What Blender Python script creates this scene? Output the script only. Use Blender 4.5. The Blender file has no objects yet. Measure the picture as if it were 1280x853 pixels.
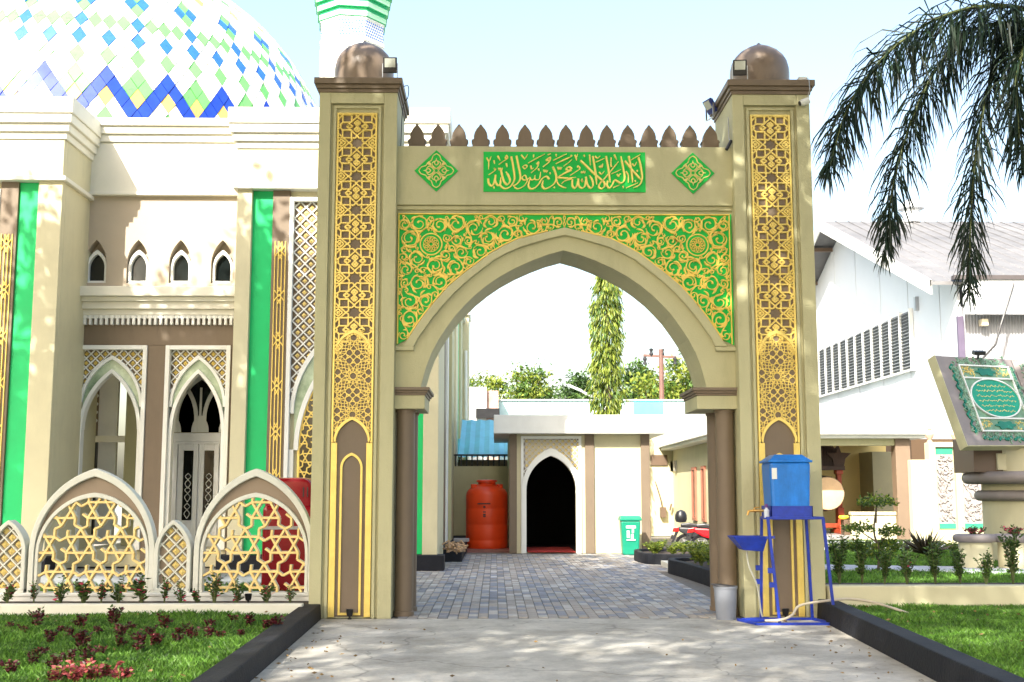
import bpy, bmesh, math, random
import numpy as np
from mathutils import Vector, Matrix, noise as mnoise
R = math.radians
rnd = random.Random(7)
scene = bpy.context.scene
COL = scene.collection

# ------------------------------------------------------------------ camera
F_PX, CAM_H, YAW, PIT = 1465.0, 1.3, R(.83), R(7.33)
cam_d = bpy.data.cameras.new('camera')
cam = bpy.data.objects.new('camera', cam_d)
COL.objects.link(cam)
cam.location = (0, 0, CAM_H)
cam.rotation_euler = (R(90) + PIT, 0, -YAW)
cam_d.sensor_width = 36
cam_d.lens = F_PX / 1280 * 36
cam_d.clip_end = 3000
cam_d.clip_start = .05
scene.camera = cam

# ------------------------------------------------------------------ sky and sun
SUN_AZ, SUN_EL = R(26), R(38)          # behind the camera, to its left
world = bpy.data.worlds.new('World')
scene.world = world
world.use_nodes = True
wn = world.node_tree
wn.nodes.clear()
sky = wn.nodes.new('ShaderNodeTexSky')
sky.sky_type = 'NISHITA'
sky.sun_disc = False
sky.sun_elevation = SUN_EL
sky.sun_rotation = math.pi + SUN_AZ
sky.air_density = 1.28
sky.dust_density = 4.0
sky.ozone_density = .3
bgn = wn.nodes.new('ShaderNodeBackground')
bgn.inputs['Strength'].default_value = .15
won = wn.nodes.new('ShaderNodeOutputWorld')
wn.links.new(sky.outputs[0], bgn.inputs[0])
wn.links.new(bgn.outputs[0], won.inputs[0])
sun_d = bpy.data.lights.new('sun', 'SUN')
sun_d.energy = 4.2
sun_d.angle = R(.55)
sun_d.color = (1, .95, .86)
sun = bpy.data.objects.new('sun', sun_d)
COL.objects.link(sun)
SDIR = Vector((-math.sin(SUN_AZ) * math.cos(SUN_EL), -math.cos(SUN_AZ) * math.cos(SUN_EL), math.sin(SUN_EL)))
sun.rotation_euler = SDIR.to_track_quat('Z', 'Y').to_euler()
scene.view_settings.view_transform = 'Standard'
scene.view_settings.look = 'None'
scene.view_settings.gamma = 1
scene.view_settings.exposure = 1.52
scene.view_settings.use_curve_mapping = False

# ------------------------------------------------------------------ measuring helpers (pixel of the photo + a real depth -> metres)
def ray(px, py):
    a = (px - 640) / F_PX
    b = -(py - 426.5) / F_PX
    f = (math.sin(YAW) * math.cos(PIT), math.cos(YAW) * math.cos(PIT), math.sin(PIT))
    r = (math.cos(YAW), -math.sin(YAW))
    u = (-math.sin(YAW) * math.sin(PIT), -math.cos(YAW) * math.sin(PIT), math.cos(PIT))
    return (f[0] + a * r[0] + b * u[0], f[1] + a * r[1] + b * u[1], f[2] + b * u[2])
def at(px, py, Y):
    d = ray(px, py)
    t = Y / d[1]
    return (t * d[0], CAM_H + t * d[2])
def ax(px, py, Y): return at(px, py, Y)[0]
def az(px, py, Y): return at(px, py, Y)[1]
def gnd(px, py, z=0):
    d = ray(px, py)
    t = (z - CAM_H) / d[2]
    return (t * d[0], t * d[1])

# ------------------------------------------------------------------ materials
MATS = {}
def mat(name, col, rough=.6, var=.10, scale=3.0, bump=0.0, bscale=60.0, metal=0.0, island=0.0, spec=.5, col2=None, trans=0.0, dirt=0.0):
    if name in MATS:
        return MATS[name]
    m = bpy.data.materials.new(name)
    m.use_nodes = True
    nt = m.node_tree
    b = nt.nodes['Principled BSDF']
    b.inputs['Roughness'].default_value = rough
    b.inputs['Metallic'].default_value = metal
    b.inputs['Specular IOR Level'].default_value = spec
    L = nt.links
    tc = nt.nodes.new('ShaderNodeTexCoord')
    n1 = nt.nodes.new('ShaderNodeTexNoise')
    n1.inputs['Scale'].default_value = scale
    n1.inputs['Detail'].default_value = 6
    n1.inputs['Roughness'].default_value = .65
    L.new(tc.outputs['Object'], n1.inputs['Vector'])
    rp = nt.nodes.new('ShaderNodeValToRGB')
    c = Vector(col)
    d = Vector(col2) if col2 else c
    lo = c * (1 - var)
    hi = d * (1 + var)
    rp.color_ramp.elements[0].position = .3
    rp.color_ramp.elements[1].position = .7
    rp.color_ramp.elements[0].color = (*[min(1, v) for v in lo], 1)
    rp.color_ramp.elements[1].color = (*[min(1, v) for v in hi], 1)
    L.new(n1.outputs['Fac'], rp.inputs['Fac'])
    out = rp.outputs['Color']
    if island:
        g = nt.nodes.new('ShaderNodeNewGeometry')
        mp = nt.nodes.new('ShaderNodeMapRange')
        mp.inputs['To Min'].default_value = 1 - island
        mp.inputs['To Max'].default_value = 1 + island
        L.new(g.outputs['Random Per Island'], mp.inputs['Value'])
        mx = nt.nodes.new('ShaderNodeVectorMath')
        mx.operation = 'SCALE'
        L.new(out, mx.inputs[0])
        L.new(mp.outputs[0], mx.inputs['Scale'])
        out = mx.outputs[0]
    if dirt:
        n3 = nt.nodes.new('ShaderNodeTexNoise')
        n3.inputs['Scale'].default_value = .9
        n3.inputs['Detail'].default_value = 9
        n3.inputs['Roughness'].default_value = .75
        mpv = nt.nodes.new('ShaderNodeMapping')
        mpv.inputs['Scale'].default_value = (2.2, 2.2, .55)
        L.new(tc.outputs['Object'], mpv.inputs[0])
        L.new(mpv.outputs[0], n3.inputs['Vector'])
        mr = nt.nodes.new('ShaderNodeMapRange')
        mr.inputs['From Min'].default_value = .50
        mr.inputs['From Max'].default_value = .74
        mr.inputs['To Min'].default_value = 1
        mr.inputs['To Max'].default_value = 1 - dirt
        L.new(n3.outputs['Fac'], mr.inputs['Value'])
        mx = nt.nodes.new('ShaderNodeVectorMath')
        mx.operation = 'SCALE'
        L.new(out, mx.inputs[0])
        L.new(mr.outputs[0], mx.inputs['Scale'])
        out = mx.outputs[0]
    L.new(out, b.inputs['Base Color'])
    rr = nt.nodes.new('ShaderNodeMapRange')
    rr.inputs['To Min'].default_value = max(.02, rough - .1)
    rr.inputs['To Max'].default_value = min(1, rough + .1)
    L.new(n1.outputs['Fac'], rr.inputs['Value'])
    L.new(rr.outputs[0], b.inputs['Roughness'])
    if bump:
        n2 = nt.nodes.new('ShaderNodeTexNoise')
        n2.inputs['Scale'].default_value = bscale
        n2.inputs['Detail'].default_value = 5
        L.new(tc.outputs['Object'], n2.inputs['Vector'])
        bp = nt.nodes.new('ShaderNodeBump')
        bp.inputs['Strength'].default_value = bump
        bp.inputs['Distance'].default_value = .01
        L.new(n2.outputs['Fac'], bp.inputs['Height'])
        L.new(bp.outputs[0], b.inputs['Normal'])
    if trans:
        tr = nt.nodes.new('ShaderNodeBsdfTranslucent')
        L.new(out, tr.inputs['Color'])
        ms = nt.nodes.new('ShaderNodeMixShader')
        ms.inputs[0].default_value = trans
        o = nt.nodes['Material Output']
        L.new(b.outputs[0], ms.inputs[1])
        L.new(tr.outputs[0], ms.inputs[2])
        L.new(ms.outputs[0], o.inputs['Surface'])
    MATS[name] = m
    return m

CREAM = mat('cream_paint', (.465, .442, .262), .66, .06, 1.6, .25, 70, spec=.35, dirt=.20)
CREAM2 = mat('cream_paint_pale', (.56, .52, .34), .65, .06, 1.3, .12, 80, dirt=.10)
BROWN = mat('brown_paint', (.165, .122, .080), .55, .07, 2.2, .12, 90, dirt=.15)
DKBROWN = mat('dark_brown_paint', (.13, .085, .055), .5, .1, 2.5, .1, 80)
GOLD = mat('gold_paint', (.78, .585, .15), .34, .10, 9, .06, 120, metal=.25)
GOLD2 = mat('pale_gold_paint', (.80, .62, .22), .45, .08, 9, .06, 120)
GREENP = mat('green_panel_paint', (.008, .44, .06), .5, .10, 4, .05, 80, spec=.25)
GREENS = mat('green_strip_paint', (.012, .50, .15), .5, .08, 2, .08, 70, spec=.3)
WHITE = mat('white_paint', (.74, .75, .71), .5, .05, 2, .08, 80, dirt=.07)
OFFWHITE = mat('offwhite_render', (.70, .68, .58), .6, .05, 1.5, .1, 70, dirt=.08)
MARBLE = mat('green_marble', (.20, .33, .19), .25, .3, 2.2, col2=(.42, .50, .36))
KERB = mat('black_kerb_paint', (.0105, .0118, .0165), .7, .25, 5, .5, 40, spec=.25, dirt=-.45)
BLACK = mat('black_plastic', (.012, .012, .014), .4, .2, 8)
GLASSD = mat('dark_glass', (.008, .011, .011), .06, .2, 2)
STEEL = mat('galvanised_steel', (.45, .46, .47), .35, .1, 6, metal=.8)
BLUE = mat('blue_enamel', (.007, .032, .34), .42, .25, 14, .2, 60, dirt=.4)
TANKBLUE = mat('blue_plastic', (.006, .15, .52), .38, .12, 9, .1, 30, dirt=-.5)
WOODRED = mat('red_wood', (.36, .055, .02), .4, .3, 7, .2, 40)
SKIN = mat('drum_skin', (.72, .50, .30), .6, .12, 4)

# ------------------------------------------------------------------ mesh builder
class MB:
    def __init__(s):
        s.v, s.f, s.m = [], [], []
        s.cm = 0
    def add(s, vs, fs):
        o = len(s.v)
        s.v += [tuple(p) for p in vs]
        s.f += [tuple(o + i for i in f) for f in fs]
        s.m += [s.cm] * len(fs)
        return s
    def box(s, x0, x1, y0, y1, z0, z1):
        if x1 < x0: x0, x1 = x1, x0
        if y1 < y0: y0, y1 = y1, y0
        if z1 < z0: z0, z1 = z1, z0
        vs = [(x0, y0, z0), (x1, y0, z0), (x1, y1, z0), (x0, y1, z0), (x0, y0, z1), (x1, y0, z1), (x1, y1, z1), (x0, y1, z1)]
        return s.add(vs, [(0, 3, 2, 1), (4, 5, 6, 7), (0, 1, 5, 4), (1, 2, 6, 5), (2, 3, 7, 6), (3, 0, 4, 7)])
    def obox(s, c, u, v, w):
        c, u, v, w = Vector(c), Vector(u), Vector(v), Vector(w)
        vs = [c - u - v - w, c + u - v - w, c + u + v - w, c - u + v - w, c - u - v + w, c + u - v + w, c + u + v + w, c - u + v + w]
        return s.add(vs, [(0, 3, 2, 1), (4, 5, 6, 7), (0, 1, 5, 4), (1, 2, 6, 5), (2, 3, 7, 6), (3, 0, 4, 7)])
    def prism(s, poly, y0, y1):                       # poly in XZ, counter-clockwise seen from the front (-Y)
        n = len(poly)
        vs = [(x, y0, z) for x, z in poly] + [(x, y1, z) for x, z in poly]
        fs = [tuple(range(n)), tuple(range(2 * n - 1, n - 1, -1))]
        fs += [(i, n + i, n + (i + 1) % n, (i + 1) % n) for i in range(n)]
        return s.add(vs, fs)
    def slab(s, poly, z0, z1):                        # poly in XY, counter-clockwise seen from above
        n = len(poly)
        vs = [(x, y, z0) for x, y in poly] + [(x, y, z1) for x, y in poly]
        fs = [tuple(range(n - 1, -1, -1)), tuple(range(n, 2 * n))]
        fs += [(i, (i + 1) % n, n + (i + 1) % n, n + i) for i in range(n)]
        return s.add(vs, fs)
    def ring(s, A, B, y0, y1, caps=True):             # band between two matched XZ paths, front at y0
        n = len(A)
        vs = [(x, y0, z) for x, z in A] + [(x, y0, z) for x, z in B] + [(x, y1, z) for x, z in A] + [(x, y1, z) for x, z in B]
        fs = []
        for i in range(n - 1):
            fs += [(i, i + 1, n + i + 1, n + i), (2 * n + i + 1, 2 * n + i, 3 * n + i, 3 * n + i + 1),
                   (2 * n + i, 2 * n + i + 1, i + 1, i), (n + i, n + i + 1, 3 * n + i + 1, 3 * n + i)]
        if caps:
            fs += [(0, n, 3 * n, 2 * n), (n - 1, 3 * n - 1, 4 * n - 1, 2 * n - 1)]
        return s.add(vs, fs)
    def lathe(s, prof, c=(0, 0, 0), seg=32, a0=0, a1=2 * math.pi, rot=0.0):
        full = abs(a1 - a0 - 2 * math.pi) < 1e-6
        ns = seg if full else seg + 1
        vs = []
        for r, z in prof:
            for k in range(ns):
                a = a0 + (a1 - a0) * k / seg + rot
                vs.append((c[0] + r * math.cos(a), c[1] + r * math.sin(a), c[2] + z))
        fs = []
        for i in range(len(prof) - 1):
            for k in range(seg):
                k2 = (k + 1) % ns
                fs.append((i * ns + k, i * ns + k2, (i + 1) * ns + k2, (i + 1) * ns + k))
        if full:
            if prof[0][0] > 1e-4: fs.append(tuple(range(ns - 1, -1, -1)))
            if prof[-1][0] > 1e-4: fs.append(tuple((len(prof) - 1) * ns + k for k in range(ns)))
        return s.add(vs, fs)
    def tube(s, pts, r, seg=8, caps=True):
        pts = [Vector(p) for p in pts]
        n = len(pts)
        rs = r if isinstance(r, (list, tuple)) else [r] * n
        vs = []
        prev = None
        for i, p in enumerate(pts):
            t = (pts[min(i + 1, n - 1)] - pts[max(i - 1, 0)]).normalized()
            if prev is None:
                a = Vector((0, 0, 1)) if abs(t.z) < .9 else Vector((1, 0, 0))
                u = t.cross(a).normalized()
            else:
                u = (prev - t * prev.dot(t)).normalized()
            prev = u
            w = t.cross(u)
            for k in range(seg):
                q = 2 * math.pi * k / seg
                vs.append(p + (u * math.cos(q) + w * math.sin(q)) * rs[i])
        fs = []
        for i in range(n - 1):
            for k in range(seg):
                k2 = (k + 1) % seg
                fs.append((i * seg + k, i * seg + k2, (i + 1) * seg + k2, (i + 1) * seg + k))
        if caps:
            fs += [tuple(range(seg - 1, -1, -1)), tuple((n - 1) * seg + k for k in range(seg))]
        return s.add(vs, fs)
    def bar(s, p, q, r=.02):                          # square bar
        p, q = Vector(p), Vector(q)
        t = (q - p)
        l = t.length / 2
        t.normalize()
        a = Vector((0, 0, 1)) if abs(t.z) < .9 else Vector((0, 1, 0))
        u = t.cross(a).normalized()
        return s.obox((p + q) / 2, t * l, u * r, t.cross(u) * r)
    def ribbon(s, pts, ws, y0, d, top=.55):           # raised strip in XZ on a front plane y0, standing d proud
        n = len(pts)
        P = [Vector((p[0], p[1])) for p in pts]
        vs = []
        for i in range(n):
            t = P[min(i + 1, n - 1)] - P[max(i - 1, 0)]
            if t.length < 1e-7: t = Vector((1, 0))
            t.normalize()
            nn = Vector((-t.y, t.x))
            w = (ws if not isinstance(ws, (list, tuple)) else ws[i]) / 2
            a, b, c, e = P[i] + nn * w, P[i] + nn * w * top, P[i] - nn * w * top, P[i] - nn * w
            vs += [(a.x, y0, a.y), (b.x, y0 - d, b.y), (c.x, y0 - d, c.y), (e.x, y0, e.y)]
        fs = []
        for i in range(n - 1):
            o, q = 4 * i, 4 * i + 4
            for k in range(3):
                fs.append((o + k, o + k + 1, q + k + 1, q + k))
        fs += [(0, 3, 2, 1), (4 * n - 4, 4 * n - 3, 4 * n - 2, 4 * n - 1)]
        return s.add(vs, fs)
    def xform(s, M, start=0):
        for i in range(start, len(s.v)):
            s.v[i] = tuple(M @ Vector(s.v[i]))
        return s
    def mesh(s, name, mats, smooth=False):
        me = bpy.data.meshes.new(name)
        me.from_pydata(s.v, [], s.f)
        for m in (mats if isinstance(mats, (list, tuple)) else [mats]):
            me.materials.append(m)
        if any(s.m): me.polygons.foreach_set('material_index', s.m)
        if smooth: me.polygons.foreach_set('use_smooth', [True] * len(me.polygons))
        me.validate()
        me.update()
        return me
    def build(s, name, mats, parent=None, smooth=False, bevel=0.0, fix=False, angle=30):
        me = s.mesh(name, mats, smooth)
        if fix:
            bm = bmesh.new()
            bm.from_mesh(me)
            bmesh.ops.recalc_face_normals(bm, faces=bm.faces)
            bm.to_mesh(me)
            bm.free()
        if smooth:
            me.set_sharp_from_angle(angle=R(angle))
        o = bpy.data.objects.new(name, me)
        COL.objects.link(o)
        if parent is not None:
            o.parent = parent
        if bevel:
            md = o.modifiers.new('bevel', 'BEVEL')
            md.width = bevel
            md.segments = 2
            md.limit_method = 'ANGLE'
            md.angle_limit = R(40)
        return o

def thing(name, label, cat, loc=(0, 0, 0), rz=0, group=None):
    o = bpy.data.objects.new(name, None)
    o.empty_display_size = .2
    COL.objects.link(o)
    o.location = loc
    o.rotation_euler = (0, 0, rz)
    return tag(o, label, cat, group)
def tag(o, label=None, cat=None, group=None, kind=None):
    if label: o['label'] = label
    if cat: o['category'] = cat
    if group: o['group'] = group
    if kind: o['kind'] = kind
    return o
def struct(o):
    o['kind'] = 'structure'
    return o
def copy_tree(o, parent=None):
    c = o.copy()
    COL.objects.link(c)
    c.parent = parent
    for ch in list(o.children):
        copy_tree(ch, c)
    return c

def pointed(cx, w, zs, za, n=14):                     # pointed arch path, left springing -> apex -> right springing
    h = za - zs
    if h >= w:
        c = (w * w - h * h) / (2 * w)
        r = w - c
        a1 = math.atan2(h, -c)
        half = [(c + r * math.cos(a1 * i / n), zs + r * math.sin(a1 * i / n)) for i in range(n + 1)]
    else:
        half = []
        for i in range(n + 1):
            t = i / n
            a = t * math.pi / 2
            half.append((w * (math.cos(a) ** .92) * (1 - .0 * t), zs + h * (math.sin(a) * .86 + .14 * t)))
    half[-1] = (0, za)
    return [(cx - x, z) for x, z in half] + [(cx + x, z) for x, z in reversed(half[:-1])]
def full_arch(cx, w, zb, zs, za, n=14):
    return [(cx - w, zb)] + pointed(cx, w, zs, za, n) + [(cx + w, zb)]
def arch_wall(mb, x0, x1, z0, z1, path, y0, y1):      # a wall with an arched opening; path starts and ends at the opening's foot
    xa, zb = path[0]
    xb = path[-1][0]
    if xa - x0 > 1e-4: mb.box(x0, xa, y0, y1, z0, z1)
    if x1 - xb > 1e-4: mb.box(xb, x1, y0, y1, z0, z1)
    if zb - z0 > 1e-4: mb.box(xa, xb, y0, y1, z0, zb)
    P = [p for p in path[1:-1]]
    mb.ring([(x, z1) for x, z in P], P, y0, y1, caps=False)
    return mb
def catmull(pts, k=6):
    P = [Vector(p) for p in pts]
    if len(P) < 3:
        return [P[0].lerp(P[-1], i / k) for i in range(k + 1)]
    out = []
    Q = [P[0] * 2 - P[1]] + P + [P[-1] * 2 - P[-2]]
    for i in range(1, len(Q) - 2):
        a, b, c, d = Q[i - 1], Q[i], Q[i + 1], Q[i + 2]
        for j in range(k):
            t = j / k
            out.append(.5 * ((2 * b) + (c - a) * t + (2 * a - 5 * b + 4 * c - d) * t * t + (3 * b - a - 3 * c + d) * t ** 3))
    out.append(P[-1])
    return out
def inpoly(x, z, poly):
    r = False
    j = len(poly) - 1
    for i in range(len(poly)):
        xi, zi = poly[i]
        xj, zj = poly[j]
        if (zi > z) != (zj > z) and x < (xj - xi) * (z - zi) / (zj - zi) + xi:
            r = not r
        j = i
    return r
_bar_n = [0]
def bars(mb, segs, w, y0, d, inside=None, step=.012):  # straight lattice bars, clipped to a region
    for (a, b) in segs:
        a, b = Vector(a), Vector(b)
        L = (b - a).length
        if L < 1e-5: continue
        if inside is None:
            runs = [(0.0, 1.0)]
        else:
            n = max(2, int(L / step))
            runs = []
            st = None
            for i in range(n):
                p = a.lerp(b, (i + .5) / n)
                if inside(p.x, p.y):
                    if st is None: st = i
                elif st is not None:
                    runs.append((st / n, i / n))
                    st = None
            if st is not None: runs.append((st / n, 1.0))
        for r0, r1 in runs:
            _bar_n[0] += 1
            p, q = a.lerp(b, r0), a.lerp(b, r1)
            if (q - p).length < w * .3: continue
            mb.ribbon([p, q], w, y0, d + .00035 * (_bar_n[0] % 12), .7)
# ================================================================== THE GROUND
CONC = mat('drive_concrete', (.355, .325, .27), .8, .24, 1.1, .5, 45, col2=(.50, .475, .42), dirt=.35)
def add_cracks(m, scale, width, dark):
    nt = m.node_tree; L = nt.links
    b = nt.nodes['Principled BSDF']
    src = b.inputs['Base Color'].links[0].from_socket
    tc = nt.nodes.new('ShaderNodeTexCoord'); nz = nt.nodes.new('ShaderNodeTexNoise'); nz.inputs['Scale'].default_value = 2.3; nz.inputs['Detail'].default_value = 5
    L.new(tc.outputs['Object'], nz.inputs['Vector'])
    mxv = nt.nodes.new('ShaderNodeVectorMath'); mxv.operation = 'MULTIPLY_ADD'
    L.new(nz.outputs['Color'], mxv.inputs[0]); mxv.inputs[1].default_value = (.55, .55, .0); L.new(tc.outputs['Object'], mxv.inputs[2])
    vo = nt.nodes.new('ShaderNodeTexVoronoi'); vo.feature = 'DISTANCE_TO_EDGE'; vo.inputs['Scale'].default_value = scale
    L.new(mxv.outputs[0], vo.inputs['Vector'])
    mr = nt.nodes.new('ShaderNodeMapRange'); mr.inputs['From Max'].default_value = width; mr.inputs['To Min'].default_value = dark; mr.inputs['To Max'].default_value = 1
    L.new(vo.outputs['Distance'], mr.inputs['Value'])
    n2 = nt.nodes.new('ShaderNodeTexNoise'); n2.inputs['Scale'].default_value = 14; n2.inputs['Detail'].default_value = 8; n2.inputs['Roughness'].default_value = .8
    L.new(tc.outputs['Object'], n2.inputs['Vector'])
    m2 = nt.nodes.new('ShaderNodeMapRange'); m2.inputs['From Min'].default_value = .35; m2.inputs['From Max'].default_value = .65; m2.inputs['To Min'].default_value = .86; m2.inputs['To Max'].default_value = 1.1
    L.new(n2.outputs['Fac'], m2.inputs['Value'])
    mu = nt.nodes.new('ShaderNodeMath'); mu.operation = 'MULTIPLY'; L.new(mr.outputs[0], mu.inputs[0]); L.new(m2.outputs[0], mu.inputs[1])
    sc = nt.nodes.new('ShaderNodeVectorMath'); sc.operation = 'SCALE'; L.new(src, sc.inputs[0]); L.new(mu.outputs[0], sc.inputs['Scale'])
    L.new(sc.outputs[0], b.inputs['Base Color'])
add_cracks(CONC, .42, .006, .62)
GROUND = mat('ground_earth', (.30, .28, .24), .9, .2, .6, .5, 20)
SOIL = mat('dark_soil', (.055, .04, .03), .95, .4, 8, .8, 30)
LAWN = mat('lawn_base', (.035, .07, .015), .95, .4, 5, .6, 40)
o = MB().box(-700, 700, -40, 1400, -.6, -.03).build('ground', GROUND); struct(o)

def lerp(a, b, t): return a + (b - a) * t
def LX(y): return lerp(-1.68, -1.78, (y - 8.33) / 4.04)     # left edge of the drive
def RX(y): return lerp(3.04, 3.29, (y - 8.26) / 3.6)        # right edge of the drive
GY = 12.36                                                   # front plane of the gate
m = MB()
m.slab([(LX(-6), -6), (RX(-6), -6), (RX(GY), GY - .02), (LX(GY), GY - .02)], -.03, .004)
drive = struct(m.build('concrete_drive', CONC))

# paved court behind the gate: the nearest pavers as pieces, the rest joined
PAVJ = mat('paving_joint_sand', (.16, .145, .125), .95, .3, 12, .6, 60)
m = MB()
m.box(-2.2, 6.0, GY - .019, 34, -.03, -.006)
court = struct(m.build('courtyard_paving', PAVJ))
PAVM = [mat('paver_blue_grey', (.225, .232, .258), .8, .15, 9, .5, 70, island=.22),
        mat('paver_brown_grey', (.33, .295, .26), .8, .15, 9, .5, 70, island=.22),
        mat('paver_pale', (.42, .40, .37), .8, .15, 9, .5, 70, island=.2)]
PW, PL = .105, .21
pm = []
for k in range(3):
    b = MB().box(-PW / 2 + .004, PW / 2 - .004, -PL / 2 + .004, PL / 2 - .004, -.05, 0)
    pm.append(b.mesh('paver', PAVM[k]))
rest = MB()
cnt = 0
rows = int((25.0 - GY) / PL)
for r in range(rows + 36):
    y = GY + PL / 2 + r * PL
    for c in range(70):
        x = -.96 + (c - 9) * PW
        if y > 25 and x < 3.0: continue
        if y < GY + 1.2 and x < -1.0: continue
        if (y < GY + 1.0) and (x < -1.0 or x > 2.5): continue
        if x > 2.62 + .0 and y < 19.5 and x > 2.62 + (19.5 - y) * .02: continue
        g = ((c + (1 if (r // 2) % 2 else 0)) % 6)
        k = 0 if g < 2 else 1
        q = rnd.random()
        if q < .16: k = 2
        elif q < .34: k = 1 - k
        yy = y + (PL / 2 if c % 2 else 0)
        z = .002 + rnd.random() * .004
        if cnt < 300:
            o = bpy.data.objects.new('paver', pm[k])
            COL.objects.link(o)
            o.parent = court
            o.location = (x, yy, z)
            o.rotation_euler = (rnd.uniform(-.008, .008), rnd.uniform(-.008, .008), rnd.uniform(-.01, .01))
            cnt += 1
        else:
            rest.cm = k
            a, b2 = PW / 2 - .004, PL / 2 - .004
            t1, t2 = rnd.uniform(-.0015, .0015), rnd.uniform(-.0015, .0015)
            rest.add([(x - a, yy - b2, z + t1), (x + a, yy - b2, z + t2), (x + a, yy + b2, z - t1), (x - a, yy + b2, z - t2),
                      (x - a, yy - b2, -.02), (x + a, yy - b2, -.02), (x + a, yy + b2, -.02), (x - a, yy + b2, -.02)],
                     [(0, 1, 2, 3), (0, 4, 5, 1), (1, 5, 6, 2), (2, 6, 7, 3), (3, 7, 4, 0)])
o = rest.build('paver_field', PAVM, court)
o['kind'] = 'stuff'

# black painted kerbs of the drive
def kerb(name, path, w, z0, z1, side, parent=None):
    m = MB()
    P = [Vector(p) for p in path]
    A, B = [], []
    for i, p in enumerate(P):
        t = (P[min(i + 1, len(P) - 1)] - P[max(i - 1, 0)]).normalized()
        nn = Vector((-t.y, t.x)) * side
        A.append(p); B.append(p + nn * w)
    n = len(P)
    zj = [0.006 * (mnoise.noise((i * .7, 3.1, 0))) for i in range(n)]
    vs = [(a.x, a.y, z0) for a in A] + [(a.x + nn2[0], a.y + nn2[1], z1 + zj[i]) for i, (a, nn2) in enumerate(zip(A, [((B[i] - A[i]) * .06) for i in range(n)]))] \
        + [(b.x, b.y, z1 + zj[i]) for i, b in enumerate(B)] + [(b.x, b.y, z0) for b in B]
    fs = []
    for i in range(n - 1):
        for k in range(3):
            fs.append((k * n + i, k * n + i + 1, (k + 1) * n + i + 1, (k + 1) * n + i))
    fs += [(0, n, 2 * n, 3 * n), (n - 1, 4 * n - 1, 3 * n - 1, 2 * n - 1)]
    m.add(vs, fs)
    return m.build(name, KERB, parent, bevel=.012, fix=True)
ys = [-4 + i * .5 for i in range(33)] + [12.34]
struct(kerb('drive_kerb', [(LX(y), y) for y in ys if y <= 12.34], .2, -.02, .155, 1))
struct(kerb('drive_kerb', [(RX(y), y) for y in ys if y <= 11.75] + [(RX(12.3), 12.3)], .2, -.02, .2, -1))

# lawns
ZL, ZR = .09, .13
m = MB()
m.slab([(-14, -4), (LX(-4) - .19, -4), (LX(12.2) - .19, 12.02), (-14, 12.02)], -.02, ZL - .02)
lawn_l = struct(m.build('lawn_left', LAWN))
m = MB()
m.slab([(RX(-4) + .19, -4), (14, -4), (14, 12.3), (RX(12.3) + .19, 12.3)], -.02, ZR - .02)
lawn_r = struct(m.build('lawn_right', LAWN))
# flower bed and cream edging in front of the fence
m = MB(); m.box(-14, -1.93, 12.02, 12.14, -.02, .185)
struct(m.build('flower_bed_edging', OFFWHITE, bevel=.012))
m = MB(); m.box(-14, -1.92, 12.14, 12.9, -.02, .15)
struct(m.build('flower_bed_soil', SOIL))
# forecourt behind the fence
m = MB(); m.box(-20, -1.95, 13.0, 19.0, -.03, .004)
struct(m.build('mosque_forecourt', mat('forecourt_tiles', (.26, .27, .27), .6, .2, 1.5, .2, 30)))
m = MB(); m.box(-20, -2.0, 13.3, 16.2, -.02, .05)
lawn_f = struct(m.build('forecourt_lawn', LAWN))
# raised garden on the right
GZ = .26
m = MB(); m.box(3.46, 16, 12.3, 12.48, -.02, .335)
struct(m.build('garden_retaining_wall', CREAM2, bevel=.015))
m = MB(); m.box(3.46, 16, 12.48, 13.15, -.02, .30)
struct(m.build('garden_soil', SOIL))
m = MB(); m.slab([(3.46, 13.15), (16, 13.15), (16, 26.5), (5.2, 26.5), (3.46, 20)], -.02, GZ - .02)
lawn_g = struct(m.build('garden_lawn', LAWN))
PATH = mat('garden_path_concrete', (.42, .43, .46), .8, .2, 2, .4, 40)
m = MB()
pl = catmull([(3.6, 16.2), (5.5, 15.6), (7.5, 15.1), (10, 14.6), (15, 14.3)], 8)
pr = catmull([(3.6, 17.3), (5.5, 16.7), (7.5, 16.3), (10, 16.0), (15, 15.8)], 8)
for i in range(len(pl) - 1):
    m.slab([tuple(pl[i]), tuple(pl[i + 1]), tuple(pr[i + 1]), tuple(pr[i])], GZ - .05, GZ + .012)
struct(m.build('garden_path', PATH))
m = MB(); m.slab([(5.3, 21.8), (15, 20.8), (15, 24.2), (5.3, 25)], GZ - .05, GZ + .012)
struct(m.build('garden_path', PATH))

# grass blades
GRASS = mat('grass_blade', (.06, .17, .018), .55, .25, 4, island=.5, trans=.35, col2=(.13, .26, .03))
def grass(name, label, n, sampler, zf, hmin, hmax, wd=.006):
    g = np.random.RandomState(5)
    vs, fs = [], []
    i = 0
    while i < n:
        x, y = sampler(g)
        if x is None: continue
        a = g.uniform(0, 6.283)
        h = g.uniform(hmin, hmax) * (.7 + .6 * max(0, mnoise.noise((x * 1.3, y * 1.3, 0)) + .5))
        l = g.uniform(.2, .9) * h
        b = g.uniform(0, 6.283)
        dx, dy = math.cos(a) * wd, math.sin(a) * wd
        ex, ey = math.cos(b) * l, math.sin(b) * l
        o = len(vs)
        z = zf
        vs += [(x - dx, y - dy, z), (x + dx, y + dy, z), (x + dx * .7 + ex * .35, y + dy * .7 + ey * .35, z + h * .6), (x + ex, y + ey, z + h)]
        fs += [(o, o + 1, o + 2), (o, o + 2, o + 3)]
        i += 1
    me = bpy.data.meshes.new(name)
    me.from_pydata(vs, [], fs)
    me.materials.append(GRASS)
    o = bpy.data.objects.new(name, me)
    COL.objects.link(o)
    return tag(o, label, 'grass', kind='stuff')
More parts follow.
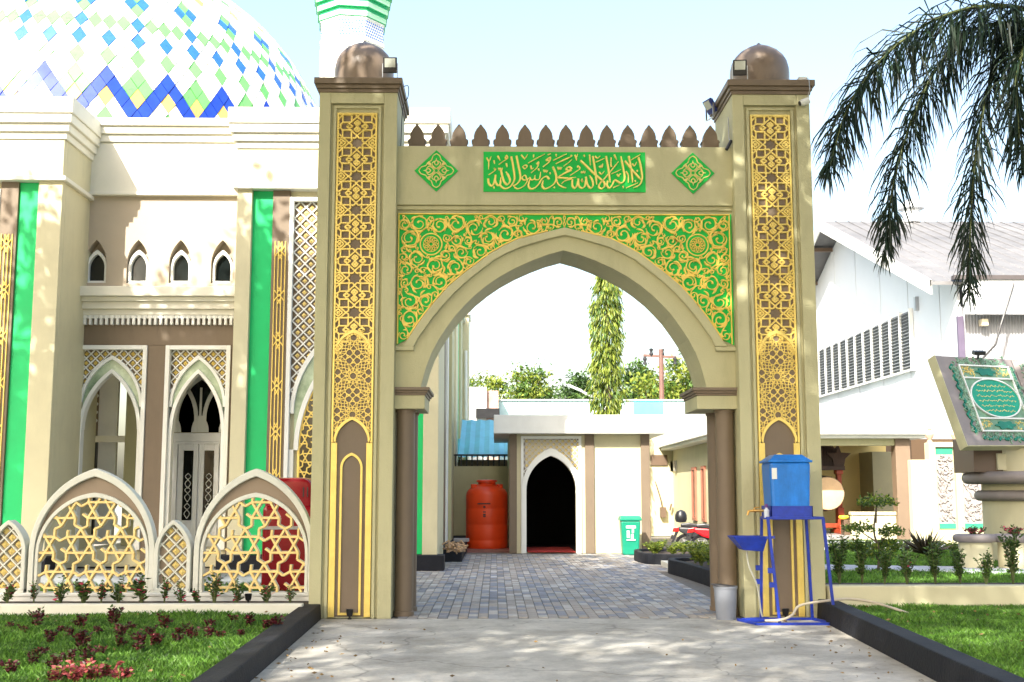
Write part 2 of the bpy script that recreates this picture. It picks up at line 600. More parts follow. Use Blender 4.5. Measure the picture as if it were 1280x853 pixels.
def samp_l(g):
    y = 12.0 - 4.6 * g.rand() ** 1.0
    x = LX(y) - .22 - g.rand() * (3.9 * y / 12 + .3)
    return x, y
grass('lawn_grass', 'short bright green lawn with red leaved plants in front of the fence', 60000, samp_l, ZL - .025, .03, .065)
def samp_r(g):
    y = 12.28 - 4.6 * g.rand()
    x = RX(y) + .22 + g.rand() * 2.9
    return x, y
grass('lawn_grass', 'short sunlit green lawn between black kerb and low cream wall', 55000, samp_r, ZR - .025, .03, .06)
def samp_g(g):
    y = 13.2 + 8.5 * g.rand() ** 1.3
    x = 3.5 + g.rand() * (y * .48 - 3.0)
    yc = lerp(16.75, 15.1, (x - 3.6) / 8)
    if abs(y - yc) < .52: return None, None
    return x, y
grass('garden_grass', 'green grass of the raised garden along the pale curved path', 42000, samp_g, GZ - .025, .03, .07, .008)
def samp_f(g):
    return -7.5 + g.rand() * 5.4, 13.35 + 2.7 * g.rand()
grass('forecourt_grass', 'green grass strip seen through the gold star fence', 14000, samp_f, .045, .03, .07, .009)
# ================================================================== THE GATE
gate = thing('archway_gate', 'tall cream archway gate with gold lattice pillars and green calligraphy panel over the drive', 'gate', (0.76, GY, 0))
def gp(o):                                             # parts are built in world metres; keep them there under the thing's empty
    o.parent = gate
    o.matrix_parent_inverse = Matrix.Translation((-.76, -GY, 0))
    return o
PX = [(-1.92, -1.07), (2.59, 3.44)]
PD = 1.0
def gz(px, py): return az(px, py, GY)
def gX(px, py): return ax(px, py, GY)
ZT = 5.62                                              # underside of the pillar cornice
def star_tile():
    S = []
    def poly(P): 
        for i in range(len(P)): S.append((P[i], P[(i + 1) % len(P)]))
    def d(cx, cz, rx, rz): poly([(cx + rx, cz), (cx, cz + rz), (cx - rx, cz), (cx, cz - rz)])
    ro, ri = .215, .150
    poly([((ro if k % 2 == 0 else ri) * math.cos(k * math.pi / 8), (ro if k % 2 == 0 else ri) * math.sin(k * math.pi / 8)) for k in range(16)])
    c = ro * .7071
    for s in (-1, 1):
        for t in (-1, 1):
            S.append(((s * c, t * c), (s * c, t * .40))); S.append(((s * c, t * c), (s * .5, t * c)))
            S.append(((s * ro, 0), (s * .40, t * .185))); S.append(((s * .40, t * .185), (s * .5, t * .285)))
            S.append(((0, t * ro), (s * .185, t * .40))); S.append(((s * .185, t * .40), (s * .285, t * .5)))
            S.append(((s * c, t * .385), (s * .385, t * .385))); S.append(((s * .385, t * .385), (s * .385, t * c)))
            S.append(((s * .385, t * .385), (s * .46, t * .46)))
            S.append(((s * .42, t * .5), (s * .5, t * .42)))
    for s in (-1, 1):
        d(s * .41, 0, .11, .11); d(s * .41, 0, .035, .035)
        d(0, s * .405, .085, .085); d(0, s * .405, .03, .03)
        d(s * .20, .5, .085, .05)
    return S
TILE = star_tile()
def rosette(cx, cz, Rm, n=10, rings=5):
    S = []
    rr = [0.0]
    for i in range(rings): rr.append(rr[-1] + Rm / rings * (.8 + .08 * i))
    P = lambda i, k: (cx + rr[i] * math.sin((k + .5 * (i % 2)) * 2 * math.pi / n), cz + rr[i] * math.cos((k + .5 * (i % 2)) * 2 * math.pi / n))
    for i in range(1, rings):
        for k in range(n):
            S.append((P(i, k), P(i + 1, k if i % 2 == 0 else k)))
            S.append((P(i, k), P(i + 1, (k - 1) if i % 2 == 0 else (k + 1))))
            if i == 2: S.append((P(i, k), P(i, k + 1)))
    for k in range(n): S.append((P(1, k), P(1, k + 1)))
    return S
for pi, (x0, x1) in enumerate(PX):
    xc = (x0 + x1) / 2
    body = MB()
    rx0, rx1 = x0 + .125, x1 - .145
    rc = (rx0 + rx1) / 2
    # shaft with a recessed front panel
    body.box(x0, x1, GY + .05, GY + PD, 0, ZT)
    body.box(x0, rx0, GY, GY + .05, 0, ZT)
    body.box(rx1, x1, GY, GY + .05, 0, ZT)
    body.box(rx0, rx1, GY, GY + .05, 5.50, ZT)
    pil = gp(body.build('pillar', CREAM, None, bevel=.006))
    pil['label'] = ['cream pillar beside the gold star fence', 'cream pillar behind the blue water stand'][pi]
    def sub(mb, name, mt, **k):
        o = mb.build(name, mt, None, **k)
        o.parent = pil
        o.matrix_parent_inverse = (Matrix.Translation((.76, GY, 0)) @ Matrix.Translation((-.76, -GY, 0))).inverted()
        return o
    # inner stepped moulding
    e = .022
    fm = MB()
    fm.box(rx0 + .03, rx0 + .062, GY + .022, GY + .05, 0, 5.45)
    fm.box(rx1 - .062, rx1 - .03, GY + .022, GY + .05, 0, 5.45)
    fm.box(rx0 + .03, rx1 - .03, GY + .022, GY + .05, 5.45, 5.48)
    sub(fm, 'panel_moulding', CREAM, bevel=.004)
    # brown backing
    w = .205
    lx0, lx1 = rc - w, rc + w
    ztop, zarch, zros, zn = 5.385, gz(442, 418), gz(442, 553), gz(442, 526)
    sub(MB().box(lx0, lx1, GY + .040, GY + .05, .02, ztop), 'backing_panel', BROWN)
    # star lattice
    y0 = GY + .0395
    lat = MB()
    U = .373
    zc0 = gz(447, 178)
    poly_up = [(lx0, gz(442, 446)), (rc, zarch + .02), (lx1, gz(442, 446)), (lx1, ztop), (lx0, ztop)]
    segs = []
    for k in range(-1, 8):
        for (a, b) in TILE:
            sc = 2 * w
            segs.append(((rc + a[0] * sc, zc0 - k * U + a[1] * U), (rc + b[0] * sc, zc0 - k * U + b[1] * U)))
    bars(lat, segs, .021, y0, .020, lambda x, z: inpoly(x, z, poly_up))
    sub(lat, 'star_lattice', GOLD)
    # frame, arch bands
    fr = MB()
    fr.box(lx0 - .012, lx0 + .008, y0 - .027, GY + .05, zros, ztop + .012)
    fr.box(lx1 - .008, lx1 + .012, y0 - .027, GY + .05, zros, ztop + .012)
    fr.box(lx0 + .008, lx1 - .008, y0 - .027, GY + .05, ztop - .006, ztop + .012)
    ar = pointed(rc, w - .008, gz(442, 446), zarch + .03, 10)
    fr.ring([(x, z + .028) for x, z in ar], [(x, z - .012) for x, z in ar], y0 - .031, y0 + .008)
    ap = pointed(rc, w - .035, zros, zn + .02, 12)
    fr.ring([(rc + (x - rc) * 1.12, z + .022) for x, z in ap], [(x, z - .01) for x, z in ap], y0 - .031, y0 + .008)
    sub(fr, 'gold_frame', GOLD, bevel=.003)
    # rosette lattice below the arch band
    ros = MB()
    low = [(lx0, zros)] + [(x, z) for x, z in ap] + [(lx1, zros)]
    dom = [(lx0, gz(442, 446))] + ar + [(lx1, gz(442, 446)), (lx1, zros)] + list(reversed(ap)) + [(lx0, zros)]
    zr = (zros + zarch) / 2 + .13
    sg = []
    for q in range(-3, 4):
        for (ox_, oz_) in ((0, 0), (-w, w), (w, w)):
            sg += rosette(rc + ox_, zr + q * 2 * w + oz_, .235, 12, 5)
    bars(ros, sg, .0088, y0, .013, lambda x, z: inpoly(x, z, dom))
    sub(ros, 'rosette_lattice', GOLD)
    # gold side strips and niche outline
    st = MB()
    st.box(lx0 - .012, lx0 + .052, y0 - .022, GY + .05, .015, zros - .004)
    sub(st, 'gold_strip', GOLD, bevel=.003)
    st = MB()
    st.box(lx1 - .052, lx1 + .012, y0 - .022, GY + .05, .015, zros - .004)
    sub(st, 'gold_strip', GOLD, bevel=.003)
    nz = gz(442, 566)
    na = [(rc - .118, .06)] + pointed(rc, .118, nz - .16, nz, 12) + [(rc + .118, .06)]
    nb = [(rc - .094, .06)] + pointed(rc, .094, nz - .16, nz - .03, 12) + [(rc + .094, .06)]
    ni = MB().ring(na, nb, y0 - .018, y0 + .002)
    ni.box(rc - .118, rc + .118, y0 - .019, y0 + .002, .035, .06)
    sub(ni, 'niche_outline', GOLD, bevel=.002)
    # cornice
    co = MB()
    for (g, z0, z1) in ((.012, ZT, ZT + .04), (.03, ZT + .04, ZT + .085), (.055, ZT + .085, ZT + .155)):
        co.box(x0 - g, x1 + g, GY - g, GY + PD + g, z0, z1)
    sub(co, 'cornice', BROWN, bevel=.006)
    # dome
    zd = ZT + .155
    rb = .335
    prof = [(rb * .90, 0), (rb * .955, .10), (rb * .995, .18), (rb, .25), (rb * .985, .31), (rb * .93, .385), (rb * .83, .445), (rb * .66, .505), (rb * .44, .553), (rb * .24, .585), (rb * .10, .605), (.012, .628), (0.001, .636)]
    dcy = GY + .5
    sub(MB().lathe(prof, (xc, dcy, zd), 48), 'dome', mat('brown_dome_paint', (.20, .15, .11), .38, .1, 2, .05, 60), smooth=True, angle=60)
# header beam, arch wall with opening
hx0, hx1 = PX[0][1] - .002, PX[1][0] + .002
HY = GY + .10
half_in = [(0, 313), (20, 318.5), (40, 326), (60, 335), (80, 346), (96, 357), (112, 370), (124, 382), (135, 394), (146, 409), (156, 424), (165, 441), (172, 459), (178, 481)]
cxp = 704.5
SY = GY + .17                                         # face of the arch wall
def aX(px, py): return ax(px, py, SY)
def aZ(px, py): return az(px, py, SY)
inn = [(aX(cxp - dx, y), aZ(cxp - dx, y)) for dx, y in reversed(half_in)] + [(aX(cxp + dx, y), aZ(cxp + dx, y)) for dx, y in half_in[1:]]
Xc = aX(705.5, 314)
zcap_t, zcap_b = gz(533, 483), gz(527, 510)
body = MB()
path = [(inn[0][0], zcap_t - .01)] + inn + [(inn[-1][0], zcap_t - .01)]
ztop_arch = gz(701, 254)
arch_wall(body, hx0, hx1, zcap_t - .01, ztop_arch, path, SY, GY + .92)
gp(body.build('arch', CREAM))
hd = MB()
hzt = gz(701, 180)
hd.box(hx0, hx1, HY, GY + .88, ztop_arch + .001, hzt)
hd.box(hx0, hx1, HY + .035, HY + .07, ztop_arch - .045, ztop_arch + .001)
gp(hd.build('header_beam', CREAM, bevel=.006))
# moulding along the arch
mo_o = [(0, 285.5), (20, 290.5), (40, 295.5), (58, 300), (75, 308), (92, 317.5), (106, 328), (126, 343), (145, 359), (160, 376), (175, 394.5), (186, 410), (195, 424), (203, 434)]
mo_i = [(0, 295), (19, 299.5), (38, 305), (55, 310), (72, 317.5), (88, 326), (101, 336), (120, 351), (138, 367.5), (152, 383), (166, 400), (175, 413), (183, 424), (188, 434)]
def mir(L, c=705.5): return [(aX(c - dx, y), aZ(c - dx, y)) for dx, y in reversed(L)] + [(aX(c + dx, y), aZ(c + dx, y)) for dx, y in L[1:]]
MO, MI = mir(mo_o), mir(mo_i)
mm = MB().ring(MO, MI, SY - .05, SY + .001)
zq = aZ(702, 434)
mm.box(hx0, MI[0][0], SY - .05, SY + .001, zq - .045, zq)
mm.box(MI[-1][0], hx1, SY - .05, SY + .001, zq - .045, zq)
gp(mm.build('arch_moulding', CREAM, bevel=.008, fix=True))
# green spandrel panel
zs_t = gz(701, 263.5)
sp_poly = [(hx0 + .012, zs_t), (hx0 + .012, zq + .02)] + [p for p in MO if p[1] > zq + .02] + [(hx1 - .012, zq + .02), (hx1 - .012, zs_t)]
sp = MB()
PTS = [p for p in MO if p[1] > zq + .02]
PTS = [(hx0 + .012, zq + .02)] + PTS + [(hx1 - .012, zq + .02)]
sp.ring([(x, zs_t) for x, z in PTS], PTS, SY - .022, SY - .002)
spn = gp(sp.build('spandrel_panel', GREENP))
spn['label'] = 'green spandrel panel with gold scrolling foliage'
# gold arabesque over the green panel
ag = random.Random(21)
poly_half = [(hx0 + .02, zs_t - .012), (hx0 + .02, zq + .03)] + [p for p in MO if p[0] < Xc] + [(Xc, MO[len(MO) // 2][1]), (Xc, zs_t - .012)]
edges = [(Vector(poly_half[i]), Vector(poly_half[(i + 1) % len(poly_half)])) for i in range(len(poly_half))]
def bdist(p):
    d = 9
    for a, b in edges:
        ab = b - a
        if ab.length < 1e-6: continue
        t = max(0, min(1, (p - a).dot(ab) / ab.length_squared))
        d = min(d, (p - a - ab * t).length)
    return d
med = Vector((gX(538, 302), gz(538, 302)))
circles = [(med, .125)]
xs_ = [p[0] for p in poly_half]; zs_ = [p[1] for p in poly_half]
for rmin in (.074, .058, .045, .035, .027, .020, .014):
    for t in range(900 if rmin > .04 else 1500):
        p = Vector((ag.uniform(min(xs_), max(xs_)), ag.uniform(min(zs_), max(zs_))))
        if not inpoly(p.x, p.y, poly_half): continue
        d = bdist(p) - .004
        for c, r in circles: d = min(d, (p - c).length - r - .003)
        if d >= rmin: circles.append((p, min(d, rmin * 1.3)))
arb = MB()
cnt_r = [0]
def rib(pts, ws, both=True):
    cnt_r[0] += 1
    dd = .014 + .0008 * (cnt_r[0] % 14)
    arb.ribbon(pts, ws, SY - .0225, dd, .6)
    arb.ribbon([(2 * Xc - p[0], p[1]) for p in pts], ws, SY - .0225, dd, .6)
def leaf(p, ang, ln, bend):
    pts, ws = [], []
    a = ang
    q = Vector(p)
    for i in range(7):
        pts.append(q.copy())
        ws.append(max(.004, ln * .29 * math.sin(math.pi * min(1, (i + .6) / 6.6)) ** .8))
        q = q + Vector((math.cos(a), math.sin(a))) * ln / 6
        a += bend
    rib(pts, ws)
for ci, (c, r) in enumerate(circles[1:]):
    a0 = ag.uniform(0, 6.28)
    sg = 1 if ag.random() < .5 else -1
    n = 18
    pts, ws = [], []
    turns = 1.25 if r > .04 else .9
    for i in range(n + 1):
        t = i / n
        rr = r * (1.0 - .80 * t ** .85)
        a = a0 + sg * t * turns * 6.283
        pts.append(c + Vector((math.cos(a), math.sin(a))) * rr)
        ws.append(.0078 + .006 * math.sin(t * 2.6) + (.012 * r / .1 if t > .85 else 0))
    rib(pts, ws)
    if r > .03:
        for k in range(int(2 + r * 62)):
            a = a0 + ag.uniform(0, 6.28)
            p = c + Vector((math.cos(a), math.sin(a))) * r * ag.uniform(.75, 1.0)
            leaf(p, a + sg * ag.uniform(.9, 2.0), min(.13, r * ag.uniform(.7, 1.1)), sg * ag.uniform(.15, .35))
    # stem to the nearest neighbours
    nb = sorted(((c2 - c).length - r2, j) for j, (c2, r2) in enumerate(circles) if j != ci + 1 and j > 0)[:2]
    for dist, j in nb:
        c2, r2 = circles[j]
        if dist > r + .12: continue
        d = (c2 - c).normalized()
        nn = Vector((-d.y, d.x)) * sg
        a_, b_ = c + nn * r * .85, c2 - nn * r2 * .85
        q = catmull([a_, a_.lerp(b_, .33) + nn * r * .25, a_.lerp(b_, .67) - nn * r2 * .25, b_], 5)
        rib(q, [.008 + .007 * math.sin(math.pi * i / (len(q) - 1)) for i in range(len(q))])
def ringpts(c, r, n=28): return [c + Vector((math.cos(6.2832 * i / n), math.sin(6.2832 * i / n))) * r for i in range(n + 1)]
rib(ringpts(med, .118), .016); rib(ringpts(med, .082), .009)
for k in range(12):
    a = k * math.pi / 6
    rib([med + Vector((math.cos(a), math.sin(a))) * .02, med + Vector((math.cos(a + .35), math.sin(a + .35))) * .05, med + Vector((math.cos(a), math.sin(a))) * .078], .009)
    rib(ringpts(med + Vector((math.cos(a), math.sin(a))) * .055, .014, 8), .006)
rib(ringpts(med, .025, 12), .008)
# border
bw = .016
rib([(hx0 + .02, zs_t - .008), (Xc, zs_t - .008)], bw)
rib([(hx0 + .022, zs_t), (hx0 + .022, zq + .03)], bw)
mo_left = [p for p in MO if p[0] <= Xc + 1e-3 and p[1] > zq + .01]
rib([(p[0] - .006, p[1] + .012) for p in mo_left], .02)
for k in range(3):
    rib([(Xc, zs_t - .01 - .07 * k), (Xc - .012, zs_t - .045 - .07 * k), (Xc, zs_t - .08 - .07 * k)], .012)
ob = gp(arb.build('gold_arabesque', mat('gold_spandrel_paint', (.84, .61, .11), .4, .08, 8, .05, 100, metal=.1)))
ob.parent = spn
ob.matrix_parent_inverse = Matrix.Identity(4)

# calligraphy panel
CY = HY
bx0, bx1 = ax(604.3, 215, CY), ax(806.6, 215, CY)
bz0, bz1 = az(705, 240.6, CY), az(705, 190.6, CY)
cal = gp(MB().box(bx0, bx1, CY - .014, CY + .002, bz0, bz1).build('calligraphy_panel', GREENP, bevel=.002))
cal['label'] = 'green panel with raised gold Arabic calligraphy'
A = [[(118, 455), (130, 525), (170, 560), (203, 515), (228, 400)], [(226, 400), (222, 490), (255, 548), (292, 535), (304, 440)],
     [(303, 325), (325, 420), (355, 505), (400, 540), (436, 490), (422, 430), (380, 355)],
     [(455, 135), (478, 250), (500, 400), (497, 480), (445, 568), (370, 600), (312, 572), (288, 530)],
     [(530, 125), (555, 250), (585, 400), (577, 480), (525, 540), (478, 558)],
     [(692, 478), (660, 540), (605, 585), (540, 603), (485, 560)], [(690, 478), (655, 408), (612, 440), (635, 474), (690, 476)],
     [(690, 474), (722, 440), (742, 472), (788, 462), (800, 408)], [(790, 462), (830, 475), (868, 450), (880, 360)],
     [(1008, 465), (965, 425), (905, 455), (850, 540), (795, 590), (740, 602), (704, 560), (722, 470)],
     [(1060, 285), (1095, 370), (1110, 450), (1075, 530), (1000, 585), (940, 602), (903, 560), (918, 485)],
     [(1105, 430), (1128, 520), (1180, 570), (1250, 592)], [(1330, 335), (1200, 395), (1140, 440), (1280, 445)], [(1335, 460), (1230, 492), (1185, 535)],
     [(700, 232), (820, 165), (942, 100)], [(742, 372), (830, 292), (852, 215), (825, 235), (850, 250)], [(600, 110), (650, 160), (692, 104)], [(648, 155), (646, 178)],
     [(615, 285), (650, 262), (685, 270), (655, 310), (615, 285)], [(780, 108), (775, 152)], [(915, 285), (1000, 215), (1018, 150), (965, 182), (1012, 190)],
     [(985, 110), (1030, 95)], [(1065, 192), (1160, 145), (1258, 98)], [(1100, 242), (1200, 190), (1285, 150)],
     [(925, 328), (938, 358), (955, 334), (966, 360), (988, 332)], [(1018, 368), (1020, 392)], [(1130, 288), (1143, 322), (1160, 294), (1170, 322), (1190, 290)],
     [(272, 252), (340, 205), (400, 160), (385, 120), (368, 155), (400, 160)], [(272, 300), (285, 330), (300, 305), (312, 332), (330, 300)],
     [(383, 235), (395, 290)], [(203, 190), (212, 240)], [(98, 150), (130, 200), (162, 135)], [(130, 200), (124, 320)], [(125, 400), (170, 372), (222, 330), (205, 305), (235, 320)],
     [(258, 125), (292, 190)], [(200, 570), (207, 602)], [(738, 268), (748, 312), (778, 300)], [(850, 310), (858, 342)], [(1075, 575), (1088, 598)], [(1105, 100), (1110, 135)]]
B = [[(-20, 430), (60, 375), (130, 335), (165, 310), (125, 285), (90, 318), (130, 335)], [(-15, 445), (100, 452), (232, 435)], [(170, 452), (70, 488), (18, 530)],
     [(0, 555), (40, 578), (90, 592)], [(178, 465), (178, 555), (213, 592), (246, 550), (264, 455)], [(264, 455), (272, 555), (318, 592), (360, 558), (376, 440)],
     [(374, 430), (395, 535), (440, 592), (477, 558), (468, 480), (428, 408)], [(474, 130), (495, 250), (520, 400), (530, 542)],
     [(298, 192), (380, 270), (480, 370), (590, 462), (642, 515), (645, 562), (602, 602), (562, 572), (592, 508), (642, 458), (740, 340), (848, 208)],
     [(668, 130), (690, 250), (714, 400), (726, 512)], [(692, 488), (683, 555), (720, 592), (760, 540), (792, 478), (835, 495), (882, 520), (926, 490), (936, 420), (915, 290), (884, 135)],
     [(942, 198), (1040, 322), (1120, 410), (1168, 470)], [(998, 130), (1020, 250), (1044, 400), (1052, 512)], [(1138, 150), (1165, 250), (1190, 400), (1185, 482), (1148, 552), (1065, 592)],
     [(1028, 188), (1100, 145), (1164, 108)], [(1048, 240), (1080, 268), (1112, 214)], [(1118, 330), (1126, 358)], [(958, 348), (990, 410), (990, 515)], [(958, 592), (1050, 552), (1132, 515)],
     [(1088, 480), (1098, 504)], [(748, 386), (820, 355), (882, 322)], [(828, 390), (850, 422), (862, 395), (884, 388)], [(515, 218), (580, 190), (642, 162)],
     [(568, 275), (585, 292), (598, 262), (610, 292), (620, 240)], [(568, 360), (600, 392), (642, 348)], [(508, 130), (542, 158), (582, 128)], [(768, 588), (815, 570), (862, 548)],
     [(914, 565), (920, 594)], [(-5, 145), (95, 98)], [(0, 212), (80, 180), (168, 130), (150, 120)], [(50, 276), (120, 225), (172, 178)], [(142, 412), (220, 360), (288, 310), (258, 270), (250, 296)],
     [(308, 350), (322, 374), (338, 348), (352, 374), (368, 345)], [(310, 470), (326, 502), (318, 455)], [(215, 110), (232, 150), (255, 100)], [(233, 145), (238, 192)], [(345, 112), (358, 138)],
     [(428, 110), (440, 262)], [(740, 150), (738, 270), (760, 275)], [(788, 108), (822, 182)]]
let = MB()
for ox, LST in ((600, A), (700, B)):
    for kk, st in enumerate(LST):
        pts = [(ox + x / 11.636, 185 + y / 11.636) for x, y in st]
        W = [at(x, y, CY) for x, y in pts]
        q = catmull(W, 7)
        ln = sum((q[i + 1] - q[i]).length for i in range(len(q) - 1))
        base = .0235 if ln > .22 else (.0165 if ln > .07 else .018)
        ws = []
        for i in range(len(q)):
            t = q[min(i + 1, len(q) - 1)] - q[max(i - 1, 0)]
            a = math.atan2(t.y, t.x)
            ws.append(base * (.52 + .62 * abs(math.sin(a - R(38)))) * (1 if i < len(q) - 3 else .6))
        let.ribbon(q, ws, CY - .0135, .012 + .0006 * (kk % 15), .65)
le = gp(let.build('lettering', mat('gold_lettering', (.86, .66, .17), .35, .06, 10, .03, 100, metal=.2)))
le.parent = cal
le.matrix_parent_inverse = Matrix.Identity(4)

# green diamonds
for (cpx, cpy) in ((545.5, 214), (866, 217)):
    cx, cz = at(cpx, cpy, CY)
    hw, hh = .238, .232
    dm = gp(MB().prism([(cx - hw, cz), (cx, cz - hh), (cx + hw, cz), (cx, cz + hh)], CY - .014, CY + .002).build('diamond_panel', GREENP, bevel=.002))
    or_ = MB()
    kk = 0
    def rb(pts, w):
        global kk
        kk += 1
        or_.ribbon(pts, w, CY - .0138, .009 + .0006 * (kk % 12), .6)
    for q in range(4):
        ca, sa = math.cos(q * math.pi / 2), math.sin(q * math.pi / 2)
        T = lambda x, z: Vector((cx + (x * ca - z * sa), cz + (x * sa + z * ca)))
        for s in (-1, 1):
            rb(catmull([T(.19, 0), T(.165, s * .035), T(.115, s * .055), T(.095, s * .085), T(.07, s * .075)], 5), .011)
            rb(catmull([T(.02, 0), T(.05, s * .035), T(.085, s * .045), T(.12, 0)], 5)[:14], .010)
            rb([T(.06, s * .06), T(.075, s * .09), T(.09, s * .095)], .016)
        rb(catmull([T(.06, 0), T(.085, .022), T(.115, 0), T(.085, -.022), T(.06, 0)], 5), .012)
        rb([T(.115, 0), T(.14, 0)], [.016, .004])
        rb(catmull([T(.012, .012), T(.045, .045), T(.07, .075)], 4), .008)
    o = gp(or_.build('gold_ornament', GOLD2))
    o.parent = dm
    o.matrix_parent_inverse = Matrix.Identity(4)

# merlons
MY = GY + .42
mer = MB()
prof = [(.098, 0), (.098, .035), (.082, .06), (.080, .105), (.092, .112), (.086, .135), (.068, .142), (.068, .175), (.060, .215), (.042, .255), (.020, .285), (.006, .31)]
prof = [(x * 1.14, z) for x, z in prof]
mer.prism([(x, z) for x, z in prof[::1]] + [(-x, z) for x, z in prof[::-1]], -.06, .06)
mme = mer.mesh('merlon', BROWN)
for px_ in (521.7, 548, 574, 601, 628, 656, 682, 707, 732.5, 758, 784, 810.5, 836, 861.5, 887):
    o = bpy.data.objects.new('merlon', mme)
    COL.objects.link(o)
    gp(o)
    o.location = (ax(px_, 170, MY), MY, hzt + .022)
    md = o.modifiers.new('bevel', 'BEVEL'); md.width = .006; md.segments = 2; md.limit_method = 'ANGLE'
gp(MB().box(hx0, hx1, MY - .075, MY + .075, hzt - .003, hzt + .024).build('merlon_base', BROWN))
# capitals and columns
for s, (xe, sg) in enumerate(((PX[0][1], 1), (PX[1][0], -1))):
    xi = ax(530, 500, GY) if s == 0 else ax(874, 500, GY)
    cp = MB()
    y0c, y1c = GY + .14, GY + .96
    cp.box(xe - sg * .01, xi, y0c, y1c, zcap_b, zcap_t - .085)
    cap = gp(cp.build('capital', CREAM, bevel=.006))
    cp = MB()
    for g, a, b in ((.012, .085, .06), (.03, .06, .035), (.052, .035, 0)):
        cp.box(xe - sg * .01, xi + sg * g, y0c - g, y1c + g, zcap_t - a, zcap_t - b)
    o = gp(cp.build('capital_cornice', BROWN, bevel=.005))
    o.parent = cap; o.matrix_parent_inverse = Matrix.Identity(4)
    for yy in (GY + .30, GY + .80):
        r = .098
        cm = MB().lathe([(r + .01, 0), (r + .01, .05), (r, .055), (r, zcap_b - .03), (r + .012, zcap_b - .028), (r + .012, zcap_b + .002)], (xe + sg * (r + .012), yy, 0.0), 32)
        gp(cm.build('column', BROWN, smooth=True))
    gp(MB().box(xe - sg * .01, xe + sg * .035, GY + .42, GY + .68, 0, zcap_b + .001).build('pilaster', BROWN))
# ================================================================== THE MOSQUE
def put(o, root):                                      # part built in world metres -> child of a thing's empty (no rotation)
    o.parent = root
    if root.type == 'EMPTY':
        o.matrix_parent_inverse = Matrix.Translation(-Vector(root.location))
    return o
mosque = thing('mosque', 'cream mosque with diamond tiled dome, green strips and pointed arch portals', 'building', (-4, 20, 0))
YB = 19.9                                              # front of the projecting bays
YR = 20.75                                             # recessed wall between them
bayR = (ax(295, 300, YB), -.96)
bayR_c = (bayR[0] + bayR[1]) / 2
bw_ = bayR[1] - bayR[0]
xl = ax(75, 300, YB - .5)
YL = YB - .5
def diag_lattice(mb, x0, x1, z0, z1, p, w, y0, d, inside):
    S = []
    L = (x1 - x0) + (z1 - z0)
    n = int(L / p) + 2
    for k in range(-n, n):
        S.append(((x0, z0 + k * p), (x1, z0 + k * p + (x1 - x0))))
        S.append(((x0, z0 + k * p), (x1, z0 + k * p - (x1 - x0))))
    bars(mb, S, w, y0, d, inside, .02)
def studs(mb, x0, x1, z0, z1, p, s, y0, d, inside):
    nz_ = int((z1 - z0) / (p / 2)) + 2
    nx_ = int((x1 - x0) / p) + 2
    for j in range(-1, nz_):
        for i in range(-1, nx_):
            x = x0 + (i + .5 * ((j + 1) % 2)) * p
            z = z0 + j * p / 2 + p * .0
            if inside(x, z):
                mb.add([(x - s, y0, z), (x, y0, z - s), (x + s, y0, z), (x, y0, z + s), (x, y0 - d, z)], [(0, 1, 4), (1, 2, 4), (2, 3, 4), (3, 0, 4)])
def hexstars(x0, x1, z0, z1, a, r):
    S = []
    h = a * .8660254
    for j in range(int((z0 - 1) / h), int((z1 + 1) / h) + 1):
        for i in range(-60, 60):
            cx = x0 + (i + .5 * (j % 2)) * a
            cz = j * h
            if cx < x0 - a or cx > x1 + a or cz < z0 - a or cz > z1 + a: continue
            P = [(cx + r * math.cos(R(30 + 60 * k)), cz + r * math.sin(R(30 + 60 * k))) for k in range(6)]
            for k in range(6): S.append((P[k], P[(k + 2) % 6]))
            g = a / math.sqrt(3)
            for k in (0, 1):                            # swirl between three star tips
                ca = R(30 + 60 * k)
                c = (cx + g * math.cos(ca), cz + g * math.sin(ca))
                for t in range(3):
                    b = ca + math.pi + t * 2.0943951
                    tip = (c[0] + (g - r) * math.cos(b), c[1] + (g - r) * math.sin(b))
                    el = (c[0] + (g - r) * 1.05 * math.cos(b + .95), c[1] + (g - r) * 1.05 * math.sin(b + .95))
                    nx = b + 2.0943951
                    tp2 = (c[0] + (g - r) * math.cos(nx), c[1] + (g - r) * math.sin(nx))
                    S.append((tip, el)); S.append((el, tp2)) if t != 1 else None
    return S
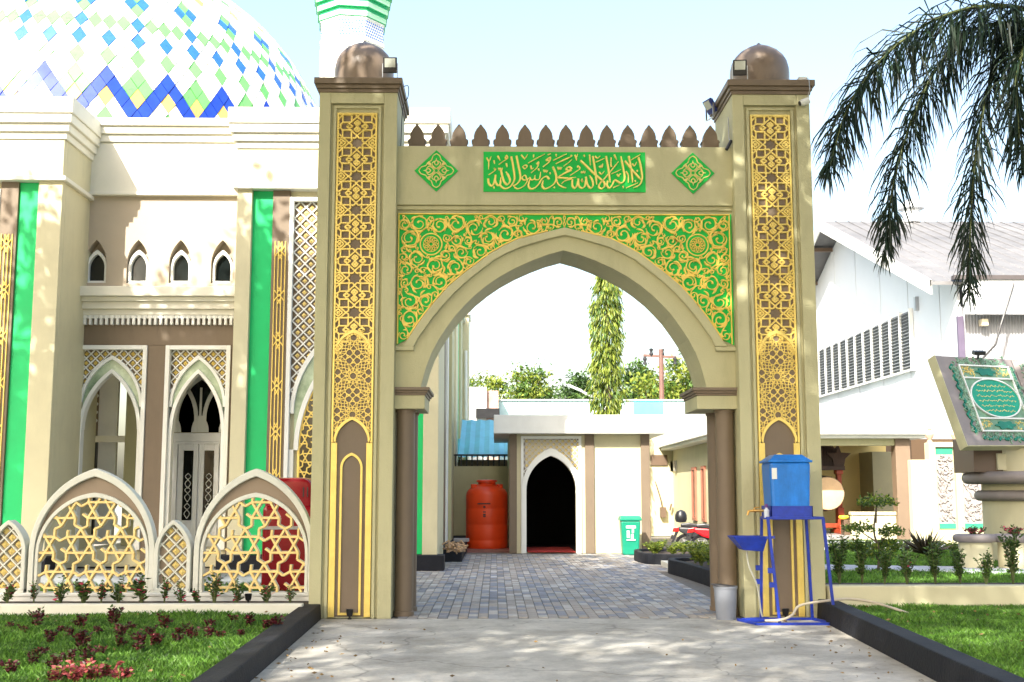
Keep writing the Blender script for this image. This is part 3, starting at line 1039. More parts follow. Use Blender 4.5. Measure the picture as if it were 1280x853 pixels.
def bay(x0, x1, Y, zt_px, pr_=.073):
    """one projecting portal bay: pier body, cornice, green and gold strips, arched portal"""
    W = x1 - x0
    xc = (x0 + x1) / 2 - W * (pr_ - .073) / 2
    k = 19.9 / 19.9
    ZC = 7.93                                           # top of the cornice
    zc1 = ZC - .70
    zf = ZC - 1.37
    b = MB()
    pw = W * .073                                      # outer cream pier
    pR = W * pr_
    gw = W * .100                                      # green strip
    ow = W * .085                                      # brown strip with gold
    ix0, ix1 = x0 + pw + gw + ow, x1 - pR - gw - ow
    b.box(x0, x1, Y + .16, Y + 2.2, 0, ZC - .25)
    b.box(x0, x0 + pw, Y, Y + .16, 0, zf)
    b.box(x1 - pR, x1, Y, Y + .16, 0, zf)
    b.box(x0, x1, Y - .012, Y + .16, zf, zc1)
    body = put(b.build('bay', CREAM2, bevel=.01), mosque)
    def sub(mb, n, mt, **kk):
        o = mb.build(n, mt, **kk)
        o.parent = body
        return o
    co = MB()
    for g, a, c in ((.04, zc1 - .001, zc1 + .12), (.09, zc1 + .12, zc1 + .26), (.14, zc1 + .26, zc1 + .42), (.17, zc1 + .42, ZC)):
        co.box(x0 - g, x1 + g, Y - g, Y + 2.2 + g, a, c)
    sub(co, 'cornice', OFFWHITE, bevel=.012)
    lg = MB(); lg.box(x0 - .07, x1 + .07, Y - .08, Y + 2.2, zf - .055, zf + .02)
    sub(lg, 'ledge', OFFWHITE, bevel=.01)
    pl = MB(); pl.box(x0 - .12, x1 + .12, Y - .25, Y + .2, 0, .26)
    sub(pl, 'plinth', KERB, bevel=.015)
    for s in (0, 1):
        g0 = x0 + pw if s == 0 else x1 - pR - gw
        sub(MB().box(g0, g0 + gw, Y + .10, Y + .161, .26, zf - .06), 'green_strip', GREENS, bevel=.004)
        o0 = x0 + pw + gw if s == 0 else x1 - pR - gw - ow
        sub(MB().box(o0, o0 + ow, Y + .055, Y + .1605, .26, zf - .056), 'brown_strip', BROWN, bevel=.004)
        gs = MB()
        c = o0 + ow / 2
        S = []
        q = ow * .30
        for t in (-q, -q * .33, q * .33, q):
            S.append(((c + t, .35), (c + t, 5.6)))
        for i in range(7):
            zz = .75 + i * .78
            S += [((c - q, zz - .1), (c, zz + .02)), ((c, zz + .02), (c + q, zz - .1)), ((c - q, zz + .1), (c, zz - .02)), ((c, zz - .02), (c + q, zz + .1)),
                  ((c - q * .33, zz - .16), (c + q * .33, zz - .05)), ((c + q * .33, zz - .16), (c - q * .33, zz - .05)),
                  ((c - q * .33, zz + .16), (c + q * .33, zz + .05)), ((c + q * .33, zz + .16), (c - q * .33, zz + .05))]
        bars(gs, S, .021, Y + .0555, .02)
        sub(gs, 'gold_strap_ornament', GOLD)
    # portal
    zt = zf - .25
    fr = MB()
    for s in (0, 1):
        xx = ix0 if s == 0 else ix1 - .07
        fr.box(xx, xx + .07, Y + .03, Y + .16, .26, zt + .07)
    fr.box(ix0 + .07, ix1 - .07, Y + .03, Y + .16, zt, zt + .07)
    sub(fr, 'portal_frame', WHITE, bevel=.006)
    ax0, ax1 = ix0 + .07, ix1 - .07
    hw = (ax1 - ax0) / 2
    zs = 2.62
    P1 = pointed(xc, hw, zs, zs + hw * 1.9, 16)
    P1b = pointed(xc, hw - .07, zs, zs + hw * 1.9 - .12, 16)
    P2 = pointed(xc, hw - .08, zs - .62, zs + hw * 1.42, 16)
    P2b = pointed(xc, hw - .16, zs - .62, zs + hw * 1.42 - .12, 16)
    up = MB(); up.ring([(x, zt) for x, z in P1], P1, Y + .145, Y + .1595)
    sub(up, 'brown_backing', BROWN)
    dl = MB()
    ins = lambda x, z: ax0 < x < ax1 and z < zt and not inpoly(x, z, [(ax0, zs - .1)] + P1 + [(ax1, zs - .1)]) and z > zs
    diag_lattice(dl, ax0, ax1, zs, zt, .20, .026, Y + .1445, .03, ins)
    sub(dl, 'diamond_lattice', WHITE)
    sd = MB(); studs(sd, ax0, ax1, zs + .0, zt, .20, .042, Y + .1446, .03, ins)
    sub(sd, 'gold_stud', GOLD2)
    rb = MB(); rb.ring(P1, P1b, Y + .08, Y + .1592)
    rb.ring(P2, P2b, Y + .08, Y + .1592)
    for s in (0, 1):
        xx = ax0 + .002 if s == 0 else ax1 - .082
        rb.box(xx, xx + .08, Y + .081, Y + .1590, .26, zs - .61)
    sub(rb, 'arch_rib', WHITE, bevel=.006, fix=True)
    mr = MB()
    P2m = [(x, z) for x, z in P2]
    mr.ring(P1b, P2m, Y + .13, Y + .1593)
    sub(mr, 'marble_spandrel', MARBLE)
    fl = MB(); ip = [(xc - hw + .16, .3)] + P2b + [(xc + hw - .16, .3)]
    fl.prism(list(reversed(ip)), Y + .150, Y + .1585)
    sub(fl, 'window_glass', GLASSD)
    st = MB()
    bars(st, hexstars(xc - hw, xc + hw, .3, zs + hw * 1.5, .36, .145), .024, Y + .1498, .03, lambda x, z: inpoly(x, z, ip), .02)
    e_ = ip
    bars(st, [(e_[i], e_[i + 1]) for i in range(len(e_) - 1)], .05, Y + .1498, .036)
    sub(st, 'star_lattice', GOLD)
    return body
B1 = bay(bayR[0], bayR[1], YB, 128)
B2 = bay(xl - bw_, xl, YL, 98, .115)

# recessed middle with portals, window row and parapet
RX0, RX1 = xl - .02, bayR[0] + .02
ZCR = az(200, 151, YR)
zbase_c = az(200, 388, YR)                              # band below the small windows
mid = MB()
# lower wall with two arched portals
wl = [(ax(93, 480, YR), ax(183, 480, YR)), (ax(206, 480, YR), ax(287.5, 480, YR))]
ztp = az(140, 432, YR)
mid.box(RX0, RX1, YR, YR + .25, ztp, zbase_c - .14)
xs = [RX0, wl[0][0], wl[0][1], wl[1][0], wl[1][1], RX1]
for i in (0, 2, 4):
    if xs[i + 1] - xs[i] > .01: mid.box(xs[i], xs[i + 1], YR, YR + .25, 0, ztp)
mwall = put(mid.build('portal_wall', BROWN, bevel=.008), mosque)
for i in range(2):
    px0, px1 = wl[i]
    pc, hw = (px0 + px1) / 2, (px1 - px0) / 2
    def sub(mb, n, mt, **kk):
        o = mb.build(n, mt, **kk)
        o.parent = mwall
        return o
    fr = MB()
    fr.box(px0, px0 + .075, YR - .04, YR + .2, .3, ztp); fr.box(px1 - .075, px1, YR - .04, YR + .2, .3, ztp)
    fr.box(px0 + .075, px1 - .075, YR - .04, YR + .2, ztp - .075, ztp)
    sub(fr, 'portal_frame', WHITE, bevel=.006)
    a0, a1 = px0 + .075, px1 - .075
    h2 = hw - .075
    zs1, za1 = az(140, 500, YR), az(140, 444, YR)
    zs2, za2 = az(140, 512, YR), az(140, 461, YR)
    P1 = pointed(pc, h2, zs1 - .12, za1, 14)
    P1b = pointed(pc, h2 - .05, zs1 - .12, za1 - .07, 14)
    P2 = pointed(pc, h2 - .01, zs2 - .35, za2, 14)
    P2b = pointed(pc, h2 - .075, zs2 - .35, za2 - .08, 14)
    zt = ztp - .075
    up = MB(); up.ring([(x, zt) for x, z in P1], P1, YR + .10, YR + .2)
    sub(up, 'brown_backing', BROWN)
    ins = lambda x, z: a0 < x < a1 and z < zt and not inpoly(x, z, [(a0, zs1 - .3)] + P1 + [(a1, zs1 - .3)]) and z > zs1 - .12
    dl = MB(); diag_lattice(dl, a0, a1, zs1, zt, .165, .024, YR + .0995, .03, ins)
    sub(dl, 'diamond_lattice', WHITE)
    sd = MB(); studs(sd, a0, a1, zs1, zt, .165, .043, YR + .0996, .03, ins)
    sub(sd, 'gold_stud', GOLD)
    rb = MB(); rb.ring(P1, P1b, YR + .03, YR + .1992); rb.ring(P2, P2b, YR + .03, YR + .1992)
    for s in (0, 1):
        xx = a0 + .001 if s == 0 else a1 - .066
        rb.box(xx, xx + .065, YR + .031, YR + .199, .3, zs2 - .34)
    sub(rb, 'arch_rib', WHITE, bevel=.006, fix=True)
    mr = MB(); mr.ring(P1b, P2, YR + .09, YR + .1985)
    sub(mr, 'marble_arch', MARBLE)
# porch behind the portals
po = MB()
po.box(RX0 - .1, RX1 + .1, YR + .2, YR + 3.2, .0, .30)
po.box(RX0 - .1, RX1 + .1, YR + 3.0, YR + 3.2, .3, 4.6)
po.box(RX0 - .1, RX1 + .1, YR + .25, YR + 3.0, 4.2, 4.4)
put(po.build('porch', CREAM2), mosque)
pd = MB()                                               # inner column and lattice leaf in the porch
cxp_ = ax(165, 520, YR + 1.6)
pd.box(cxp_ - .12, cxp_ + .3, YR + 1.6, YR + 2.0, .3, 4.2)
put(pd.build('porch_pier', CREAM, bevel=.01), mosque)
pd = MB(); pd.box(ax(122, 520, YR + 2.2), ax(147, 520, YR + 2.2), YR + 2.2, YR + 2.3, .3, 4.2)
put(pd.build('porch_screen', WHITE, bevel=.01), mosque)
pd = MB(); pd.box(ax(100, 520, YR + 1.9), ax(121, 520, YR + 1.9), YR + 1.95, YR + 2.0, .3, 4.2)
scr = put(pd.build('lattice_backing', BROWN), mosque)
dl = MB(); xa, xb = ax(100, 520, YR + 1.9), ax(121, 520, YR + 1.9)
diag_lattice(dl, xa, xb, 2.5, 4.2, .16, .022, YR + 1.949, .03, lambda x, z: xa < x < xb and 2.6 < z < 4.2)
o = dl.build('diamond_lattice', WHITE); o.parent = scr
sd = MB(); studs(sd, xa, xb, 2.5, 4.2, .16, .042, YR + 1.9492, .03, lambda x, z: xa + .03 < x < xb - .03 and 2.6 < z < 4.2)
o = sd.build('gold_stud', GOLD2); o.parent = scr
pd = MB(); pd.box(ax(96, 580, YR + 1.8), ax(120, 580, YR + 1.8), YR + 1.8, YR + 1.88, .3, az(108, 553, YR + 1.8))
put(pd.build('dark_panel', BLACK), mosque)
pd = MB(); pd.box(ax(96, 545, YR + 1.75), ax(168, 545, YR + 1.75), YR + 1.7, YR + 1.8, az(120, 553, YR + 1.75), az(120, 545, YR + 1.75))
put(pd.build('transom_rail', OFFWHITE), mosque)
# the door in the second portal, with pointed fanlights above
YD = YR + 1.15
dx0, dx1 = ax(196, 600, YD), ax(300, 600, YD)
zdt = az(240, 552, YD)
dr = MB()
dr.box(dx0, dx1, YD, YD + .1, zdt, zdt + .16)
dr.box(dx0, dx1, YD + .02, YD + .1, .3, zdt)
DOORW = mat('door_white_gloss', (.84, .86, .87), .35, .03, 2)
door = put(dr.build('door', DOORW, bevel=.006), mosque)
n_leaf = 4
lw = (dx1 - dx0) / n_leaf
for i in range(n_leaf):
    a0 = dx0 + i * lw
    lf = MB()
    zb_, ze = .36, zdt - .05
    gA, gB = a0 + .10, a0 + lw - .10
    lf.box(a0 + .012, gA, YD - .035, YD + .0195, zb_, ze); lf.box(gB, a0 + lw - .012, YD - .035, YD + .0195, zb_, ze)
    lf.box(gA, gB, YD - .035, YD + .0195, ze - .12, ze); lf.box(gA, gB, YD - .035, YD + .0195, zb_, zb_ + .42)
    o = lf.build('door_leaf', DOORW, bevel=.006); o.parent = door
    gl = MB(); gl.box(gA, gB, YD - .005, YD + .0193, zb_ + .42, ze - .12)
    o = gl.build('door_glass', GLASSD); o.parent = door
    orn = MB()
    gc = (gA + gB) / 2
    for zz in (.95, 1.25, 1.5):
        orn.ribbon(catmull([(gc, zz - .14), (gc + .05, zz - .05), (gc, zz + .02), (gc - .05, zz + .08), (gc, zz + .14)], 5), .014, YD - .0055, .004)
        orn.ribbon(catmull([(gc, zz - .14), (gc - .05, zz - .05), (gc, zz + .02), (gc + .05, zz + .08), (gc, zz + .14)], 5), .014, YD - .0055, .006)
    o = orn.build('glass_ornament', WHITE); o.parent = door
fl = MB(); fl.box(dx0, dx1, YD + .03, YD + .08, zdt + .16, 4.2)
o = put(fl.build('fanlight_wall', CREAM2), mosque)
for i in range(3):
    c = dx0 + (i + .5) * (dx1 - dx0) / 3
    pp = full_arch(c, .40, zdt + .17, zdt + .42, zdt + 1.15)
    g = MB(); g.prism(list(reversed(pp)), YD - .005, YD + .029)
    q = g.build('fanlight_glass', GLASSD); q.parent = o
    pa = full_arch(c, .47, zdt + .17, zdt + .42, zdt + 1.25)
    r_ = MB(); r_.ring(pa, pp, YD - .03, YD + .0295); r_.box(c - .02, c + .02, YD - .025, YD - .004, zdt + .17, zdt + 1.0)
    pk = full_arch(c, .16, zdt + .17, zdt + .2, zdt + .5)
    r_.prism(list(reversed(pk)), YD - .02, YD - .0052)
    q = r_.build('fanlight_rib', WHITE, fix=True); q.parent = o
dlw = MB(); diag_lattice(dlw, dx0, dx1, zdt + .6, 4.2, .16, .022, YD + .0295, .03, lambda x, z: dx0 < x < dx1 and z > zdt + .75 and z < 4.2 and min(abs(x - (dx0 + (i + .5) * (dx1 - dx0) / 3)) + (z - zdt - .75) * .35 for i in range(3)) > .40)
q = dlw.build('diamond_lattice', GOLD2); q.parent = o

# band with dentils and cornice under the window row
bd = MB()
zb0 = zbase_c
bd.box(RX0, RX1, YR - .10, YR + .24, zb0 - .1, zb0)
bd.box(RX0, RX1, YR - .16, YR + .24, zb0, zb0 + .13)
bd.box(RX0, RX1, YR - .22, YR + .24, zb0 + .13, zb0 + .21)
bd.box(RX0, RX1, YR - .30, YR + .24, zb0 + .21, az(200, 359, YR - .2))
put(bd.build('string_course', OFFWHITE, bevel=.012), mosque)
dn = MB()
nd = 30
for i in range(nd):
    x = RX0 + .05 + i * (RX1 - RX0 - .1) / (nd - 1)
    dn.box(x - .022, x + .022, YR - .085, YR, zb0 - .27, zb0 - .1)
    dn.box(x - .045, x + .045, YR - .08, YR, zb0 - .155, zb0 - .1)
put(dn.build('dentil_row', WHITE), mosque)
# window row
zw0, zw1 = az(200, 359, YR - .2) - .002, az(200, 243, YR)
wx = [119.5, 172, 225, 277.5]
cxs = [ax(p, 330, YR) for p in wx]
bounds = [RX0] + [(cxs[i] + cxs[i + 1]) / 2 for i in range(3)] + [RX1]
WALLB = mat('beige_render', (.42, .355, .27), .7, .05, 1.5, .15, 60)
ww = MB()
z_s, z_a, z_b = az(172, 330, YR), az(172, 300, YR), az(172, 354, YR)
for i in range(4):
    pth = full_arch(cxs[i], .195, z_b, z_s, z_a)
    arch_wall(ww, bounds[i], bounds[i + 1], zw0, zw1, pth, YR, YR + .22)
ww.box(RX0, RX1, YR + .22, YR + .3, zw0, zw1)
wrow = put(ww.build('window_wall', WALLB), mosque)
for i in range(4):
    fa = full_arch(cxs[i], .185, z_b + .002, z_s - .06, z_a - .17)
    fb = full_arch(cxs[i], .140, z_b + .05, z_s - .06, z_a - .25)
    f = MB(); f.ring(fa, fb, YR + .06, YR + .2195); f.box(cxs[i] - .185, cxs[i] + .185, YR + .06, YR + .2195, z_b + .003, z_b + .05)
    wo = f.build('window', WHITE, bevel=.005, fix=True); wo.parent = wrow
    g = MB(); g.prism(list(reversed(fb)), YR + .15, YR + .17)
    q = g.build('pane', GLASSD); q.parent = wrow
# parapet over the recess
pr = MB()
pr.box(RX0, RX1, YR - .03, YR + .3, zw1 + .02, ZCR - .42)
pr.box(RX0, RX1, YR - .10, YR + .3, zw1 - .04, zw1 + .02)
for g, a, c in ((.07, .42, .28), (.12, .28, .14), (.17, .14, 0)):
    pr.box(RX0, RX1, YR - g, YR + .3, ZCR - a, ZCR - c)
put(pr.build('parapet', OFFWHITE, bevel=.012), mosque)
# side wall towards the court with pilasters, flat roofs and drum
sw = MB()
YE = 36.5
sw.box(-1.5, bayR[1] - .06, YB + 2.2, YE, 0, 6.75)
swall = put(sw.build('side_wall', CREAM2), mosque)
def ssub(mb, n, mt, **kk):
    o = mb.build(n, mt, **kk); o.parent = swall; return o
for i, (y0, y1, mt_, pj) in enumerate(((22.3, 22.6, WHITE, .03), (23.2, 23.9, BROWN, .02), (24.1, 24.5, WHITE, .05), (25.2, 26.6, CREAM, .09), (27.3, 27.7, WHITE, .05), (28.4, 30.0, CREAM2, .07), (30.2, 31.4, GREENS, .04), (31.6, 33.2, CREAM, .09), (33.6, 34.4, GREENS, .05))):
    m_ = MB(); m_.box(bayR[1] - .061, bayR[1] - .06 + pj, y0, y1, 0, 6.3)
    ssub(m_, 'pilaster', mt_, bevel=.006)
m_ = MB(); m_.box(bayR[1] - .3, bayR[1] + .16, YE - 1.4, YE, 0, 6.75)
ssub(m_, 'corner_pier', CREAM2, bevel=.01)
m_ = MB(); m_.box(-1.5, bayR[1] + .06, YB + 2.2, YE + .05, 6.35, 6.44); m_.box(-1.5, bayR[1] + .20, YE - 1.5, YE + .1, 6.6, 6.85)
ssub(m_, 'side_cornice', OFFWHITE, bevel=.01)
m_ = MB(); m_.box(bayR[1] - .06, bayR[1] + .35, 22.2, 35, 0, .27)
ssub(m_, 'side_plinth', KERB, bevel=.015)
rf = MB()
rf.box(xl - bw_, bayR[1] - .2, YR + .3, YE - .02, 4.45, 6.6)
put(rf.build('roof', OFFWHITE), mosque)

# dome of diamond tiles
DC = Vector((ax(134, 237, 28.5), 28.5, az(134, 237, 28.5)))
DR = 285 / F_PX * 28.5 * 1.0
TCOL = {'white': mat('white_dome_tile', (.74, .75, .72), .28, .04, 3), 'blue': mat('sky_blue_dome_tile', (.025, .12, .52), .28, .1, 3),
        'deep': mat('deep_blue_dome_tile', (.012, .045, .36), .22, .25, 2), 'green': mat('light_green_dome_tile', (.13, .42, .12), .3, .08, 3), 'yellow': mat('yellow_dome_tile', (.66, .42, .11), .3, .08, 3)}
dome = put(MB().lathe([(DR * .99 * math.cos(R(p)), DR * .99 * math.sin(R(p))) for p in [0] + list(range(4, 90, 4)) + [89.9]], DC, 72).build('dome', mat('dome_shell', (.45, .46, .45), .5), smooth=True), mosque)
dm_ = MB(); dm_.lathe([(DR * 1.02, 0), (DR * 1.02, -.6), (DR * 1.06, -.6), (DR * 1.06, -1.0), (DR * 1.0, -1.0), (DR * 1.0, -2.2)], DC, 72)
o = dm_.build('drum', OFFWHITE, smooth=True); o.parent = dome
A0 = math.atan2(-DC.y, -DC.x) - R(1.1)                          # the meridian that faces the drive
UD, RD0, RDS = 360 / 112 / 2, 11.0, 2.4
def dpt(u, r, rad):
    a = A0 + R(u * UD)
    p = min(R(RD0 + r * RDS), R(89.7))
    return DC + Vector((math.cos(p) * math.cos(a), math.cos(p) * math.sin(a), math.sin(p))) * rad
def tcol(u, r):
    d = abs(((u + 4) % 8) - 4)
    if r == -d: return 'deep'
    if r == 2 and u % 4 == 0: return 'green'
    if r == 4 and u % 4 == 0: return 'blue'
    if r == 6: return 'blue' if u % 8 == 4 else 'green'
    if r == 8 and u % 8 == 4: return 'green'
    if r == 9 and u % 8 in (3, 5): return 'blue'
    if r == 10 and u % 8 == 4: return 'green'
    if r == 12 and u % 8 == 0: return 'yellow'
    if r == 14 and u % 4 == 0: return 'green'
    if r == 17 and (u % 8) in (3, 5): return 'yellow'
    if r == 0 and u % 8 == 4: return 'green'
    if r == -1 and u % 8 in (3, 5): return 'green'
    if r == -2 and u % 8 in (0, 4): return 'yellow'
    if r == -4 and u % 8 == 0: return 'green'
    return 'white'
tl = []
for r in range(-6, 33):
    for u in range(-112, 112):
        if (u - r) % 2: continue
        tl.append((u, r))
def vis(u, r):
    c = dpt(u, r, DR)
    n = (c - DC).normalized()
    toc = (Vector((0, 0, CAM_H)) - c).normalized()
    f = n.dot(toc)
    # inside the frame?
    d = c - Vector((0, 0, CAM_H))
    if f < .08 or d.z / d.y > .425 or r < -4: return -1
    return f * math.cos(R(RD0 + r * RDS)) + (.25 if tcol(u, r) != 'white' else 0)
sc_ = sorted(tl, key=lambda t: -vis(*t))
single = set(sc_[:300])
restd = MB()
keys = list(TCOL)
def tile_geo(u, r):
    jit = (((u * 7 + r * 13) % 5) - 2) * .006
    P = [dpt(u - .965, r, DR + .012 + jit), dpt(u, r - .965, DR + .022), dpt(u + .965, r, DR + .012 - jit), dpt(u, r + .965, DR + .004)]
    Q = [dpt(u - .96, r, DR * .988), dpt(u, r - .96, DR * .988), dpt(u + .96, r, DR * .988), dpt(u, r + .96, DR * .988)]
    return P + Q, [(0, 1, 2, 3), (0, 4, 5, 1), (1, 5, 6, 2), (2, 6, 7, 3), (3, 7, 4, 0)]
for (u, r) in tl:
    vs, fs = tile_geo(u, r)
    if (u, r) in single:
        o = MB().add(vs, fs).build('tile', TCOL[tcol(u, r)])
        o.parent = dome
    else:
        restd.cm = keys.index(tcol(u, r))
        restd.add(vs, fs)
o = restd.build('tile_field', [TCOL[k] for k in keys])
o.parent = dome
o['kind'] = 'stuff'

# minaret
YM = 38.0
mx_, mr_ = ax(440, 60, YM), 42 / F_PX * YM * 1.02
minaret = thing('minaret', 'white octagonal minaret with green flared balcony and blue dotted band behind the mosque', 'minaret', (mx_, YM, 0))
zt_ = lambda y: az(440, y, YM - 1.05)
mrot = R(22.5 + 8)
def oct_(prof, name, mt, **k):
    o = MB().lathe(prof, (0, 0, 0), 8, rot=mrot).build(name, mt, **k); o.parent = minaret; return o
shaft = oct_([(mr_ * 1.05, 0), (mr_ * 1.05, 1), (mr_, 1.1), (mr_, zt_(47))], 'shaft', WHITE)
oct_([(mr_ * 1.03, zt_(47) - .05), (mr_ * 1.03, zt_(45)), (mr_ * 1.0, zt_(45)), (mr_ * 1.0, zt_(22)), (mr_ * 1.03, zt_(22)), (mr_ * 1.03, zt_(20))], 'tile_band', WHITE)
BT = mat('blue_band_tile', (.03, .12, .5), .3, .1, 4)
ds = MB()
for k in range(8):
    a = mrot + (k + .5) * math.pi / 4
    ap_ = mr_ * math.cos(math.pi / 8) + .001
    t = Vector((-math.sin(a), math.cos(a), 0)); nrm = Vector((math.cos(a), math.sin(a), 0))
    sw_ = mr_ * 2 * math.sin(math.pi / 8)
    for j in range(6):
        for i in range(9):
            u_ = ((i + .5 * (j % 2)) / 9 - .46) * sw_
            zz = zt_(44) + (j + .5) / 6 * (zt_(23) - zt_(44))
            c = nrm * ap_ + t * u_ + Vector((0, 0, zz))
            s = .042
            ds.add([c - t * s, c - Vector((0, 0, s)), c + t * s, c + Vector((0, 0, s)), c + nrm * .012], [(0, 1, 4), (1, 2, 4), (2, 3, 4), (3, 0, 4)])
o = ds.build('blue_dots', BT); o.parent = minaret
prf = [(mr_ * 1.02, zt_(20))]
for i in range(9):
    r0 = mr_ * (1.02 + .06 * i)
    z0 = zt_(20) + i * .30
    prf += [(r0 + .05, z0 + .01), (r0 + .05, z0 + .2), (r0 + .02, z0 + .21), (r0 + .02, z0 + .29)]
oct_(prf, 'flared_balcony', mat('pale_green_paint', (.02, .40, .16), .45, .06, 2))
ed = MB()
for i in range(9):
    r0 = mr_ * (1.02 + .06 * i) + .056
    z0 = zt_(20) + i * .30 + .02
    ed.lathe([(r0, z0), (r0 + .012, z0 + .16), (r0, z0 + .17)], (0, 0, 0), 8, rot=mrot)
o = ed.build('balcony_band', mat('white_green_paint', (.35, .66, .42), .5, .05, 2)); o.parent = minaret
oct_([(mr_ * 1.5, zt_(20) + 2.7), (mr_ * 1.6, zt_(20) + 2.75), (mr_ * 1.6, zt_(20) + 3.6), (mr_ * .9, zt_(20) + 3.65), (mr_ * .85, zt_(20) + 7), (mr_ * .3, zt_(20) + 9), (.01, zt_(20) + 10)], 'lantern', WHITE)
for k in range(8):
    a = mrot + (k + .5) * math.pi / 4
    ap_ = mr_ * math.cos(math.pi / 8)
    pa = full_arch(0, .24, -1.5, -.42, 0); pb = full_arch(0, .19, -1.5, -.42, -.07)
    n_ = MB().ring(pa, pb, -.03, .01)
    M_ = Matrix.Translation((math.cos(a) * ap_, math.sin(a) * ap_, zt_(50))) @ Matrix.Rotation(a + math.pi / 2, 4, 'Z')
    n_.xform(M_)
    o = n_.build('niche_outline', OFFWHITE); o.parent = minaret
# ================================================================== THE FENCE
FY = 12.80
fence = thing('ornamental_fence', 'white arched fence with gold star lattice between flower bed and mosque', 'fence', (-4, FY, 0))
def fx(px, py): return ax(px, py, FY)
def fz(px, py): return az(px, py, FY)
zb = fz(200, 741)
m = MB(); m.box(-8.5, -1.925, FY - .07, FY + .13, .0, zb); m.box(-8.5, -1.925, FY - .085, FY + .145, zb - .035, zb + .004)
put(m.build('plinth', WHITE, bevel=.01), fence)
FENW = mat('fence_white_paint', (.66, .67, .60), .5, .06, 2, .1, 70, dirt=.12)
FENB = mat('fence_brown', (.27, .205, .145), .6, .08, 3, .1, 60)
FGOLD = mat('fence_pale_gold', (.84, .63, .25), .4, .06, 9, metal=.05)
def big(cxp, cpy, halfpx):
    cx = fx(cxp, 700)
    hw = halfpx / F_PX * FY * 1.02
    za, zs = fz(cxp, 586), fz(cxp, 690)
    ia, is_ = fz(cxp, 616), fz(cxp, 694)
    P0 = full_arch(cx, hw, zb, zs, za, 16)
    P1 = full_arch(cx, hw - .058, zb, zs, za - .085, 16)
    P2 = full_arch(cx, hw - .062, zb, is_, ia, 16)
    P3 = full_arch(cx, hw - .098, zb, is_, ia - .05, 16)
    fr = MB().ring(P0, P1, FY - .045, FY + .10)
    pan = put(fr.build('arched_panel', FENW, bevel=.008, fix=True), fence)
    q = MB().ring(P2, P3, FY - .03, FY + .085).build('inner_rim', FENW, bevel=.006, fix=True); q.parent = pan
    q = MB().ring(P1, P2, FY + .012, FY + .06).build('brown_band', FENB, fix=True); q.parent = pan
    st = MB()
    inside = lambda x, z: inpoly(x, z, P3) and z > zb
    S = hexstars(cx - hw + .11, cx + hw, zb, za, .425, .168)
    ca, sa = math.cos(R(0)), math.sin(R(0))
    bars(st, S, .030, FY + .02, .035, inside, .012)
    st2 = MB()
    bars(st2, S, .032, FY + .055, .033, inside, .012)
    q = st.build('star_lattice', FGOLD); q.parent = pan
    q = st2.build('lattice_back', FENW); q.parent = pan
def narrow(x0p, x1p):
    x0, x1 = fx(x0p, 700), fx(x1p, 700)
    cx, hw = (x0 + x1) / 2, (x1 - x0) / 2
    za, zs = fz(216, 650), fz(216, 690)
    P0 = full_arch(cx, hw, zb + .002, zs, za, 10)
    P1 = full_arch(cx, hw - .045, zb + .05, zs, za - .05, 10)
    fr = MB().ring(P0, P1, FY - .06, FY + .11); fr.box(cx - hw, cx + hw, FY - .06, FY + .11, zb + .002, zb + .05)
    pan = put(fr.build('narrow_panel', FENW, bevel=.008, fix=True), fence)
    q = MB().prism(list(reversed(P1)), FY + .01, FY + .05).build('brown_backing', FENB); q.parent = pan
    ins = lambda x, z: inpoly(x, z, P1)
    l = MB(); diag_lattice(l, x0, x1, zb, za, .145, .02, FY + .0095, .03, ins)
    q = l.build('diamond_lattice', FENW); q.parent = pan
    s = MB(); studs(s, x0, x1, zb, za, .145, .042, FY + .0096, .03, lambda x, z: inpoly(x, z, P1) and cx - hw + .08 < x < cx + hw - .08)
    q = s.build('gold_stud', GOLD2); q.parent = pan
big(115.5, 0, 75)
big(318, 0, 72)
narrow(194, 240)
narrow(-12, 34)
big(-88, 0, 75)
# ================================================================== THE COURT: PAVILION, TANK, ANNEX, HALL
YP = 25.3
pav = thing('pavilion', 'small cream pavilion with flat white canopy and dark pointed doorway', 'pavilion', (2, YP, 0))
def X_(px, py=620): return ax(px, py, YP)
def Z_(py): return az(700, py, YP)
zc = Z_(543)
dcx = (X_(658) + X_(720)) / 2
dhw = (X_(720) - X_(658)) / 2
fx0, fx1 = X_(651), X_(727)
op = full_arch(dcx, dhw, 0, Z_(613), Z_(570), 14)
w = MB()
arch_wall(w, fx0, fx1, 0, zc, op, YP, YP + .22)
w.box(X_(637), fx0, YP, YP + .22, 0, zc)
w.box(fx1, X_(810), YP, YP + .22, 0, zc)
w.box(X_(637), X_(637) + .2, YP + .22, YP + 4, 0, zc); w.box(X_(810) - .2, X_(810), YP + .22, YP + 4, 0, zc); w.box(X_(637), X_(810), YP + 4, YP + 4.2, 0, zc)
w.box(X_(637) + .2, X_(810) - .2, YP + .22, YP + 4, -.02, .02)
put(w.build('wall', CREAM2), pav)
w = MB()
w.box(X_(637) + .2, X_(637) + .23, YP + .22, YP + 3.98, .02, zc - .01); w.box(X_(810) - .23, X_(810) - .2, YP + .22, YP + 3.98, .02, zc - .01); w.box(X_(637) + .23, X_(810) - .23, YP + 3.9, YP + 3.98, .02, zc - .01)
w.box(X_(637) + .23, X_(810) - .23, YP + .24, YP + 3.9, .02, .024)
put(w.build('interior_shade_lining', mat('painted_interior_shade', (.003, .0026, .002), .9, .2, 2)), pav)  # added near-black lining; the enclosed room's shade is put into its colour
c = MB(); c.box(X_(617), X_(832), YP - .34, YP + 4.6, zc, Z_(520))
put(c.build('canopy', WHITE, bevel=.012), pav)
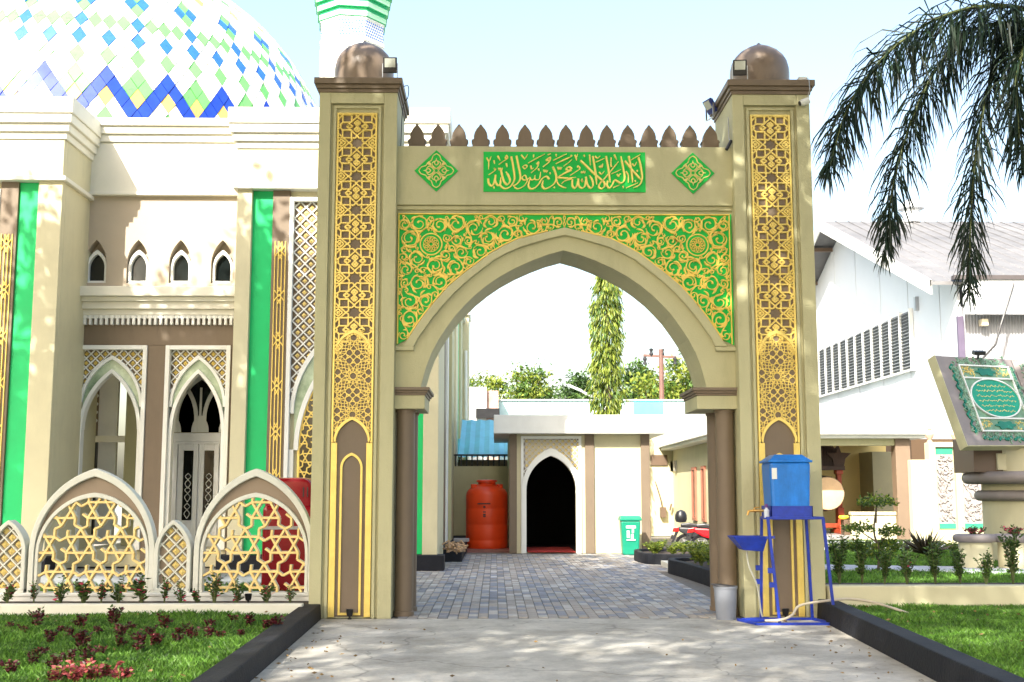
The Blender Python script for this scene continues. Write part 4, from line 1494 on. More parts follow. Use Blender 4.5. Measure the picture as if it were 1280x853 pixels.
for a, b in ((636.5, 646), (731.5, 743), (801.5, 812.5)):
    m = MB(); m.box(X_(a), X_(b), YP - .05, YP + .03, 0, zc)
    put(m.build('pilaster', BROWN, bevel=.008), pav)
m = MB()
m.box(fx0, fx0 + .06, YP - .04, YP + .001, 0, zc - .04); m.box(fx1 - .06, fx1, YP - .04, YP + .001, 0, zc - .04); m.box(fx0 + .06, fx1 - .06, YP - .04, YP + .001, zc - .10, zc - .04)
opb = full_arch(dcx, dhw + .10, 0, Z_(613) + .0, Z_(570) + .17, 14)
m.ring(opb, op, YP - .06, YP + .0012)
put(m.build('door_frame', WHITE, bevel=.006, fix=True), pav)
a0, a1, zt2 = fx0 + .06, fx1 - .06, zc - .10
ins = lambda x, z: a0 < x < a1 and z < zt2 and z > Z_(613) + .15 and not inpoly(x, z, opb)
m = MB(); m.ring([(x, zt2) for x, z in opb[1:-1]], [(x, max(z, Z_(613) + .1)) for x, z in opb[1:-1]], YP - .012, YP + .0008)
put(m.build('spandrel', BROWN), pav)
m = MB(); diag_lattice(m, a0, a1, 1.6, zt2, .13, .018, YP - .0125, .02, ins)
put(m.build('diamond_lattice', WHITE), pav)
m = MB(); studs(m, a0, a1, 1.6, zt2, .13, .036, YP - .0126, .02, ins)
put(m.build('gold_stud', GOLD2), pav)
tag(MB().box(X_(660), X_(719), YP + .02, YP + 2.2, .021, .034).build('red_carpet', mat('red_carpet', (.40, .035, .03), .9, .2, 20, .4, 100)), 'red carpet on the threshold of the dark pavilion doorway', 'carpet')
m = MB(); m.box(X_(719.5), X_(722.5), YP - .075, YP - .055, Z_(617), Z_(613))
put(m.build('door_switch', WHITE), pav)

# orange water tank
TY = 26.5
tx = ax(608.5, 640, TY)
r = 25.8 / F_PX * TY
tk = thing('water_tank', 'tall orange plastic water tank beside the pavilion', 'tank', (tx, TY, .06))
H_ = az(608, 600, TY) - .06
prof = [(r * .97, 0), (r, .03), (r, .16), (r * .985, .18), (r, .2), (r, .5), (r * .985, .52), (r, .54), (r, .85), (r * .985, .87), (r, .89), (r, H_ - .34), (r * .97, H_ - .28), (r * .86, H_ - .21), (r * .62, H_ - .15), (r * .5, H_ - .12), (r * .42, H_ - .10)]
ORANGE = mat('orange_plastic', (.74, .060, .008), .4, .08, 2)
o = MB().lathe(prof, (0, 0, 0), 40).build('body', ORANGE, tk, smooth=True, angle=50)
o = MB().lathe([(r * .42, H_ - .12), (r * .42, H_ - .05), (r * .50, H_ - .045), (r * .5, H_ - .01), (r * .42, H_), (.001, H_ + .005)], (0, 0, 0), 40).build('lid', ORANGE, tk, smooth=True)
for sx in (-.62, .62):
    MB().lathe([(.07, H_ - .19), (.07, H_ - .1), (.0, H_ - .095)], (sx * r, -.1, 0), 16).build('inlet_cap', ORANGE, tk, smooth=True)
mk = MB()
for (x, z, a, b) in ((-.06, .98, .14, .012), (-.05, .91, .025, .02), (-.05, .80, .03, .012), (-.05, .74, .03, .018), (-.05, .70, .028, .012)):
    y_ = -math.sqrt(r * r - x * x) - .004
    mk.box(x - a, x + a, y_ - .002, y_ + .02, z - b, z + b)
mk.build('printed_mark', BLACK, tk)
m = MB(); m.box(ax(584, 685, 26), ax(638, 685, 26), 25.75, 27.2, -.02, .06)
struct(m.build('tank_platform', mat('red_brown_tiles', (.25, .10, .08), .6, .2, 4)))
# yard wall, bars and roofs behind the tank
m = MB(); m.box(-3, X_(637) - .002, 28.2, 28.4, 0, az(600, 583, 28.2))
yw = tag(m.build('yard_wall', CREAM), 'plain cream yard wall behind the orange tank', 'wall')
rl = thing('bar_railing', 'black bar railing on top of the cream yard wall', 'railing', (0, 28.3, az(600, 583, 28.2)))
zb_ = az(600, 583, 28.2); zt_2 = az(600, 570, 28.2)
for i in range(12):
    x = -1.2 + i * .13
    MB().box(x - .018, x + .018, -.02, .02, 0, zt_2 - zb_).build('bar', BLACK, rl)
MB().box(-1.4, X_(637) - .01, -.03, .03, zt_2 - zb_, zt_2 - zb_ + .04).build('rail', BLACK, rl)
bh = thing('roofed_shed', 'shed with sloping blue corrugated roof behind the cream yard wall', 'shed', (0, 33, 0))
m = MB()
for i in range(60):
    x0 = -6 + i * .13
    z0, z1 = az(600, 572, 30) , az(600, 526, 33.5)
    h = .03 if i % 2 else 0
    m.add([(x0, 30 - 33, z0 + h), (x0 + .13, 30 - 33, z0 + .03 - h), (x0 + .13, .5, z1 + .03 - h), (x0, .5, z1 + h)], [(0, 1, 2, 3)])
m.build('roof', mat('blue_roof_sheet', (.16, .48, .62), .5, .15, 2), bh)
MB().box(-6, 1.8, -2.6, .4, 0, az(600, 572, 30) - .05).build('wall', BROWN, bh)
wh = thing('white_house', 'white house with rusty gable and dark window band beyond the blue shed', 'house', (-1, 42, 0))
Yh = 42
m = MB(); m.box(ax(540, 500, Yh) + 1, ax(608, 500, Yh) + 1, 0, 3, 0, az(600, 484, Yh)); m.build('wall', WHITE, wh)
m = MB(); m.box(ax(608, 500, Yh) + 1, ax(623, 500, Yh) + 1, .2, 2.8, 0, az(600, 488, Yh)); m.build('side_wall', mat('rusty_wall', (.50, .33, .26), .7, .3, 3), wh)
m = MB(); m.box(ax(595, 500, Yh) + 1, ax(624.5, 500, Yh) + 1, -.15, .05, az(600, 523, Yh), az(600, 511, Yh)); m.build('window_band', BLACK, wh)
tb = thing('long_roof_building', 'long building with pale turquoise sheet parapet behind the pavilion', 'building', (3, 44, 0))
Yt = 44
m = MB(); m.box(ax(624, 510, Yt) - 3, ax(900, 510, Yt) - 3, 0, 5, 0, az(700, 501, Yt)); m.build('wall', mat('pale_turquoise_paint', (.45, .66, .68), .6, .06, .8), tb)
m = MB(); m.box(ax(792, 510, Yt) - 3, ax(829, 510, Yt) - 3, -.03, .02, az(700, 522, Yt), az(700, 502, Yt)); m.build('sheet', mat('turquoise_sheet', (.10, .50, .58), .5, .15, 1.5), tb)
m = MB(); m.box(ax(622, 510, Yt) - 3, ax(900, 510, Yt) - 3, -.08, 5.1, az(700, 501, Yt), az(700, 499.5, Yt)); m.build('coping', WHITE, tb)

# green bin
bx_, by_ = 2.81, 24.65
bn = thing('litter_bin', 'green plastic litter bin with lid at the pavilion corner', 'bin', (bx_, by_, .004))
GB = mat('green_plastic', (.004, .22, .13), .4, .08, 3)
def frus(mb, w0, d0, z0, w1, d1, z1):
    mb.add([(-w0, -d0, z0), (w0, -d0, z0), (w0, d0, z0), (-w0, d0, z0), (-w1, -d1, z1), (w1, -d1, z1), (w1, d1, z1), (-w1, d1, z1)], [(0, 3, 2, 1), (4, 5, 6, 7), (0, 1, 5, 4), (1, 2, 6, 5), (2, 3, 7, 6), (3, 0, 4, 7)])
    return mb
frus(MB(), .165, .165, 0, .205, .2, .70).build('body', GB, bn, bevel=.03)
lb = frus(MB(), .225, .22, .70, .225, .22, .755); frus(lb, .222, .217, .754, .20, .19, .80)
lb.build('lid', GB, bn, bevel=.015)
m = MB(); m.box(-.10, .10, -.2045, -.19, .55, .60); m.box(-.085, -.03, -.2025, -.19, .36, .50); m.box(.0, .05, -.2025, -.19, .34, .43); m.box(.02, .06, -.2025, -.19, .45, .53); m.box(-.09, .09, -.201, -.19, .30, .325)
m.build('printed_sign', mat('white_print', (.8, .8, .8), .6), bn)
for sx in (-1, 1): MB().lathe([(.05, 0), (.05, .03)], (0, 0, 0), 12).xform(Matrix.Translation((sx * .15, .2, .05)) @ Matrix.Rotation(R(90), 4, 'Y')).build('wheel', BLACK, bn)

# planting beds with black kerbs in the court
def bed(path, poly, label, z1=.22):
    k = struct(kerb('bed_kerb', path, .12, -.02, z1, -1))
    s = struct(MB().slab(poly, -.02, z1 - .05).build('bed_soil', SOIL))
bed(catmull([(3.0, 13.2), (2.98, 16.2), (2.88, 18.2), (2.80, 19.2), (2.95, 19.65), (3.4, 19.75), (5, 19.8)], 6), [(3.05, 13.2), (5.0, 13.2), (5.0, 19.7), (3.3, 19.65), (2.95, 19.2), (3.02, 16.2)], '')
bed(catmull([(3.6, 21.2), (3.0, 21.25), (2.72, 21.6), (2.66, 22.4), (2.75, 23.2), (3.2, 23.5), (4.6, 23.6)], 6), [(3.6, 21.3), (4.6, 21.3), (4.6, 23.5), (3.2, 23.45), (2.8, 23.15), (2.72, 22.4), (2.8, 21.6), (3.05, 21.32)], '', .19)
m = MB(); m.box(2.95, 4.2, 19.9, 21.1, -.02, .09)
struct(m.build('court_step', OFFWHITE, bevel=.01))

# annex: cream building with canopy, windows and open porch
an = thing('annex', 'long cream annex with white canopy and open porch', 'building', (7, 27, 0))
WX, ZCn = 5.3, 2.52
Yf = 26.7
m = MB()
m.box(WX, WX + .2, 27.2, 36, 0, ZCn)
m.box(WX + .2, 7.3, 27.2, 27.4, 0, ZCn)
put(m.build('wall', CREAM2), an)
m = MB()
m.box(7.1, 7.3, 27.4, 31.0, 0, ZCn)
m.box(7.3, 10.35, 31.0, 31.2, 0, ZCn)
put(m.build('porch_wall', mat('cream_paint_warm_bounce', (.56, .43, .16), .6, .06, 2)), an)  # cream made yellower: light bounced inside the porch is painted into the colour
m = MB(); m.box(4.87, ax(1162, 541, Yf), Yf, 40, ZCn + .08, 3.30); m.box(4.95, ax(1160, 541, Yf), Yf + .12, 39, ZCn, ZCn + .08)
put(m.build('canopy', WHITE, bevel=.015), an)
m = MB(); m.box(7.3, 9.6, Yf + .35, Yf + .6, ZCn - .16, ZCn - .001)
put(m.build('porch_beam', CREAM, bevel=.01), an)
m = MB(); m.box(WX + .2, 12, 27.4, 31.0, -.02, .30)
put(m.build('porch_floor', mat('porch_tiles', (.30, .29, .28), .4, .1, 2)), an)
cx0, cx1 = ax(1120, 620, 27.1), ax(1138.5, 620, 27.1)
m = MB(); m.box(cx0, cx1, 27.0, 27.32, .2, ZCn)
put(m.build('porch_column', mat('tan_paint', (.20, .14, .092), .6, .06, 2), bevel=.012), an)
m = MB(); m.box(ax(1064, 650, 27.2), cx0, 27.15, 27.3, .2, az(1090, 644, 27.2)); m.box(ax(1063, 650, 27.2), cx0 - .001, 27.12, 27.33, az(1090, 644, 27.2), az(1090, 640, 27.2))
put(m.build('porch_parapet', CREAM2, bevel=.01), an)
m = MB(); m.box(ax(1090, 600, 30), ax(1118, 600, 30), 29.9, 30.999, .3, az(1100, 565, 30))
put(m.build('inner_wall', mat('olive_paint', (.28, .25, .14), .6, .08, 2)), an)
WRED = mat('red_brown_frame', (.36, .13, .08), .5, .15, 4)
for (ya, yb) in ((30.9, 31.5), (29.55, 30.05)):
    f = MB()
    z0_, z1_ = .55, 1.95
    f.box(WX - .05, WX + .01, ya, ya + .08, z0_, z1_); f.box(WX - .05, WX + .01, yb - .08, yb, z0_, z1_); f.box(WX - .05, WX + .01, ya + .08, yb - .08, z1_ - .08, z1_); f.box(WX - .05, WX + .01, ya + .08, yb - .08, z0_, z0_ + .08)
    wi = put(f.build('window', WRED, bevel=.005), an)
    g = MB().box(WX - .02, WX + .005, ya + .08, yb - .08, z0_ + .08, z1_ - .08).build('pane', GLASSD); g.parent = wi
for yy in (34.2, 35.0):
    put(MB().box(WX - .08, WX - .001, yy, yy + .22, 1.9, 2.2).build('wall_lamp', STEEL), an)
m = MB(); m.box(3.2, WX, 35.0, 35.2, 0, 3.0)
cb = tag(m.build('court_wall', CREAM2), 'cream end wall between the pavilion and the annex', 'wall')
m = MB(); m.box(ax(813, 575, 35), ax(834, 575, 35), 34.95, 35.001, az(820, 582, 35), az(820, 569, 35))
o = m.build('vent_opening', DKBROWN); o.parent = cb
m = MB()
m.tube([(ax(820, 620, 34.8), 34.9, 1.6), (ax(826, 640, 34.8), 34.85, 1.1), (ax(829, 655, 34.8), 34.85, .75)], .015, 6)
m.tube([(ax(838, 655, 34.8), 34.85, .75), (ax(840, 650, 34.8), 34.85, .95)], .03, 6)
m.box(ax(826, 655, 34.8), ax(833, 655, 34.8), 34.8, 34.99, .55, .85)
o = m.build('pipework', DKBROWN); o.parent = cb

# drum on its carved stand in the porch
DY = 28.6
dx_, dz_ = at(1029, 617, DY)
dr = thing('drum_stand', 'carved red wooden stand with dark pagoda top in the porch', 'stand', (dx_, DY, .3))
sxs = ax(1049, 620, DY) - dx_
for s in (-1, 1):
    x = s * sxs
    m = MB()
    m.box(x - .075, x + .075, -.12, .12, .20, .62); m.box(x - .055, x + .055, -.08, .08, .62, 1.5); m.box(x - .085, x + .085, -.11, .11, 1.02, 1.07); m.box(x - .085, x + .085, -.11, .11, 1.42, 1.52)
    m.build('post', WOODRED, dr, bevel=.012)
    m = MB(); m.box(x - .13, x + .13, -.45, .45, 0, .10); m.box(x - .10, x + .10, -.32, .32, .10, .21)
    m.build('foot', WOODRED, dr, bevel=.015)
m = MB(); m.box(-sxs, sxs, -.05, .05, .14, .24); m.build('stretcher', WOODRED, dr, bevel=.01)
m = MB()
DW = mat('dark_carved_wood', (.045, .018, .012), .45, .3, 8, .4, 40)
m.box(-sxs - .12, sxs + .12, -.16, .16, 1.52, 1.62)
for s in (-1, 1):
    x = s * sxs
    m.prism([(x - .12, 1.62), (x + .12, 1.62), (x + .16, 1.80), (x + .30, 1.93), (x + .06, 1.95), (x, 2.14), (x - .06, 1.95), (x - .3, 1.93), (x - .16, 1.80)], -.09, .09)
for i in range(-5, 6):
    x = i * sxs / 6
    zc_ = 1.9 + .22 * math.cos(i / 5.5 * 1.4)
    m.prism([(x - .05, 1.62), (x + .05, 1.62), (x + .06, zc_), (x, zc_ + .1), (x - .06, zc_)], -.06, .06)
m.build('carved_top', DW, dr, bevel=.006)
drm = thing('drum', 'large round wooden drum with pale skin held in the red stand', 'drum', (dx_, DY, dz_))
rd = .40
M90 = Matrix.Rotation(R(90), 4, 'X')
MB().lathe([(rd * .97, -.42), (rd * 1.06, -.2), (rd * 1.09, 0), (rd * 1.06, .2), (rd * .97, .42)], (0, 0, 0), 36).xform(M90).build('shell', DW, drm, smooth=True)
for s in (-1, 1):
    MB().lathe([(0.001, s * .435), (rd * .9, s * .43), (rd * .985, s * .415), (rd * .985, s * .34)], (0, 0, 0), 36).xform(M90).build('skin', SKIN, drm, smooth=True)
pg = MB()
for k in range(24):
    a = k * math.pi / 12
    c = Vector((math.cos(a) * rd * 1.0, -.37, math.sin(a) * rd * 1.0))
    pg.obox(c, (.014, 0, 0), (0, .012, 0), (0, 0, .014))
pg.build('peg_ring', DKBROWN, drm)
# ochre cushion seen on the parapet
cu = MB().lathe([(.001, 0), (.10, .01), (.125, .05), (.10, .09), (.001, .10)], (ax(1061, 645, 27.2), 27.6, az(1061, 650, 27.2)), 20)
tag(cu.build('bowl', mat('yellow_enamel', (.75, .52, .04), .35), smooth=True), 'small round yellow bowl beside the porch parapet', 'bowl')
tag(MB().box(ax(1054, 660, 27.6), ax(1068, 660, 27.6), 27.5, 27.8, .3, az(1061, 650.5, 27.2) + .002).build('bowl_stool', DKBROWN, bevel=.01), 'low dark stool under the yellow bowl in the porch', 'stool')

# ornamental garden wall with stone panels
Yw = 23.6
gw_ = thing('ornamental_wall', 'sunlit cream garden wall with white stone panels, green bands and ball finials', 'wall', (10, Yw, 0))
def wxp(p): return ax(p, 610, Yw)
zt3, zb3 = az(1190, 556, Yw), GZ - .05
m = MB(); m.box(wxp(1140), wxp(1172.5), Yw, Yw + .2, zb3, az(1150, 575, Yw)); m.box(wxp(1172.5), wxp(1262), Yw + .06, Yw + .2, zb3, zt3 - .05); m.box(wxp(1164), wxp(1262), Yw - .02, Yw + .22, zt3 - .05, zt3 + .05); m.box(wxp(1160), wxp(1262), Yw - .03, Yw + .06, zb3, az(1190, 663, Yw))
put(m.build('wall_body', CREAM2, bevel=.01), gw_)
for p in (1166.5, 1199, 1233):
    m = MB(); m.box(wxp(p - 4), wxp(p + 4), Yw - .05, Yw + .22, zb3, zt3 + .04)
    po_ = put(m.build('post', CREAM2, bevel=.01), gw_)
    c = ((wxp(p - 4) + wxp(p + 4)) / 2, Yw + .08, zt3 + .045)
    m = MB().lathe([(.055, 0), (.055, .03), (.03, .05), (.075, .11), (.09, .16), (.075, .21), (.03, .255), (.045, .27), (.02, .31), (.001, .325)], c, 20)
    o = m.build('finial', mat('pink_stone', (.55, .38, .28), .6, .1, 4), smooth=True); o.parent = po_
STONE = mat('white_stone_relief', (.36, .33, .31), .7, .2, 4, .2, 30)
for (a, b) in ((1172.5, 1193.5), (1204.5, 1228)):
    x0, x1 = wxp(a), wxp(b)
    zA, zB = az(1190, 661, Yw), az(1190, 560, Yw)
    m = MB(); m.box(x0, x1, Yw + .03, Yw + .061, zB - .13, zB); m.box(x0, x1, Yw + .03, Yw + .061, zA, zA + .1)
    put(m.build('green_band', mat('teal_band', (.03, .30, .16), .5, .1, 3)), gw_)
    m = MB()
    zA2, zB2 = zA + .1, zB - .13
    m.box(x0, x1, Yw + .035, Yw + .0612, zA2, zB2)
    g = random.Random(int(a))
    for q in range(170):
        cx, cz = g.uniform(x0 + .04, x1 - .04), g.uniform(zA2 + .04, zB2 - .04)
        an_ = g.uniform(0, 6.28)
        l = g.uniform(.02, .05)
        pts = [(cx + math.cos(an_) * l * t, cz + math.sin(an_) * l * t + .02 * t * t) for t in (-1, 0, 1)]
        m.ribbon(pts, g.uniform(.018, .035), Yw + .035, .034 + .0007 * (q % 20), .4)
    put(m.build('relief_panel', STONE), gw_)
bwn = tag(MB().box(ax(1139, 560, 31.5), 16, 31.5, 34, 0, az(1170, 549, 31.5)).build('brown_house', mat('brown_wall', (.075, .042, .018), .7, .1, 1)), 'plain brown walled house behind the ornamental wall', 'house')

# the white hall
hall = thing('hall', 'large white sheet metal hall with gable roof and louvred windows', 'hall', (14, 34, 0))
HX, HY0 = 13.65, 34.0
YRg = 44.9
zr_ = az(1034, 277, YRg)
ze_ = az(1206, 352, HY0 - .4)
slope = (zr_ - ze_) / (YRg - HY0 + .4)
WSH = mat('white_sheet_metal', (.60, .63, .66), .45, .03, 1, .05, 20)
npan = 16
pw_ = 2 * (YRg - HY0) / npan
z_at = lambda y: zr_ - abs(y - YRg) * slope - .22
for i in range(npan):                                    # vertical cladding sheets of the gable wall
    y0, y1 = HY0 + i * pw_, HY0 + (i + 1) * pw_ - .02
    m = MB()
    v = [(HX, y0, 0), (HX, y1, 0), (HX, y1, z_at(y1)), (HX, y0, z_at(y0))]
    if y0 < YRg < y1: v = [(HX, y0, 0), (HX, y1, 0), (HX, y1, z_at(y1)), (HX, YRg, z_at(YRg)), (HX, y0, z_at(y0))]
    n = len(v)
    off = .012 * (i % 2)
    v2 = [(x + .08, y, z) for x, y, z in v]
    m.add([(x - off, y, z) for x, y, z in v] + v2, [tuple(range(n)), tuple(range(2 * n - 1, n - 1, -1))] + [(k, n + k, n + (k + 1) % n, (k + 1) % n) for k in range(n)])
    put(m.build('cladding_sheet', WSH), hall)
m = MB()
ROOFM = mat('weathered_roof_sheet', (.155, .153, .155), .6, .2, .5, .1, 8, dirt=.35)
for s in (-1, 1):
    y_e = YRg + s * (YRg - HY0 + .4)
    m.add([(HX - .9, YRg, zr_), (60, YRg, zr_), (60, y_e, ze_), (HX - .9, y_e, ze_), (HX - .9, YRg, zr_ - .1), (60, YRg, zr_ - .1), (60, y_e, ze_ - .1), (HX - .9, y_e, ze_ - .1)],
          [(0, 1, 2, 3), (4, 7, 6, 5), (0, 3, 7, 4), (3, 2, 6, 7)])
for i in range(90):
    x = HX - .8 + i * .5
    a = Vector((x, YRg - .05, zr_ + .012)); b = Vector((x, HY0 - .38, ze_ + .012))
    m.add([a - Vector((.03, 0, .01)), a + Vector((0, 0, .02)), a + Vector((.03, 0, -.01)), b - Vector((.03, 0, .01)), b + Vector((0, 0, .02)), b + Vector((.03, 0, -.01))], [(0, 1, 4, 3), (1, 2, 5, 4)])
put(m.build('roof', ROOFM), hall)
for s in (-1, 1):
    m = MB()
    y_e = YRg + s * (YRg - HY0 + .4)
    m.add([(HX - .95, YRg, zr_ + .05), (HX - .95, y_e, ze_ + .05), (HX - .95, y_e, ze_ - .38), (HX - .95, YRg, zr_ - .38), (HX - .88, YRg, zr_ + .05), (HX - .88, y_e, ze_ + .05), (HX - .88, y_e, ze_ - .38), (HX - .88, YRg, zr_ - .38)],
          [(0, 1, 2, 3), (4, 7, 6, 5), (0, 4, 5, 1), (3, 2, 6, 7)])
    put(m.build('barge_board', WHITE), hall)
for i in range(5):
    y = YRg + 1.5 + i * 2.4
    put(MB().box(HX - .88, HX, y - .08, y + .08, z_at(y) - .1, z_at(y) + .05).build('purlin', DKBROWN), hall)
# eave band and corrugated front
zf0, zf1 = az(1240, 393, HY0 - .5), az(1240, 350, HY0 - .5)
put(MB().box(ax(1205, 370, HY0 - .5), 40, HY0 - .55, HY0 - .4, zf0, zf1).build('eave_fascia', WSH), hall)
put(MB().box(HX - .3, 40, HY0 - .62, HY0 - .38, zf1, zf1 + .12).build('gutter', mat('dark_gutter', (.07, .06, .06), .5)), hall)
m = MB()
for i in range(180):
    x = HX + .08 + i * .09
    m.add([(x, HY0 + .05, 0), (x + .045, HY0, 0), (x + .045, HY0, zf0 + .3), (x, HY0 + .05, zf0 + .3), (x + .09, HY0 + .05, 0), (x + .09, HY0 + .05, zf0 + .3)], [(0, 1, 2, 3), (1, 4, 5, 2)])
put(m.build('corrugated_wall', mat('grey_corrugated', (.34, .35, .37), .5, .1, 1)), hall)
put(MB().box(HX - .06, HX + .12, HY0 - .1, HY0 - .001, 0, zf0).build('corner_post', mat('purple_grey_post', (.10, .08, .13), .5)), hall)
# louvres
yA, yB = 37.7, 49.6
zLa, zLb = az(1149, 459, yA), az(1147, 388, yA)
nl = 12
lw_ = (yB - yA) / nl
LV = mat('louvre_grey', (.26, .275, .29), .5, .1, 3)
for i in range(nl):
    y0 = yA + i * lw_
    m = MB()
    m.box(HX - .05, HX - .02, y0 + .04, y0 + lw_ - .04, zLa, zLb)
    pnl = put(m.build('louvre_panel', mat('louvre_dark', (.10, .11, .12), .6)), hall)
    m = MB()
    ns = 17
    for k in range(ns):
        z = zLa + (k + .5) * (zLb - zLa) / ns
        m.obox((HX - .085, y0 + lw_ / 2, z), (.032, 0, .02), (0, lw_ / 2 - .05, 0), (-.003, 0, .005))
    o = m.build('slats', LV); o.parent = pnl
    m = MB(); m.box(HX - .13, HX - .01, y0 - .05, y0 + .05, zLa - .06, zLb + .06)
    o = m.build('mullion', WHITE); o.parent = pnl
m = MB(); m.box(HX - .14, HX - .012, yA - .1, yB + .1, zLa - .12, zLa - .06)
put(m.build('louvre_sill', WHITE), hall)
put(MB().box(HX - .12, HX, yA - .6, yA - .45, zLb - .1, zLb + .35).build('vent_pipe', STEEL), hall)
fl_ = MB().box(ax(1224, 404, 33.9), ax(1232, 404, 33.9), 33.7, 33.95, az(1228, 408, 33.9), az(1228, 400, 33.9))
put(fl_.build('wall_lamp', mat('lamp_cream', (.7, .62, .45), .5)), hall)
m = MB(); m.tube([(ax(1275, 350, 33), 33.4, az(1275, 350, 33)), (ax(1255, 405, 33), 33.2, az(1255, 405, 33)), (ax(1248, 430, 33), 33.2, az(1248, 430, 33)), (ax(1232, 446, 33), 33.4, az(1232, 450, 33))], .03, 6)
put(m.build('hanging_cable', BLACK), hall)
m = MB().lathe([(.35, 0), (.35, .5), (.5, .55), (.5, .7), (.1, .95), (.001, .98)], (ax(1139, 270, YRg), YRg, zr_ - .05), 16)
put(m.build('roof_vent', WSH, smooth=True), hall)

# utility pole and lamp arm beyond
up_ = thing('utility_pole', 'tall utility pole with crossarm and insulators beyond the court', 'pole', (ax(827, 480, 47), 47, 0))
zt4 = az(826, 440, 47)
POLE = mat('pole_steel', (.13, .065, .05), .6, .2, 3)
MB().tube([(0, 0, 0), (0, 0, zt4 + .1)], [.13, .09], 10).build('mast', POLE, up_)
zz = az(826, 446, 47)
MB().bar((-.72, 0, zz + .05), (.62, 0, zz - .03), .045).build('crossarm', POLE, up_)
for (x, h) in ((-.40, .34), (.05, .28), (-.66, -.34), (.56, -.28)):
    MB().lathe([(.05, 0), (.09, .1 if h > 0 else -.1), (.05, .2 if h > 0 else -.2), (.09, .3 if h > 0 else -.3), (.02, h)], (x, 0, zz), 10).build('insulator', BLACK, up_)
la = thing('street_lamp', 'white street lamp arm half hidden behind the column tree', 'street lamp', (ax(757, 500, 40), 40, 0))
MB().tube([(0, 0, 0), (0, 0, az(757, 505, 40)), (-.3, 0, az(750, 499, 40)), (ax(722, 487, 40) - ax(757, 500, 40), 0, az(722, 487, 40))], [.07, .055, .05, .04], 8).build('arm', WHITE, la)
xx, zz = ax(722, 486, 40) - ax(757, 500, 40), az(722, 486, 40)
MB().obox((xx - .1, 0, zz + .02), (.24, 0, -.1), (0, .09, 0), (.015, 0, .035)).build('lamp_head', WHITE, la, bevel=.01)
# ================================================================== SMALL THINGS AT THE GATE
# blue hand-washing stand
SX0, SX1, SYf, SYb = ax(958, 700, 11.85), ax(1021, 700, 11.85), 11.72, 12.16
st = thing('wash_stand', 'blue steel hand washing stand with basin beside the right pillar', 'stand', ((SX0 + SX1) / 2, (SYf + SYb) / 2, .004))
ox, oy = st.location.x, st.location.y
zs_ = az(985, 648, 11.85)
hx, hy = (SX1 - SX0) / 2, (SYb - SYf) / 2
def leg(a, b, n='leg'): MB().bar(a, b, .014).build(n, BLUE, st, bevel=.003)
tops = {(-1, -1): (-hx - .005, -hy, zs_), (-1, 1): (-hx + .02, hy - .06, zs_), (1, -1): (hx + .04, -hy, zs_), (1, 1): (hx - .03, hy - .06, zs_)}
bots = {(-1, -1): (-hx + .08, -hy - .02, .012), (-1, 1): (-hx + .0, hy, .012), (1, -1): (hx + .12, -hy - .02, .012), (1, 1): (hx + .02, hy, .012)}
for k in tops: leg(bots[k], tops[k])
def rail(a, b): MB().bar(a, b, .0135).build('rail', BLUE, st, bevel=.003)
rail(bots[(-1, -1)], bots[(1, -1)]); rail(bots[(-1, 1)], bots[(1, 1)]); rail(bots[(1, -1)], bots[(1, 1)]); rail(tops[(-1, -1)], tops[(1, -1)]); rail(tops[(1, -1)], tops[(1, 1)]); rail(tops[(-1, 1)], tops[(1, 1)]); rail(tops[(-1, -1)], tops[(-1, 1)])
# foot pedal frame to the left
lx_ = ax(926, 775, 11.95) - ox
pdl = MB()
pdl.bar(bots[(-1, -1)], (lx_ + .1, -hy - .03, .012), .013); pdl.bar(bots[(-1, 1)], (lx_, hy - .06, .012), .013); pdl.bar((lx_ + .1, -hy - .03, .014), (lx_, hy - .06, .014), .013)
for t in (.25, .5, .75): pdl.bar((lx_ + .09 - .09 * t, -hy + (2 * hy - .06) * t, .026), (-hx + .05, -hy + (2 * hy - .06) * t + .03, .034), .011)
pdl.build('pedal_frame', BLUE, st, bevel=.003)
br = MB()
for zq_ in (.38, .52):
    for k in ((-1, -1), (-1, 1)):
        t = zq_ / zs_
        c = Vector(bots[k]).lerp(Vector(tops[k]), t)
        br.obox(c + Vector((-.03, 0, 0)), (.028, 0, 0), (0, .012, 0), (0, 0, .026))
br.build('bracket', BLUE, st, bevel=.003)
# shelf tray
tw0, tw1 = ax(960, 640, 11.85) - ox, ax(1012, 640, 11.85) - ox
ztr = az(985, 633, 11.85)
m = MB(); m.box(tw0, tw1, -hy + .005, hy - .02, zs_ - .005, zs_ + .012)
for a, b, c, d in ((tw0, tw1, -hy, -hy + .012), (tw0, tw1, hy - .03, hy - .018), (tw0, tw0 + .012, -hy, hy - .02), (tw1 - .012, tw1, -hy, hy - .02)): m.box(a, b, c, d, zs_ - .015, ztr)
m.build('tray', BLUE, st, bevel=.002)
# side shelf with tap and basin
m = MB(); m.box(tw0 - .07, tw0 + .02, -hy, -hy + .2, zs_ - .012, zs_ + .002); m.build('side_shelf', BLUE, st)
bz_ = az(936, 671, 11.85)
bxa, bxb = ax(914, 672, 11.85) - ox, ax(957, 672, 11.85) - ox
b_ = MB()
yA_, yB_ = -hy + .02, hy - .08
ins_ = .085
top = [(bxa, yA_, bz_), (bxb, yA_, bz_), (bxb, yB_, bz_), (bxa, yB_, bz_)]
bot = [(bxa + ins_ * 1.3, yA_ + .06, bz_ - .135), (bxb - ins_ * .45, yA_ + .06, bz_ - .15), (bxb - ins_ * .45, yB_ - .06, bz_ - .15), (bxa + ins_ * 1.3, yB_ - .06, bz_ - .135)]
ti = [(x * .95 + (bxa + bxb) / 2 * .05, y * .95, z - .001) for x, y, z in top]
bi = [(x * .95 + (bxa + bxb) / 2 * .05, y * .95, z + .012) for x, y, z in bot]
